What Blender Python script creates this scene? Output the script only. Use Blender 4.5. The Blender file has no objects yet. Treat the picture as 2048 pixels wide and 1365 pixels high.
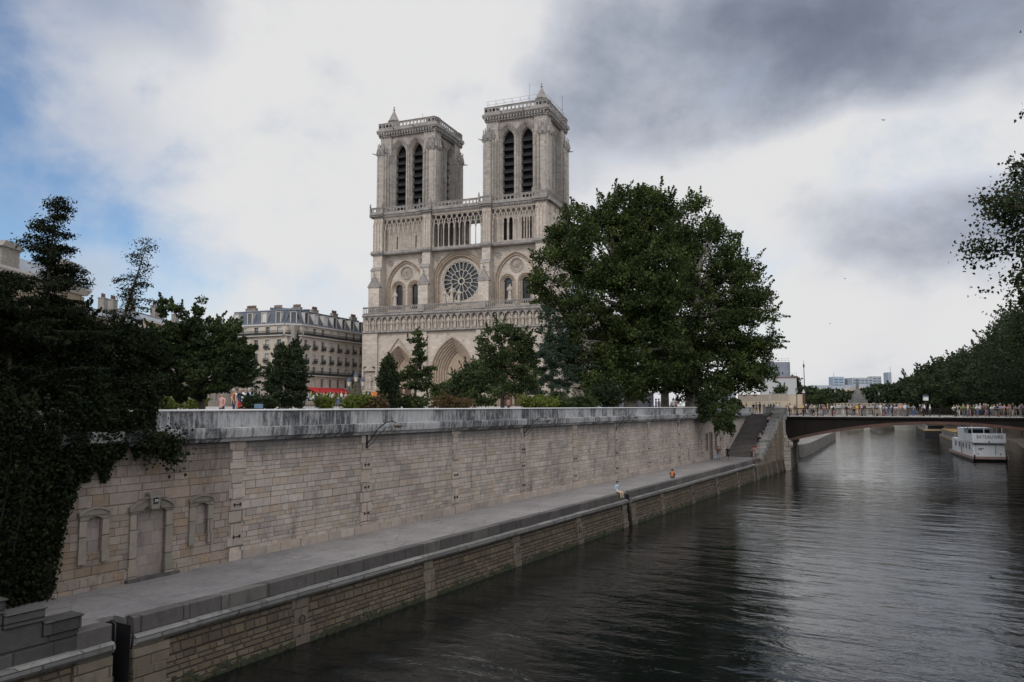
import bpy, bmesh, math, random
import numpy as np
from math import sin, cos, pi, sqrt, atan2, radians
from mathutils import Vector, Matrix
from mathutils.geometry import tessellate_polygon

scene = bpy.context.scene
COL = scene.collection
rnd = random.Random(7)
R = radians

# ---------------------------------------------------------------- camera
EZ = 9.4
TH = 0.0828
FPX = 1560.0
cam_d = bpy.data.cameras.new('camera')
cam_d.sensor_width = 36.0
cam_d.lens = FPX / 2048 * 36
cam_d.clip_start = 0.2
cam_d.clip_end = 20000
cam = bpy.data.objects.new('camera', cam_d)
COL.objects.link(cam)
cam.location = (0, 0, EZ)
cam.rotation_euler = (pi / 2 + TH, 0, 0)
scene.camera = cam
scene.view_settings.view_transform = 'Standard'
scene.view_settings.look = 'None'
scene.view_settings.exposure = 0.0
scene.view_settings.gamma = 1.0
scene.view_settings.use_curve_mapping = False
scene.cycles.max_bounces = 6
scene.cycles.diffuse_bounces = 3
scene.cycles.glossy_bounces = 3
scene.cycles.transmission_bounces = 4
scene.cycles.transparent_max_bounces = 6
scene.cycles.caustics_reflective = False
scene.cycles.caustics_refractive = False


# ---------------------------------------------------------------- node helpers
class NT:
    def __init__(s, tree):
        s.t = tree; s.n = tree.nodes; s.l = tree.links
    def put(s, sock, v):
        if v is None: return
        if isinstance(v, bpy.types.NodeSocket): s.l.new(v, sock)
        else:
            if hasattr(sock.default_value, '__len__') and not hasattr(v, '__len__'):
                v = [v] * len(sock.default_value)
            if hasattr(sock.default_value, '__len__') and len(sock.default_value) == 4 and len(v) == 3:
                v = list(v) + [1]
            sock.default_value = v
    def m(s, op, a, b=None, c=None, clamp=False):
        n = s.n.new('ShaderNodeMath'); n.operation = op; n.use_clamp = clamp
        for i, v in enumerate((a, b, c)):
            if v is not None: s.put(n.inputs[i], v)
        return n.outputs[0]
    def vm(s, op, a, b=None):
        n = s.n.new('ShaderNodeVectorMath'); n.operation = op
        s.put(n.inputs[0], a)
        if b is not None:
            if op == 'SCALE': s.put(n.inputs['Scale'], b)
            else: s.put(n.inputs[1], b)
        return n.outputs['Value'] if op in ('DOT_PRODUCT', 'LENGTH') else n.outputs[0]
    def sep(s, v):
        n = s.n.new('ShaderNodeSeparateXYZ'); s.put(n.inputs[0], v); return n.outputs
    def comb(s, x, y, z=0.0):
        n = s.n.new('ShaderNodeCombineXYZ')
        for i, v in enumerate((x, y, z)): s.put(n.inputs[i], v)
        return n.outputs[0]
    def noise(s, vec, scale, detail=4, rough=.55, dist=0.0):
        n = s.n.new('ShaderNodeTexNoise'); s.put(n.inputs['Vector'], vec)
        n.inputs['Scale'].default_value = scale; n.inputs['Detail'].default_value = detail
        n.inputs['Roughness'].default_value = rough; n.inputs['Distortion'].default_value = dist
        return n.outputs['Fac']
    def white(s, vec):
        n = s.n.new('ShaderNodeTexWhiteNoise'); n.noise_dimensions = '3D'; s.put(n.inputs['Vector'], vec)
        return n.outputs['Value']
    def ramp(s, fac, stops, mode='LINEAR'):
        n = s.n.new('ShaderNodeValToRGB'); s.put(n.inputs[0], fac); r = n.color_ramp; r.interpolation = mode
        while len(r.elements) < len(stops): r.elements.new(.5)
        for e, (p, c) in zip(r.elements, stops):
            e.position = p; e.color = (c, c, c, 1) if not hasattr(c, '__len__') else (*c, 1)
        return n.outputs[0]
    def mix(s, fac, a, b, mode='MIX'):
        n = s.n.new('ShaderNodeMix'); n.data_type = 'RGBA'; n.blend_type = mode
        s.put(n.inputs[0], fac); s.put(n.inputs[6], a); s.put(n.inputs[7], b)
        return n.outputs[2]
    def ss(s, v, a, b):
        n = s.n.new('ShaderNodeMapRange'); n.interpolation_type = 'SMOOTHSTEP'
        s.put(n.inputs[0], v); n.inputs[1].default_value = a; n.inputs[2].default_value = b
        return n.outputs[0]
    def coord(s, which='Object'):
        return s.n.new('ShaderNodeTexCoord').outputs[which]
    def bump(s, h, strength=.5, dist=.02, normal=None):
        n = s.n.new('ShaderNodeBump'); n.inputs['Strength'].default_value = strength
        n.inputs['Distance'].default_value = dist; s.put(n.inputs['Height'], h)
        if normal is not None: s.put(n.inputs['Normal'], normal)
        return n.outputs[0]


def new_mat(name):
    m = bpy.data.materials.new(name); m.use_nodes = True
    t = NT(m.node_tree)
    for n in list(t.n):
        if n.type != 'OUTPUT_MATERIAL' and n.type != 'BSDF_PRINCIPLED': t.n.remove(n)
    b = t.n['Principled BSDF']
    return m, t, b


# ---------------------------------------------------------------- world: Nishita sky behind broken cloud
SUN_AZ = R(208)     # clockwise from +Y (behind the viewer, to the left)
SUN_EL = R(38)
W = bpy.data.worlds.new('World'); scene.world = W; W.use_nodes = True
wt = NT(W.node_tree)
bg = W.node_tree.nodes['Background']
sky = wt.n.new('ShaderNodeTexSky'); sky.sky_type = 'NISHITA'; sky.sun_disc = False
sky.sun_elevation = SUN_EL; sky.sun_rotation = SUN_AZ; sky.altitude = 40; sky.air_density = 1.0; sky.dust_density = 0.2; sky.ozone_density = 4.0
SKY_S = 0.125
dirv = wt.coord('Generated')
dx, dy, dz = wt.sep(dirv)[0:3]
# warp the direction so cloud edges are ragged
w1 = wt.noise(wt.vm('MULTIPLY', dirv, (3.0, 3.0, 4.5)), 1.0, 3, .5)
w2 = wt.noise(wt.vm('ADD', wt.vm('MULTIPLY', dirv, (3.0, 3.0, 4.5)), (7.3, 2.1, 4.4)), 1.0, 3, .5)
az = wt.m('ADD', wt.m('ARCTAN2', dx, dy), wt.m('MULTIPLY', wt.m('SUBTRACT', w1, .5), .26))
el = wt.m('ADD', wt.m('ARCSINE', dz), wt.m('MULTIPLY', wt.m('SUBTRACT', w2, .5), .17))
def blob(a0, e0, ra, re, amp, tilt=0.0):
    a = wt.m('SUBTRACT', az, a0); e = wt.m('SUBTRACT', el, e0)
    if tilt: e = wt.m('SUBTRACT', e, wt.m('MULTIPLY', a, tilt))
    q = wt.m('ADD', wt.m('POWER', wt.m('DIVIDE', wt.m('ABSOLUTE', a), ra), 2.0), wt.m('POWER', wt.m('DIVIDE', wt.m('ABSOLUTE', e), re), 2.0))
    return wt.m('MULTIPLY', wt.m('EXPONENT', wt.m('MULTIPLY', q, -1.0)), amp)
def total(l):
    r = l[0]
    for x in l[1:]: r = wt.m('ADD', r, x)
    return r
fine = wt.noise(wt.vm('MULTIPLY', dirv, (5.5, 5.5, 7.5)), 1.0, 8, .58, .15)
soft = wt.noise(wt.vm('MULTIPLY', dirv, (2.4, 2.4, 3.6)), 1.0, 6, .55, .2)
# cover: 1 = cloud, 0 = open blue sky
SKYB = dict(cover=[(-.61, .30, .085, .13, -.66), (-.63, .45, .07, .05, -.5), (-.53, .21, .16, .06, -.55, .1), (-.38, .14, .17, .06, -.50), (-.26, .54, .06, .02, -.7), (-.60, .12, .12, .08, -.5)],
            shade=[(.66, .47, .32, .12, .60), (.30, .46, .20, .06, .22), (.12, .40, .12, .08, .12), (.38, .37, .15, .055, .30), (.56, .215, .22, .05, .34), (.20, .32, .14, .05, .12), (-.44, .45, .14, .055, .50), (-.44, .30, .10, .05, .12), (.06, .36, .10, .05, .16), (-.30, .06, .2, .03, .1)],
            light=[(-.20, .36, .17, .30, -1.0), (.47, .29, .16, .028, -.45), (.27, .21, .12, .10, -.4), (-.05, .1, .1, .15, -.2), (.45, .09, .30, .07, -.32), (.45, .30, .2, .035, -.3)])
cov = wt.m('ADD', total([blob(*b) for b in SKYB['cover']]), wt.m('ADD', .98, wt.m('MULTIPLY', wt.m('SUBTRACT', fine, .5), 1.9)))
cover = wt.ss(cov, .02, .98)
shd = wt.m('ADD', total([blob(*b) for b in SKYB['shade'] + SKYB['light']]), wt.m('ADD', .22, wt.m('MULTIPLY', wt.m('SUBTRACT', wt.m('ADD', wt.m('MULTIPLY', fine, .72), wt.m('MULTIPLY', soft, .4)), .55), 1.35)))
shade = wt.m('MAXIMUM', wt.m('MINIMUM', shd, 1.0), 0.0)
cloud = wt.ramp(shade, [(0.0, (.765, .765, .768)), (.12, (.745, .745, .76)), (.32, (.555, .58, .64)), (.55, (.325, .36, .435)), (.78, (.20, .23, .30)), (1.0, (.14, .16, .22))])
blue = wt.vm('SCALE', sky.outputs[0], SKY_S)
front = wt.mix(cover, blue, cloud)
# unseen sky overhead and behind the viewer, brightened to add ambient light
up = wt.ss(dz, .50, .80)
back = wt.ss(dy, .25, -.35)
gain = wt.m('ADD', 1.0, wt.m('MULTIPLY', wt.m('MAXIMUM', up, back), 1.15))
final = wt.vm('SCALE', front, gain)
wt.l.new(final, bg.inputs['Color']); bg.inputs['Strength'].default_value = 1.0

# ---------------------------------------------------------------- sun behind thin cloud
sl = bpy.data.lights.new('sun', 'SUN'); sl.energy = 1.1; sl.angle = R(14); sl.color = (1.0, .94, .86)
sun = bpy.data.objects.new('sun', sl); COL.objects.link(sun)
sdir = Vector((sin(SUN_AZ) * cos(SUN_EL), cos(SUN_AZ) * cos(SUN_EL), sin(SUN_EL)))
sun.rotation_euler = (-sdir).to_track_quat('-Z', 'Y').to_euler()


# ---------------------------------------------------------------- object helpers
def tag(o, label=None, cat=None, group=None, kind=None):
    if label: o['label'] = label
    if cat: o['category'] = cat
    if group: o['group'] = group
    if kind: o['kind'] = kind
    return o

def empty(name, loc=(0, 0, 0), rz=0.0, parent=None):
    o = bpy.data.objects.new(name, None); COL.objects.link(o)
    o.location = loc; o.rotation_euler = (0, 0, rz); o.empty_display_size = .3
    if parent: o.parent = parent
    return o

def copy_tree(o, parent=None):
    c = o.copy(); COL.objects.link(c); c.parent = parent
    for ch in list(o.children): copy_tree(ch, c)
    return c

def at(px, py, Y):
    """a point of the photograph (2048 wide) at depth Y metres in front of the viewer"""
    a = (px - 1024) / FPX; b = (682.5 - py) / FPX
    c, s = cos(TH), sin(TH)
    t = Y / (c - b * s)
    return Vector((a * t, Y, EZ + (s + b * c) * t))

DS = (.5015, .8652); DN = (-.8652, .5015)
RIV = atan2(DS[1], DS[0])
def rv(s, n, z=0.0): return Vector((s * DS[0] + n * DN[0], s * DS[1] + n * DN[1], z))


class MB:
    """collects faces, then links them as one mesh object"""
    def __init__(s, T=None): s.v = []; s.f = []; s.mi = []; s.cur = 0; s.T = T; s.sm = False; s.sf = []
    def add(s, vs, fs):
        b = len(s.v)
        if s.T: vs = [s.T(*p) for p in vs]
        s.v.extend([tuple(p) for p in vs])
        for f in fs: s.f.append(tuple(b + i for i in f)); s.mi.append(s.cur); s.sf.append(s.sm)
    def box(s, x0, x1, y0, y1, z0, z1):
        s.add([(x0, y0, z0), (x1, y0, z0), (x1, y1, z0), (x0, y1, z0), (x0, y0, z1), (x1, y0, z1), (x1, y1, z1), (x0, y1, z1)],
              [(0, 3, 2, 1), (4, 5, 6, 7), (0, 1, 5, 4), (1, 2, 6, 5), (2, 3, 7, 6), (3, 0, 4, 7)])
    def taper(s, x0, x1, y0, y1, z0, z1, i, j=None):
        j = i if j is None else j
        s.add([(x0, y0, z0), (x1, y0, z0), (x1, y1, z0), (x0, y1, z0), (x0 + i, y0 + j, z1), (x1 - i, y0 + j, z1), (x1 - i, y1 - j, z1), (x0 + i, y1 - j, z1)],
              [(0, 3, 2, 1), (4, 5, 6, 7), (0, 1, 5, 4), (1, 2, 6, 5), (2, 3, 7, 6), (3, 0, 4, 7)])
    def quad(s, a, b, c, d): s.add([a, b, c, d], [(0, 1, 2, 3)])
    def prism_y(s, poly, y0, y1, holes=()):
        """poly, holes: (x, z) outlines; slab from y0 to y1"""
        loops = [[Vector((p[0], p[1], 0)) for p in q] for q in [poly] + list(holes)]
        tri = tessellate_polygon(loops)
        flat = [p for q in loops for p in q]; n = len(flat)
        vs = [(p.x, y0, p.y) for p in flat] + [(p.x, y1, p.y) for p in flat]
        fs = [tuple(t) for t in tri] + [tuple(n + i for i in reversed(t)) for t in tri]
        b = 0
        for q in loops:
            m = len(q)
            for i in range(m): j = (i + 1) % m; fs.append((b + i, b + j, n + b + j, n + b + i))
            b += m
        s.add(vs, fs)
    def prism_z(s, poly, z0, z1):
        n = len(poly)
        vs = [(p[0], p[1], z0) for p in poly] + [(p[0], p[1], z1) for p in poly]
        fs = [tuple(range(n))[::-1], tuple(range(n, 2 * n))] + [(i, (i + 1) % n, n + (i + 1) % n, n + i) for i in range(n)]
        s.add(vs, fs)
    def prism_x(s, poly, x0, x1):
        n = len(poly)
        vs = [(x0, p[0], p[1]) for p in poly] + [(x1, p[0], p[1]) for p in poly]
        fs = [tuple(range(n))[::-1], tuple(range(n, 2 * n))] + [(i, (i + 1) % n, n + (i + 1) % n, n + i) for i in range(n)]
        s.add(vs, fs)
    def tube(s, pts, rad, n=6, cap=True):
        pts = [Vector(p) for p in pts]
        if not hasattr(rad, '__len__'): rad = [rad] * len(pts)
        vs = []; N = len(pts); pa = None
        for i, p in enumerate(pts):
            t = (pts[min(i + 1, N - 1)] - pts[max(i - 1, 0)])
            t = t.normalized() if t.length > 1e-9 else Vector((0, 0, 1))
            if pa is None: pa = t.orthogonal().normalized()
            a = (pa - t * pa.dot(t)); a = a.normalized() if a.length > 1e-6 else t.orthogonal().normalized()
            pa = a; b = t.cross(a)
            for k in range(n):
                an = 2 * pi * k / n
                vs.append(p + (a * cos(an) + b * sin(an)) * rad[i])
        fs = [(i * n + k, i * n + (k + 1) % n, (i + 1) * n + (k + 1) % n, (i + 1) * n + k) for i in range(N - 1) for k in range(n)]
        if cap: fs += [tuple(range(n))[::-1], tuple((N - 1) * n + k for k in range(n))]
        s.add([tuple(v) for v in vs], fs)
    def lathe(s, cx, cy, prof, n=10, ex=1.0, ey=1.0, rot=0.0):
        vs = []
        for (r, z) in prof:
            for k in range(n):
                a = 2 * pi * k / n + rot; vs.append((cx + r * cos(a) * ex, cy + r * sin(a) * ey, z))
        N = len(prof)
        fs = [(i * n + k, i * n + (k + 1) % n, (i + 1) * n + (k + 1) % n, (i + 1) * n + k) for i in range(N - 1) for k in range(n)]
        fs += [tuple(range(n))[::-1], tuple((N - 1) * n + k for k in range(n))]
        s.add(vs, fs)
    def sweep(s, loops, closed=False):
        """loops: list of equally long 3D polylines, joined by quads"""
        n = len(loops[0]); vs = [p for l in loops for p in l]; fs = []
        for i in range(len(loops) - 1):
            for k in range(n if closed else n - 1):
                k2 = (k + 1) % n; fs.append((i * n + k, i * n + k2, (i + 1) * n + k2, (i + 1) * n + k))
        s.add(vs, fs)
    def build(s, name, mats, parent=None, loc=None, rz=None, bevel=0.0):
        me = bpy.data.meshes.new(name); me.from_pydata(s.v, [], s.f)
        if not isinstance(mats, (list, tuple)): mats = [mats]
        for m in mats: me.materials.append(m)
        if len(mats) > 1: me.polygons.foreach_set('material_index', s.mi)
        if any(s.sf): me.polygons.foreach_set('use_smooth', s.sf)
        me.update()
        bm = bmesh.new(); bm.from_mesh(me); bmesh.ops.recalc_face_normals(bm, faces=bm.faces); bm.to_mesh(me); bm.free()
        o = bpy.data.objects.new(name, me); COL.objects.link(o)
        if parent: o.parent = parent
        if loc is not None: o.location = loc
        if rz is not None: o.rotation_euler = (0, 0, rz)
        if bevel:
            b = o.modifiers.new('bevel', 'BEVEL'); b.width = bevel; b.segments = 1; b.limit_method = 'ANGLE'
        return o


def arch(cx, z0, zs, a, Rr=None, n=8):
    """outline of an arched opening: half width a, springing at zs, arc radius Rr (None: round)"""
    Rr = a if Rr is None else Rr
    am = math.acos(max(-1, min(1, (Rr - a) / Rr)))
    L = [(cx - a + Rr - Rr * cos(am * i / n), zs + Rr * sin(am * i / n)) for i in range(n + 1)]
    Rt = [(2 * cx - p[0], p[1]) for p in reversed(L[:-1])]
    return [(cx - a, z0)] + L + Rt + [(cx + a, z0)]

def arch_sweep(mb, cx, z0, zs, a, Rr, prof, n=10):
    """prof: (inward offset, y). mouldings following the arch"""
    Rr = a if Rr is None else Rr
    loops = []
    for (r, y) in prof:
        c = cx - a + Rr; rr = Rr - r
        am = math.acos(max(-1, min(1, (c - cx) / rr))) if c > cx else pi / 2
        L = [(c - rr * cos(am * i / n), zs + rr * sin(am * i / n)) for i in range(n + 1)]
        P = [(cx - a + r, z0)] + L + [(2 * cx - p[0], p[1]) for p in reversed(L[:-1])] + [(cx + a - r, z0)]
        loops.append([(x, y, z) for x, z in P])
    mb.sweep(loops)

def circle(cx, cz, r, n=24, ph=0.0): return [(cx + r * cos(2 * pi * i / n + ph), cz + r * sin(2 * pi * i / n + ph)) for i in range(n)]
def foil(cx, cz, r, k=4, n=5, ph=0.0):
    P = []
    for i in range(k):
        a0 = 2 * pi * i / k + ph; ox, oz = cx + r * .5 * cos(a0), cz + r * .5 * sin(a0)
        for j in range(n):
            a = a0 - pi * .55 + pi * 1.1 * j / (n - 1); P.append((ox + r * .5 * cos(a), oz + r * .5 * sin(a)))
    return P


# ---------------------------------------------------------------- materials
def ashlar(name, cols, bw=.8, bh=.3, mortar=.012, grime=.5, gcol=(.05, .048, .045), drips=None, rough=.9, mix=(1, 1, 0), bumpd=.02, joint=.55, big=.18, var=1.0):
    """dressed stone in courses; every block has its own tone; soot and damp stains with shapes of their own"""
    m, t, b = new_mat(name)
    co = t.coord(); x, y, z = t.sep(co)[0:3]
    h = t.m('ADD', t.m('MULTIPLY', x, mix[0]), t.m('MULTIPLY', y, mix[1]))
    if mix[2]: z = t.m('ADD', z, t.m('MULTIPLY', y, mix[2]))
    z = t.m('ADD', z, t.m('ADD', t.m('MULTIPLY', t.m('SINE', t.m('MULTIPLY', z, 1.5 / bh)), bh * .22), t.m('MULTIPLY', t.m('SINE', t.m('MULTIPLY', z, .47 / bh)), bh * .45)))
    row = t.m('FLOOR', t.m('DIVIDE', z, bh))
    off = t.white(t.comb(row, 3.7, 1.1))
    wv = t.m('ADD', .8, t.m('MULTIPLY', t.white(t.comb(row, 9.2, 5.3)), .5))
    xo = t.m('ADD', t.m('DIVIDE', h, t.m('MULTIPLY', wv, bw)), t.m('MULTIPLY', off, 5))
    xo = t.m('ADD', xo, t.m('MULTIPLY', t.m('SINE', t.m('ADD', t.m('MULTIPLY', xo, 1.9), t.m('MULTIPLY', off, 40))), .28))
    colm = t.m('FLOOR', xo)
    rv_ = t.white(t.comb(colm, row, .5))
    fx = t.m('FRACT', xo); fz = t.m('FRACT', t.m('DIVIDE', z, bh))
    ex = t.m('MULTIPLY', t.m('MINIMUM', fx, t.m('SUBTRACT', 1.0, fx)), bw)
    ez = t.m('MULTIPLY', t.m('MINIMUM', fz, t.m('SUBTRACT', 1.0, fz)), bh)
    wob = t.m('MULTIPLY', t.m('SUBTRACT', t.noise(co, 14, 2), .5), .02)
    edge = t.m('ADD', t.m('MINIMUM', ex, ez), wob)
    jt = t.ss(edge, mortar * .4, mortar * 2.0)
    n = len(cols)
    base = t.ramp(rv_, [((i + .5) / n, c) for i, c in enumerate(cols)])
    n1 = t.noise(co, big, 5, .6); n2 = t.noise(co, 3.5, 6, .65); n3 = t.noise(co, 25, 3)
    tone = t.m('MULTIPLY', t.m('ADD', .72, t.m('MULTIPLY', n2, .56)), t.m('ADD', 1 - .3 * var, t.m('MULTIPLY', n1, .6 * var)))
    c1 = t.mix(1.0, base, t.comb(tone, tone, tone), 'MULTIPLY')
    c2 = t.mix(t.m('MULTIPLY', t.m('SUBTRACT', 1.0, jt), joint), c1, (.045, .04, .035))
    st = t.noise(t.vm('MULTIPLY', co, (1, 1, .35)), big * 4, 7, .7)
    sfac = t.m('MULTIPLY', t.ss(st, .52, .72), grime)
    pit = t.m('MULTIPLY', t.ss(t.noise(co, 9.0, 8, .75), .57, .70), grime * .7)
    c3 = t.mix(pit, t.mix(sfac, c2, gcol), gcol)
    if drips:
        z0, z1, amt = drips
        dn = t.noise(t.comb(t.m('MULTIPLY', h, 2.2), 0.0, t.m('MULTIPLY', z, .22)), 1.0, 5, .7)
        band = t.ss(t.m('ADD', z, t.m('MULTIPLY', dn, -(z1 - z0) * 1.6)), z0 - (z1 - z0) * .8, z1 - (z1 - z0) * .8)
        c3 = t.mix(t.m('MULTIPLY', band, amt), c3, gcol)
    t.l.new(c3, b.inputs['Base Color']); b.inputs['Roughness'].default_value = rough
    b.inputs['Specular IOR Level'].default_value = .25
    hh = t.m('ADD', t.m('ADD', jt, t.m('MULTIPLY', n2, .8)), t.m('ADD', t.m('MULTIPLY', rv_, .5), t.m('MULTIPLY', n3, .3)))
    t.l.new(t.bump(hh, .8, bumpd), b.inputs['Normal'])
    return m

def plain(name, col, rough=.7, metal=0.0, vary=.25, scale=3.0, bump=.0, spec=.3, col2=None):
    m, t, b = new_mat(name)
    co = t.coord(); n = t.noise(co, scale, 5, .6)
    c2 = col2 or tuple(c * (1 - vary) for c in col)
    c1 = col if col2 else tuple(min(1, c * (1 + vary * .6)) for c in col)
    t.l.new(t.ramp(n, [(.3, c2), (.7, c1)]), b.inputs['Base Color'])
    b.inputs['Roughness'].default_value = rough; b.inputs['Metallic'].default_value = metal
    b.inputs['Specular IOR Level'].default_value = spec
    if bump: t.l.new(t.bump(t.noise(co, scale * 6, 4), .6, bump), b.inputs['Normal'])
    return m

def leafmat(name, c1, c2, scale=.6, trans=.25, c3=None):
    m, t, b = new_mat(name)
    co = t.coord(); n = t.noise(co, scale, 3, .6); g = t.n.new('ShaderNodeNewGeometry')
    f = t.m('ADD', t.m('ADD', t.m('MULTIPLY', n, 1.15), -.22), t.m('MULTIPLY', g.outputs['Random Per Island'], .30))
    col = t.ramp(f, [(.3, c1), (.85, c2)] if not c3 else [(.3, c1), (.6, c2), (.88, c3)])
    t.l.new(col, b.inputs['Base Color']); b.inputs['Roughness'].default_value = .65; b.inputs['Specular IOR Level'].default_value = .1
    if trans:
        tr = t.n.new('ShaderNodeBsdfTranslucent'); t.l.new(t.mix(1.0, col, (1.0, 1.25, .6), 'MULTIPLY'), tr.inputs[0])
        mx = t.n.new('ShaderNodeMixShader'); mx.inputs[0].default_value = trans
        out = [k for k in t.n if k.type == 'OUTPUT_MATERIAL'][0]
        t.l.new(b.outputs[0], mx.inputs[1]); t.l.new(tr.outputs[0], mx.inputs[2]); t.l.new(mx.outputs[0], out.inputs[0])
    return m

# cathedral stone: cream where washed, grey with soot above
ST_LOW = ashlar('cathedral_stone', [(.47, .405, .34), (.41, .355, .30), (.51, .45, .385), (.37, .325, .28), (.45, .395, .34)], .95, .42, .012, .35, (.16, .14, .13), bumpd=.02, joint=.3, big=.12)
ST_UP = ashlar('tower_stone', [(.34, .30, .26), (.29, .262, .235), (.375, .335, .29), (.26, .235, .215)], .9, .42, .012, .6, (.13, .12, .115), bumpd=.02, joint=.3, big=.15)
ST_TRIM = plain('weathered_trim_stone', (.30, .275, .25), .9, vary=.4, scale=.9, bump=.03, col2=(.15, .14, .135))
ST_PALE = plain('carved_stone', (.46, .40, .34), .9, vary=.3, scale=1.5, bump=.03, col2=(.27, .235, .20))
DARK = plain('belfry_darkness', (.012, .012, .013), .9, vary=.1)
LEADGLASS = plain('leaded_glass', (.018, .02, .025), .25, vary=.4, scale=1.2, spec=.5)
SLATE = plain('belfry_louvre_slate', (.018, .018, .020), .6, vary=.5, scale=.9)
WOOD = plain('old_wood', (.10, .06, .04), .7)
LEAD = plain('lead_roof', (.20, .22, .25), .5, vary=.2, scale=.7)
IRON = plain('black_iron', (.02, .02, .021), .5, vary=.2, spec=.4)

# ================================================================ SETTING: water, ground
WV = (.075, .015, .0022)
def water_mat():
    m, t, b = new_mat('river_water')
    g = t.n.new('ShaderNodeNewGeometry'); p = g.outputs['Position']
    # waves run across the river: rotate into the river frame
    x, y, z = t.sep(p)[0:3]
    s_ = t.m('ADD', t.m('MULTIPLY', x, DS[0]), t.m('MULTIPLY', y, DS[1]))
    n_ = t.m('ADD', t.m('MULTIPLY', x, DN[0]), t.m('MULTIPLY', y, DN[1]))
    v = t.comb(t.m('MULTIPLY', s_, 1.15), t.m('MULTIPLY', n_, .62), 0.0)
    a = t.noise(v, .85, 4, .6, .6); c = t.noise(v, 3.1, 4, .6, .4); d = t.noise(v, 9.5, 2, .5)
    patch = t.ss(t.noise(t.comb(t.m('MULTIPLY', s_, .6), n_, 3.0), .09, 3, .6), .35, .65)
    amp = t.m('ADD', .55, t.m('MULTIPLY', patch, .6))
    sw = t.noise(t.comb(t.m('MULTIPLY', s_, .55), t.m('MULTIPLY', n_, .16), 5.0), 1.0, 2, .5)
    h = t.m('ADD', t.m('MULTIPLY', sw, .13), t.m('MULTIPLY', amp, t.m('ADD', t.m('MULTIPLY', a, WV[0]), t.m('ADD', t.m('MULTIPLY', c, WV[1]), t.m('MULTIPLY', d, WV[2])))))
    bn = t.bump(h, 1.0, 1.0)
    b.inputs['Base Color'].default_value = (.004, .005, .005, 1)
    b.inputs['Roughness'].default_value = .045; b.inputs['IOR'].default_value = 1.5
    b.inputs['Specular IOR Level'].default_value = .5
    t.l.new(bn, b.inputs['Normal'])
    return m
WATER = water_mat()
wm = MB(); wm.quad((-900, -200, 0), (1500, -200, 0), (1500, 2600, 0), (-900, 2600, 0))
tag(wm.build('water', WATER), kind='structure')

PAVE = plain('gritty_path_concrete', (.30, .275, .27), .9, vary=.3, scale=.5, bump=.012, col2=(.20, .185, .18))
def path_mat():
    m, t, b = new_mat('worn_path'); co = t.coord()
    n1 = t.noise(co, .35, 6, .65); n2 = t.noise(co, 6, 5, .6); n3 = t.noise(co, 60, 2)
    f = t.m('ADD', t.m('MULTIPLY', n1, .6), t.m('ADD', t.m('MULTIPLY', n2, .3), t.m('MULTIPLY', n3, .15)))
    c = t.ramp(f, [(.3, (.11, .103, .099)), (.5, (.18, .167, .161)), (.7, (.25, .232, .224))])
    vo = t.n.new('ShaderNodeTexVoronoi'); vo.feature = 'DISTANCE_TO_EDGE'; vo.inputs['Scale'].default_value = .33
    t.put(vo.inputs['Vector'], t.vm('ADD', co, t.vm('SCALE', t.comb(n2, n1, 0.0), .8)))
    crack = t.m('SUBTRACT', 1.0, t.ss(vo.outputs['Distance'], .004, .016))
    c = t.mix(t.m('MULTIPLY', crack, .35), c, (.07, .065, .06))
    xx = t.sep(co)[0]; fj = t.m('FRACT', t.m('DIVIDE', t.m('ADD', xx, t.m('MULTIPLY', n1, .06)), 4.4)); jl = t.m('SUBTRACT', 1.0, t.ss(t.m('MINIMUM', fj, t.m('SUBTRACT', 1.0, fj)), .0015, .006))
    c = t.mix(t.m('MULTIPLY', jl, .6), c, (.05, .047, .044))
    blot = t.ss(t.noise(t.vm('MULTIPLY', co, (.8, 2.2, 1)), .9, 6, .7), .54, .66); c = t.mix(t.m('MULTIPLY', blot, .45), c, (.085, .08, .077))
    t.l.new(c, b.inputs['Base Color']); b.inputs['Roughness'].default_value = .85
    t.l.new(t.bump(t.m('ADD', n3, n2), .5, .01), b.inputs['Normal']); return m
PATHM = path_mat()
SQUARE = plain('square_paving', (.30, .28, .26), .85, vary=.2, scale=.8)
GROUND = plain('city_ground', (.16, .15, .13), .9, vary=.3, scale=.05)

# banks as (s, n) lines; the river bends left beyond the bridge
LB = [(-60, 28.9), (125, 28.9), (160, 31), (233, 36), (330, 50), (450, 78), (560, 130)]
RB = [(-60, -11.0), (95, -11.0), (110, -13.5), (190, -13.5), (215, -10.5), (260, -4.5), (345, 8.5), (450, 32), (560, 72)]
def bank_sheet(name, line, side, z, far=4000, mat=GROUND):
    mb = MB()
    pts = [rv(s, n, z) for s, n in line]
    out = [rv(s, n + side * far, z) for s, n in line]
    mb.add([tuple(p) for p in pts + out], [(i, i + 1, len(pts) + i + 1, len(pts) + i) for i in range(len(pts) - 1)])
    # skirt down to the water
    mb.add([tuple(p) for p in pts] + [(p.x, p.y, -1) for p in pts], [(i, i + 1, len(pts) + i + 1, len(pts) + i) for i in range(len(pts) - 1)])
    return tag(mb.build(name, mat), kind='structure')
bank_sheet('ground', LB, 1, 8.15, mat=SQUARE)
bank_sheet('ground', RB, -1, 8.15)
fg = MB(); a, b_ = rv(545, 124, 8.15), rv(545, 54, 8.15)
fg.add([tuple(rv(560, 4000, 8.14)), tuple(rv(560, -4000, 8.14)), tuple(rv(9000, -6000, 8.14)), tuple(rv(9000, 6000, 8.14)), tuple(rv(560, 4000, -1)), tuple(rv(560, -4000, -1))], [(0, 1, 2, 3), (0, 1, 5, 4)])
tag(fg.build('ground', GROUND), kind='structure')

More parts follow.
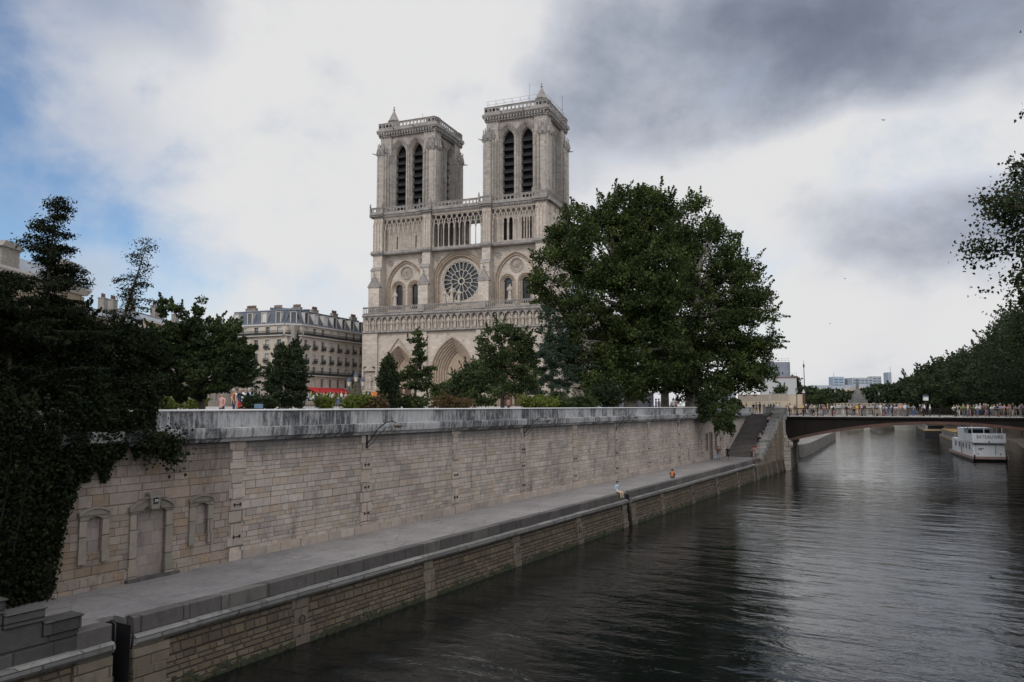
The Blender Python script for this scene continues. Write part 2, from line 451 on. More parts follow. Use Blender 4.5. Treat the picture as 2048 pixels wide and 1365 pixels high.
# the raised square in front of the cathedral, about at eye level
AL = .3825; CX0, CY0, CZ0 = -31.41, 185.49, 8.9
def fl(u, v, z=0.0): return Vector((CX0 + u * cos(AL) + v * sin(AL), CY0 - u * sin(AL) + v * cos(AL), z))
sq = MB(); P = [fl(-60, -105, 9.25), fl(6, -105, 9.25), fl(46, -48, 9.25), fl(60, 40, 9.25), fl(-60, 140, 9.25)]
Q = [fl(-64, -112, 8.1), fl(4, -112, 8.1), fl(50, -52, 8.1), fl(66, 46, 8.1), fl(-64, 150, 8.1)]
sq.add([tuple(p) for p in P + Q], [(0, 1, 2, 3, 4)] + [(i, (i + 1) % 5, 5 + (i + 1) % 5, 5 + i) for i in range(5)])
tag(sq.build('pavement', SQUARE), kind='structure')

# ================================================================ UPPER EMBANKMENT WALL
def parapet_mat():
    m, t, b = new_mat('sooty_parapet_stone'); co = t.coord(); x, y, z = t.sep(co)[0:3]
    xs = t.m('DIVIDE', t.m('ADD', x, t.m('MULTIPLY', y, 1.0)), 1.22); sl_ = t.m('FLOOR', xs); r1 = t.white(t.comb(sl_, 2.2, 1.0))
    fx = t.m('FRACT', xs); e = t.m('MINIMUM', fx, t.m('SUBTRACT', 1.0, fx))
    n1 = t.noise(t.vm('MULTIPLY', co, (6, 6, 1.1)), 1.0, 8, .72); n2 = t.noise(co, 16, 6, .7); n3 = t.noise(co, 1.3, 4, .6)
    f = t.m('ADD', t.m('ADD', t.m('MULTIPLY', n1, .62), t.m('MULTIPLY', n2, .30)), t.m('ADD', t.m('MULTIPLY', r1, .16), t.m('MULTIPLY', n3, .25)))
    dark = t.ss(f, .56, .80)
    pale = t.m('MULTIPLY', t.m('SUBTRACT', 1.0, t.ss(t.m('ADD', e, t.m('MULTIPLY', t.m('SUBTRACT', n1, .5), .09)), .0, .07)), .8)
    dark2 = t.m('MULTIPLY', dark, t.m('SUBTRACT', 1.0, pale))
    c = t.mix(dark2, t.ramp(n2, [(.3, (.30, .295, .29)), (.7, (.48, .475, .465))]), (.045, .046, .05))
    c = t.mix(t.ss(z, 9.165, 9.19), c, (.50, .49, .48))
    jn = t.m('SUBTRACT', 1.0, t.ss(e, .003, .008))
    c = t.mix(t.m('MULTIPLY', jn, .4), c, (.03, .03, .03))
    t.l.new(c, b.inputs['Base Color']); b.inputs['Roughness'].default_value = .9
    t.l.new(t.bump(t.m('ADD', n2, n1), .6, .015), b.inputs['Normal']); return m
PARAM = parapet_mat()
WALLM = ashlar('embankment_limestone', [(.42, .35, .295), (.385, .325, .275), (.45, .38, .325), (.345, .295, .25), (.40, .325, .255), (.345, .275, .215), (.40, .35, .305), (.43, .37, .315), (.30, .265, .235)], .62, .255, .010, .8, (.105, .098, .095), drips=(6.7, 8.0, .85), joint=.6, big=.2, var=1.6, bumpd=.02)
WALLD = ashlar('larger_embankment_blocks', [(.39, .32, .265), (.34, .28, .235), (.42, .355, .30), (.30, .25, .21)], 1.4, .57, .015, .5, (.10, .093, .09), joint=.7, bumpd=.03)
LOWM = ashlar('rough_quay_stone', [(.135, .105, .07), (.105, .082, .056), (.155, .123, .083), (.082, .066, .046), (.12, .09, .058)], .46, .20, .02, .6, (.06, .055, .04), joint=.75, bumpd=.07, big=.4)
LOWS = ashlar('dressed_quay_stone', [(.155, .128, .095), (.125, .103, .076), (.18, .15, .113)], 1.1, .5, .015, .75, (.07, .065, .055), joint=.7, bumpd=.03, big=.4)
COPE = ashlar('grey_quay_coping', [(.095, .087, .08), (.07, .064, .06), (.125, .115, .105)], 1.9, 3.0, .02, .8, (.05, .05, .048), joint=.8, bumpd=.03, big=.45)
ALGAE = plain('algae', (.035, .04, .02), .8, vary=.5, scale=4)

WALLN = ashlar('shaded_brown_limestone', [(.27, .21, .165), (.235, .185, .15), (.29, .235, .19), (.20, .165, .14), (.25, .185, .13), (.215, .16, .115), (.255, .215, .185), (.28, .235, .20)], .66, .30, .010, .9, (.065, .06, .056), drips=(6.3, 8.0, .9), joint=.6, big=.25, var=1.6, bumpd=.02)  # browner stone, with the near end's shade also put into this colour
wall = empty('embankment_wall', rz=RIV)
tag(wall, 'long pale limestone embankment wall with sooty parapet above the riverside path', 'wall')
def seg_arch(x0, x1, z0, z1, rise, n=6):
    P = [(x0, z0)]
    for i in range(n + 1):
        k = i / n; P.append((x0 + (x1 - x0) * k, z1 - rise * (2 * k - 1) ** 2))
    return P + [(x1, z0)]
hol = [seg_arch(19.46, 20.74, 2.5, 5.45, .28), seg_arch(17.42, 18.02, 3.95, 5.3, .12), seg_arch(22.12, 22.78, 3.95, 5.33, .12),
       [(98.95, 2.5), (98.95, 5.95), (99.75, 5.95), (99.75, 2.5)], [(97.3, 4.0), (97.3, 5.8), (97.75, 5.8), (97.75, 4.0)], [(101.3, 4.0), (101.3, 5.8), (101.75, 5.8), (101.75, 4.0)]]
mb = MB(); mb.prism_y([(23.98, 1.5), (23.98, 7.9), (121.5, 7.9), (121.5, 1.5)], 28.3, 28.9, hol[3:])
mb.build('wall_face', WALLM, wall)
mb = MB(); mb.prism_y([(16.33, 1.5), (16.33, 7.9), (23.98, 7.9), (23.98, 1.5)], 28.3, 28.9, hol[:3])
mb.build('shaded_brown_wall_face', WALLN, wall)
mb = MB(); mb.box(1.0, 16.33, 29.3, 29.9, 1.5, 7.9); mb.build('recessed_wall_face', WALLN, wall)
mb = MB()
prof = [(27.86, 8.42), (27.86, 8.30), (27.90, 8.02), (28.02, 7.94), (28.1, 7.83), (28.9, 7.83), (28.9, 8.45), (28.02, 8.45)]
for i in range(87): mb.prism_x([(a + (rnd.random() - .5) * .006, b) for a, b in prof], 16.2 + i * 1.22, 16.2 + (i + 1) * 1.22 - .006)
mb.build('ledge', PARAM, wall)
mb = MB(); x = 16.2
mb.box(x, 121.5, 28.16, 28.75, 8.452, 9.16); mb.build('parapet', PARAM, wall)
mb = MB(); mb.prism_x([(28.08, 9.17), (28.08, 9.215), (28.15, 9.245), (28.76, 9.245), (28.83, 9.215), (28.83, 9.17)], x, 121.5); mb.build('parapet_cap', PARAM, wall)
mb = MB(); mb.box(1.0, 16.2, 29.1, 29.7, 7.9, 9.2); mb.build('parapet', PARAM, wall)
# toothed joint strips
for k, s in enumerate([24.0, 32.7, 41.3, 50.1, 58.9, 67.9, 76.5, 86.2, 95.0, 103.6]):
    mb = MB(); z = 2.6; i = 0
    while z < 7.8:
        hgt = [.57, .42, .66, .50][(i + k) % 4]; z1 = min(z + hgt, 7.83)
        l = [.0, -.14, .02, -.10][(i + 2 * k) % 4]; r_ = [.62, .74, .58, .80][(i + k) % 4]
        mb.box(s + l, s + r_, 28.262 - .008 * ((i + k) % 3), 28.31, z + .008, z1 - .008); z = z1; i += 1
    jp = mb.build('joint_strip', WALLD, wall)
    for zz in (3.6, 5.0, 6.2)[:2 + k % 2]:
        cb = MB(); cb.box(s + .16, s + .50, 28.22, 28.27, zz, zz + .035); cb.box(s + .14, s + .19, 28.20, 28.262, zz - .05, zz + .085); cb.box(s + .47, s + .52, 28.20, 28.262, zz - .05, zz + .085)
        cb.build('iron_clamp', IRON, jp)
# plinth course at the foot
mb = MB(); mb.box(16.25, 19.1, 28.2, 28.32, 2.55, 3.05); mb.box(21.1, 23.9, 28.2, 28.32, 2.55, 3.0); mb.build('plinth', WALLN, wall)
mb = MB(); mb.box(23.92, 98.6, 28.2, 28.32, 2.55, 2.98); mb.build('plinth', WALLD, wall)
SURR = ashlar('door_surround_stone', [(.23, .20, .16), (.18, .16, .13), (.26, .225, .185)], 3.0, .62, .012, .6, (.07, .065, .055), joint=.7)
BLANK = ashlar('blocking_masonry', [(.24, .205, .18), (.205, .175, .155), (.26, .22, .195)], .55, .42, .006, .85, (.09, .08, .075), joint=.35, bumpd=.01, big=.35)
# walled-up doorway with numbered keystone
mb = MB()
outer = seg_arch(19.16, 21.04, 2.55, 5.72, .34); inner = seg_arch(19.46, 20.74, 2.55, 5.45, .28)
mb.prism_y(outer[:-1] + [(21.04, 2.55), (20.74, 2.55)] + inner[::-1][1:-1] + [(19.46, 2.55)], 28.2, 28.36)
mb.prism_y(seg_arch(19.08, 21.12, 5.30, 5.84, .36)[0:] , 28.12, 28.22, [seg_arch(19.2, 21.0, 5.295 + .01, 5.74, .34)])
mb.box(19.1, 19.48, 28.14, 28.3, 2.55, 3.15); mb.box(20.72, 21.12, 28.14, 28.3, 2.55, 3.15)
door = mb.build('walled_up_doorway', SURR, wall)
mb = MB(); mb.box(19.46, 20.74, 28.42, 28.6, 2.4, 5.5); mb.build('blocking', BLANK, door)
mb = MB(); mb.prism_y([(19.93, 5.32), (20.27, 5.32), (20.36, 5.92), (19.84, 5.92)], 28.02, 28.3); mb.box(19.80, 20.40, 28.0, 28.3, 5.90, 5.97); key = mb.build('keystone', SURR, door)
mb = MB(); mb.box(20.0, 20.2, 27.995, 28.02, 5.52, 5.76)
numplate = mb.build('number_plate', plain('enamel_black', (.02, .02, .022), .4), door)
def text_mesh(body, size, name, mat, parent, loc, rot, depth=.004, align='CENTER', sx=1.0):
    cu = bpy.data.curves.new(name, 'FONT'); cu.body = body; cu.size = size; cu.extrude = depth; cu.align_x = align; cu.align_y = 'CENTER'
    tmp = bpy.data.objects.new(name, cu); COL.objects.link(tmp)
    dg = bpy.context.evaluated_depsgraph_get(); me = bpy.data.meshes.new_from_object(tmp.evaluated_get(dg))
    bpy.data.objects.remove(tmp)
    o = bpy.data.objects.new(name, me); COL.objects.link(o); me.materials.clear(); me.materials.append(mat)
    o.parent = parent; o.location = loc; o.rotation_euler = rot; o.scale = (sx, 1, 1); return o
WHITEP = plain('white_paint', (.72, .72, .70), .5, vary=.1)
text_mesh('24', .16, 'number', WHITEP, numplate, (20.10, 27.988, 5.64), (pi / 2, 0, 0), .003)
mb = MB(); mb.box(19.0, 21.3, 28.0, 28.3, 2.6, 2.72); mb.build('doorstep', COPE, door)
for (a, c) in ((17.15, 18.3), (21.86, 23.04)):
    mb = MB(); i0, i1 = a + .27, c - .27
    o_ = seg_arch(a, c, 3.66, 5.58, .16); i_ = seg_arch(i0, i1, 3.66, 5.3, .12)
    mb.prism_y(o_[:-1] + [(c, 3.66), (i1, 3.66)] + i_[::-1][1:-1] + [(i0, 3.66)], 28.21, 28.34)
    mb.prism_y(seg_arch(a - .06, c + .06, 5.36, 5.66, .17), 28.15, 28.22, [seg_arch(a + .04, c - .04, 5.365, 5.58, .15)])
    mb.box(a - .03, a + .28, 28.17, 28.3, 3.60, 4.0); mb.box(c - .28, c + .03, 28.17, 28.3, 3.60, 4.0)
    fw = mb.build('blind_window', SURR, wall)
    mb = MB(); mb.box(i0, i1, 28.40, 28.55, 3.9, 5.35); mb.build('blocking', BLANK, fw)
# small far door between two slit windows
mb = MB(); mb.box(98.75, 98.95, 28.2, 28.31, 2.6, 6.1); mb.box(99.75, 99.95, 28.2, 28.31, 2.6, 6.1); mb.box(98.95, 99.75, 28.2, 28.31, 5.95, 6.1)
fd = mb.build('doorway', SURR, wall); mb = MB(); mb.box(98.95, 99.75, 28.5, 28.6, 2.6, 5.96); mb.build('door', plain('dark_door', (.03, .035, .04), .6), fd)
for a in (97.3, 101.3):
    mb = MB(); mb.box(a - .15, a, 28.2, 28.31, 3.9, 5.95); mb.box(a + .45, a + .6, 28.2, 28.31, 3.9, 5.95); mb.box(a, a + .45, 28.2, 28.31, 5.8, 5.95); mb.box(a - .15, a + .6, 28.18, 28.31, 3.75, 3.9)
    sw = mb.build('slit_window', SURR, wall); mb = MB(); mb.box(a, a + .45, 28.5, 28.6, 4.0, 5.8); mb.build('pane', DARK, sw)

# lamps bracketed to the wall
def wall_lamp(s, label):
    r_ = empty('wall_lamp', rv(s, 28.28, 7.25), RIV)
    tag(r_, label, 'wall lamp', 'lamps bracketed to the embankment wall')
    mb = MB(); mb.box(-.07, .07, -.06, .0, -.15, .62); mb.build('mounting_plate', IRON, r_)
    mb = MB(); mb.sm = True
    pts = [(0, -.06, .1), (.05, -.35, .45), (.12, -.75, .95), (.22, -1.15, 1.25), (.32, -1.5, 1.33), (.40, -1.72, 1.24)]
    mb.tube(pts, .032, 6); mb.tube([(0, -.06, -.1), (.05, -.4, .15), (.12, -.8, .62), (.22, -1.15, .98), (.36, -1.45, 1.02)], .018, 5)
    mb.build('bracket', IRON, r_)
    mb = MB(); mb.sm = True; mb.lathe(0, 0, [(.02, .12), (.10, .10), (.22, .03), (.25, -.02), (.22, -.08), (.10, -.13), (.02, -.14)], 12, 1.7, .9)
    h = mb.build('lamp_head', plain('lamp_housing', (.12, .10, .085), .5, vary=.2), r_, loc=(.50, -1.75, 1.10)); h.rotation_euler = (0, .08, .35)
wall_lamp(33.0, 'black bracket lamp on the embankment wall nearest the walled-up doorway')
wall_lamp(50.5, 'second bracket lamp along the embankment wall from the walled-up doorway')
wall_lamp(68.2, 'third bracket lamp along the embankment wall from the walled-up doorway')
wall_lamp(86.2, 'bracket lamp on the embankment wall nearest the stone staircase')

# ================================================================ PATH AND LOWER QUAY
mb = MB(); mb.box(12.5, 121, 24.3, 28.31, 1.0, 2.6)
for a, b in ((12.5, 15.35), (16.05, 57.95), (58.85, 100.75), (101.55, 121)): mb.box(a, b, 23.62, 24.302, 1.0, 2.598)
o = mb.build('path', PATHM, rz=RIV); tag(o, kind='structure')

quay = empty('quay_wall', rz=RIV)
tag(quay, 'low ochre quay wall rising from the water, grey coping along the path', 'wall')
segs = [(5.0, 15.35), (16.05, 57.95), (58.85, 100.75), (101.55, 120.3)]
mb = MB()
for a, b in segs:
    mb.add([(a, 23.32, 1.8), (b, 23.32, 1.8), (b, 23.0, -1), (a, 23.0, -1), (a, 23.9, 1.8), (b, 23.9, 1.8), (b, 23.9, -1), (a, 23.9, -1)],
           [(0, 1, 2, 3), (4, 7, 6, 5), (0, 4, 5, 1), (0, 3, 7, 4), (1, 5, 6, 2)])
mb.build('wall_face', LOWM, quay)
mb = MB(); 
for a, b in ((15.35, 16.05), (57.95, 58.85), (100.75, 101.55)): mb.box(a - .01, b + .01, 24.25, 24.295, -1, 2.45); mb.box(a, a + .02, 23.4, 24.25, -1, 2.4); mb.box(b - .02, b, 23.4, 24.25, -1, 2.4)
mb.build('slot_shade_sheet', DARK, quay)  # near-black sheets put the shade of the deep slots into their colour
mb = MB()
for a, b in segs[1:3]:
    x = a
    while x < b - .2:
        x1 = min(x + 1.9, b); j = (rnd.random() - .5) * .03
        mb.box(x + .006, x1 - .006, 23.3 + j, 23.75, 2.12, 2.655 + (rnd.random() - .5) * .012); x = x1
mb.box(14.25, 15.35, 23.28, 23.85, 2.1, 2.63)
x = 101.55
mb.box(101.55, 104.5, 23.3, 23.8, 2.1, 2.65)
mb.build('coping', COPE, quay, bevel=.03)
mb = MB()
for a, b in segs[:3]:
    x = max(a, 12)
    while x < b - .2:
        x1 = min(x + 2.3, b); j = (rnd.random() - .5) * .025; q = (rnd.random() - .5) * .02
        mb.prism_x([(23.3, 1.76 + q), (23.14 + j, 1.80 + q), (23.07 + j, 1.9 + q), (23.07 + j, 2.03 + q), (23.16 + j, 2.115 + q), (23.4, 2.13 + q), (23.4, 1.76 + q)], x + .004, x1 - .004); x = x1
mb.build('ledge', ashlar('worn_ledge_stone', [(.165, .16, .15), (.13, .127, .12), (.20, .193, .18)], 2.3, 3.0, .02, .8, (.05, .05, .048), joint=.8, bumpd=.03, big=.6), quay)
for k, s in enumerate([23.3, 31.9, 40.6, 49.2, 66.2, 74.8, 83.5, 92.2]):
    mb = MB(); z = -.8; i = k
    while z < 1.74:
        z1 = min(z + .55, 1.76); w = (.9, .72)[i % 2]; t0, t1 = .235 + .13 * 0, 0
        y0 = 23.0 + .32 * (z + 1) / 2.8; mb.box(s - w / 2, s + w / 2, y0 - .03, y0 + .3, z + .006, z1 - .006); z = z1; i += 1
    ps = mb.build('pilaster', LOWS, quay)
    if k in (1, 4): continue
    rg = MB(); rg.sm = True; rg.tube([(s + .15 * cos(a), 23.12, .95 + .17 * sin(a)) for a in [i * pi / 6 for i in range(13)]], .022, 5, False)
    rg.build('mooring_ring', IRON, ps)
for a, b in ((14.3, 15.35), (16.05, 17.2), (57.1, 57.95), (58.85, 59.7), (99.9, 100.75), (101.55, 102.4)):
    mb = MB(); z = -.8; i = 0
    while z < 1.7:
        z1 = min(z + .62, 1.76); ex = .16 * (i % 2)
        y0 = 23.0 + .32 * (z + 1) / 2.8; mb.box(a - (ex if b in (15.35, 57.95, 100.75) else 0), b + (0 if b in (15.35, 57.95, 100.75) else ex), y0 - .035, y0 + .5, z + .006, z1 - .006); z = z1; i += 1
    mb.build('slot_jamb', LOWS, quay)
mb = MB()   # weed fringe just above the water
for i in range(2600):
    s = 5 + 115 * rnd.random()
    if 15.35 < s < 16.05 or 57.95 < s < 58.85: continue
    z = abs(rnd.gauss(0, .16)); y = 23.09 + .11 * z; w = .04 + rnd.random() * .1
    mb.add([(s - w, y - .02, z), (s + w, y - .03, z + .02), (s + w * .6, y - .05, z - .14), (s - w * .7, y - .04, z - .12)], [(0, 1, 2, 3)])
o = mb.build('weed', ALGAE, quay); tag(o, kind='stuff')
gb = MB()    # iron guard rails either side of the near slot
for a in (15.40, 16.0):
    gb.sm = True; gb.tube([(a, 23.26, 1.7), (a, 23.2, 2.2), (a, 23.22, 2.62), (a, 23.45, 2.7)], .025, 5)
gb.build('slot_rim', IRON, quay)

# near stairs with stepped parapet, lower left of the view
st = empty('staircase_parapet', rz=RIV)
tag(st, 'dark stepped stone parapet going down to the path at lower left', 'parapet')
NEARB = ashlar('dark_stair_stone', [(.06, .057, .054), (.045, .043, .041), (.08, .076, .072)], 1.4, .45, .02, .7, (.035, .034, .032), joint=.8, bumpd=.04, big=.5)  # darker stone colour for the near stairs and parapet blocks
for i in range(11):
    s1 = 14.33 - i * 1.1; z1 = 3.17 + i * .45
    mb = MB(); mb.box(s1 - 1.1 + .01, s1 + .02, 23.26, 23.86, z1 - .42, z1 - .06); mb.box(s1 - 1.11, s1 + .07, 23.2, 23.9, z1 - .06, z1)
    mb.build('block', NEARB, st, bevel=.035)
mb = MB(); poly = [(2.0, 1.8), (14.3, 1.8), (14.3, 2.74)]
for i in range(11):
    s1 = 14.30 - i * 1.1; poly += [(s1, 2.74 + i * .45), (s1 - 1.1, 2.74 + i * .45)]
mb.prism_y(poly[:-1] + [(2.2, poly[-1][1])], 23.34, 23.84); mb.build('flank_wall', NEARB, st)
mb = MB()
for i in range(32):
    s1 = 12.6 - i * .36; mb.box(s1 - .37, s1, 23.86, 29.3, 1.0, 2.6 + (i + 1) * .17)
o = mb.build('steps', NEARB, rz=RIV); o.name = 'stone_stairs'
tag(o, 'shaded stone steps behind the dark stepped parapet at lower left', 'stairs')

# far staircase by the bridge
COPE2 = ashlar('pale_worn_coping', [(.25, .24, .225), (.20, .195, .185), (.29, .28, .265)], 1.9, 3.0, .02, .7, (.06, .058, .055), joint=.8, bumpd=.03, big=.45)
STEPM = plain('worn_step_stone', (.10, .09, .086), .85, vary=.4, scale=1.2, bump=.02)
sc = empty('stone_staircase', rz=RIV)
tag(sc, 'wide dark stone staircase climbing from the path to the bridge', 'stairs')
mb = MB(); NST = 36; S0 = 106.4; RUN = .375; RISE = (8.2 - 2.6) / NST
for i in range(NST): mb.box(S0 + i * RUN, S0 + NST * RUN, 24.25, 28.31, 2.6 + i * RISE - .02, 2.6 + (i + 1) * RISE)
mb.build('flight', STEPM, sc)
mb = MB()
for i in range(NST): mb.box(S0 + i * RUN - .04, S0 + i * RUN + .02, 24.25, 28.3, 2.6 + (i + 1) * RISE - .045, 2.6 + (i + 1) * RISE + .004)
mb.build('nosing', plain('pale_nosing', (.24, .22, .205), .8), sc)
fl_ = MB(); poly = [(101.6, 1.7), (120.3, 1.7), (120.3, 8.6)]
for i in range(11): s1 = 118.9 - i * 1.27; poly += [(s1 + .01 * (i == 0), 8.55 - i * .52), (s1, 8.03 - i * .52)]
poly += [(101.6, 2.4)]
fl_.prism_y(poly, 23.3, 24.26); fl_.build('flank_wall', ashlar('brown_flank_stone', [(.27, .22, .16), (.22, .175, .125), (.31, .255, .19), (.19, .155, .11)], .5, .22, .018, .5, (.07, .065, .05), joint=.7, bumpd=.05, big=.4), sc)
for i in range(12):
    s1 = 119.9 - i * 1.27; z1 = 9.05 - i * .52
    mb = MB(); mb.box(s1 - 1.28, s1 - .01, 23.18, 24.32, z1 - .98, z1 - .08); mb.box(s1 - 1.31, s1 + .02, 23.12, 24.38, z1 - .08, z1)
    mb.build('parapet_block', COPE2, sc, bevel=.03)
for s, zt in ((107.6, 3.5), (110.3, 4.4), (114.2, 6.0), (117.4, 7.2)):
    mb = MB(); z = -.8; i = 0
    while z < zt: mb.box(s - .3 - .08 * (i % 2), s + .3 + .08 * (i % 2), 23.0 + .32 * (min(z, 1.8) + 1) / 2.8 - .04, 23.5, z + .006, z + .56); z += .57; i += 1
    mb.build('pilaster', LOWS, sc)
# top landing pavement
mb = MB(); mb.box(S0 + NST * RUN - .01, 150, 24.3, 29.2, 7.6, 8.19); o = mb.build('pavement', SQUARE, rz=RIV); tag(o, kind='structure')
# quay beyond the bridge
q2 = MB(); L2 = [(150, 29.5), (150.6, 26.6), (151.5, 26.1), (160, 26.2), (233, 31.5), (330, 45), (450, 72), (560, 124)]
for i in range(len(L2) - 1):
    (a, c), (b, d) = L2[i], L2[i + 1]
    q2.add([(a, c, -1), (b, d, -1), (b, d, 2.3), (a, c, 2.3), (a, c + 6, 2.3), (b, d + 6, 2.3)], [(0, 1, 2, 3), (3, 2, 5, 4)])
o = q2.build('quay_wall', ashlar('pale_far_quay', [(.26, .245, .22), (.22, .205, .185)], 1.2, .5, .02, .5), rz=RIV)
tag(o, 'pale low quay wall running on from beneath the bridge, left bank', 'wall')
q3 = MB(); L3 = [(-60, -5.6), (95, -5.6), (110, -8.1), (190, -8.1), (215, -5), (260, 1), (345, 14), (450, 38), (560, 78)]
for i in range(len(L3) - 1):
    (a, c), (b, d) = L3[i], L3[i + 1]
    q3.add([(a, c, -1), (b, d, -1), (b, d, 2.3), (a, c, 2.3), (a, c - 6, 2.3), (b, d - 6, 2.3), (a, c - 5.4, 2.3), (b, d - 5.4, 2.3), (b, d - 5.5, 8.2), (a, c - 5.5, 8.2)], [(0, 1, 2, 3), (3, 2, 5, 4), (6, 7, 8, 9)])
o = q3.build('quay_wall', LOWS, rz=RIV); tag(o, 'shaded quay wall behind the white houseboat, right bank', 'wall')

# ================================================================ IRON FOOTBRIDGE
BR0 = rv(120.3, 23.1); BRZ = -R(23)
br = empty('footbridge', (BR0.x, BR0.y, 0), BRZ)
tag(br, 'dark iron arched bridge crowded with people, spanning the river', 'bridge')
BIRON = plain('dark_brown_iron', (.013, .010, .009), .7, vary=.3, scale=.6, spec=.12)
RIB = plain('rusty_rib_paint', (.12, .055, .035), .6, vary=.5, scale=.35, col2=(.05, .035, .03))
BL = 40.0; BW = 19.0
def zr(x): return 7.12 - 2.75 * ((x - 19.6) / 19.6) ** 2
for k, y in enumerate((0.0, 4.5, 9.0, 13.5, 18.4)):
    mb = MB(); n = 28; xs = [-.2 + (BL + .2) * i / n for i in range(n + 1)]
    mb.prism_y([(x, zr(x)) for x in xs] + [(x, 7.55) for x in reversed(xs)], y + .18, y + .24)
    mb.build('spandrel', BIRON, br)
    mb = MB(); mb.prism_y([(x, zr(x) - .30) for x in xs] + [(x, zr(x) + .10) for x in reversed(xs)], y, y + .5)
    for x in xs[1:-1:2]: mb.box(x - .09, x + .09, y - .04, y + .0, zr(x) - .2, zr(x) + .02)
    mb.build('rib', RIB, br)
for i in range(19):
    x = .8 + i * 2.0; mb = MB(); mb.box(x - .05, x + .05, .10, .18, zr(x) + .1, 7.5); mb.build('stiffener', BIRON, br)
mb = MB(); mb.box(-1.0, BL, -.15, BW + .3, 7.56, 7.84); mb.build('deck', BIRON, br)
mb = MB(); mb.box(-1.0, BL, -.28, -.02, 7.80, 7.93); mb.box(-1.0, BL, BW, BW + .3, 7.80, 7.93); mb.build('deck_edge', plain('pale_edge_stone', (.36, .35, .33), .8), br)
mb = MB(); mb.box(-1.0, BL, -.02, BW, 7.84, 7.90); mb.build('walkway', SQUARE, br)
for side, y in ((0, -.13), (1, BW + .12)):
    for i in range(20):
        x0 = .6 + i * 1.95
        if x0 > BL - 2: break
        mb = MB()
        mb.box(x0 + .07, x0 + 1.88, y - .035, y + .035, 8.93, 9.0); mb.box(x0 + .07, x0 + 1.88, y - .025, y + .025, 8.04, 8.08)
        mb.box(x0 + .07, x0 + 1.88, y - .02, y + .02, 8.74, 8.765)
        for j in range(11): xx = x0 + .19 + j * .158; mb.box(xx - .018, xx + .018, y - .018, y + .018, 8.0, 8.95)
        rp = mb.build('railing_panel', BIRON, br)
        mb = MB(); mb.box(x0 - .07, x0 + .07, y - .07, y + .07, 7.78, 9.02); mb.box(x0 - .1, x0 + .1, y - .1, y + .1, 9.02, 9.07); mb.box(x0 - .11, x0 + .11, y - .11, y + .11, 7.75, 7.98)
        mb.build('post', BIRON, rp)
PIER = ashlar('pier_stone', [(.42, .37, .31), (.36, .32, .27), (.46, .41, .35)], 1.6, .5, .02, .5, (.1, .095, .085), joint=.9, bumpd=.03)
mb = MB()
mb.box(-3.0, .0, -.6, 2.0, -1, 7.4); mb.prism_y([(-.02, -1), (-.02, 4.6), (.0, 4.6), (.9, 3.9), (.9, 3.4), (.6, 3.3), (.6, -1)], -.5, BW)
mb.build('abutment', PIER, br)
mb = MB(); mb.prism_y([(-.0, 7.4), (-.0, 5.6), (.25, 4.7), (.95, 4.05), (.95, 3.6), (.0, 3.5)], -.75, -.1); mb.box(-1.6, -.0, -.78, -.5, -1, 7.4); mb.build('pilaster', PIER, br)
mb = MB(); mb.box(-3.2, .2, -.85, 2.1, 7.4, 7.85); mb.build('cornice', COPE2, br)
mb = MB(); mb.box(-3.1, -1.5, -.8, .6, 7.85, 9.2); mb.box(-3.2, -1.4, -.9, .7, 9.2, 9.3); mb.build('pedestal', COPE2, br)
mb = MB(); mb.box(-1.38, .3, -.35, .2, 7.85, 9.05); mb.box(-1.38, .34, -.4, .25, 9.05, 9.13); mb.build('pedestal', COPE2, br)

# ================================================================ CATHEDRAL  (local x along the west front, y away from the viewer, z up)
ca = empty('cathedral', (CX0, CY0, CZ0), -AL)
tag(ca, 'grey gothic cathedral with two square belfry towers and a rose window', 'cathedral')
BUT = [(-1.3, 1.3), (12.0, 14.2), (27.2, 29.4), (40.1, 42.7)]
BAY = [(1.3, 12.0), (14.2, 27.2), (29.4, 40.1)]
CU = 20.7

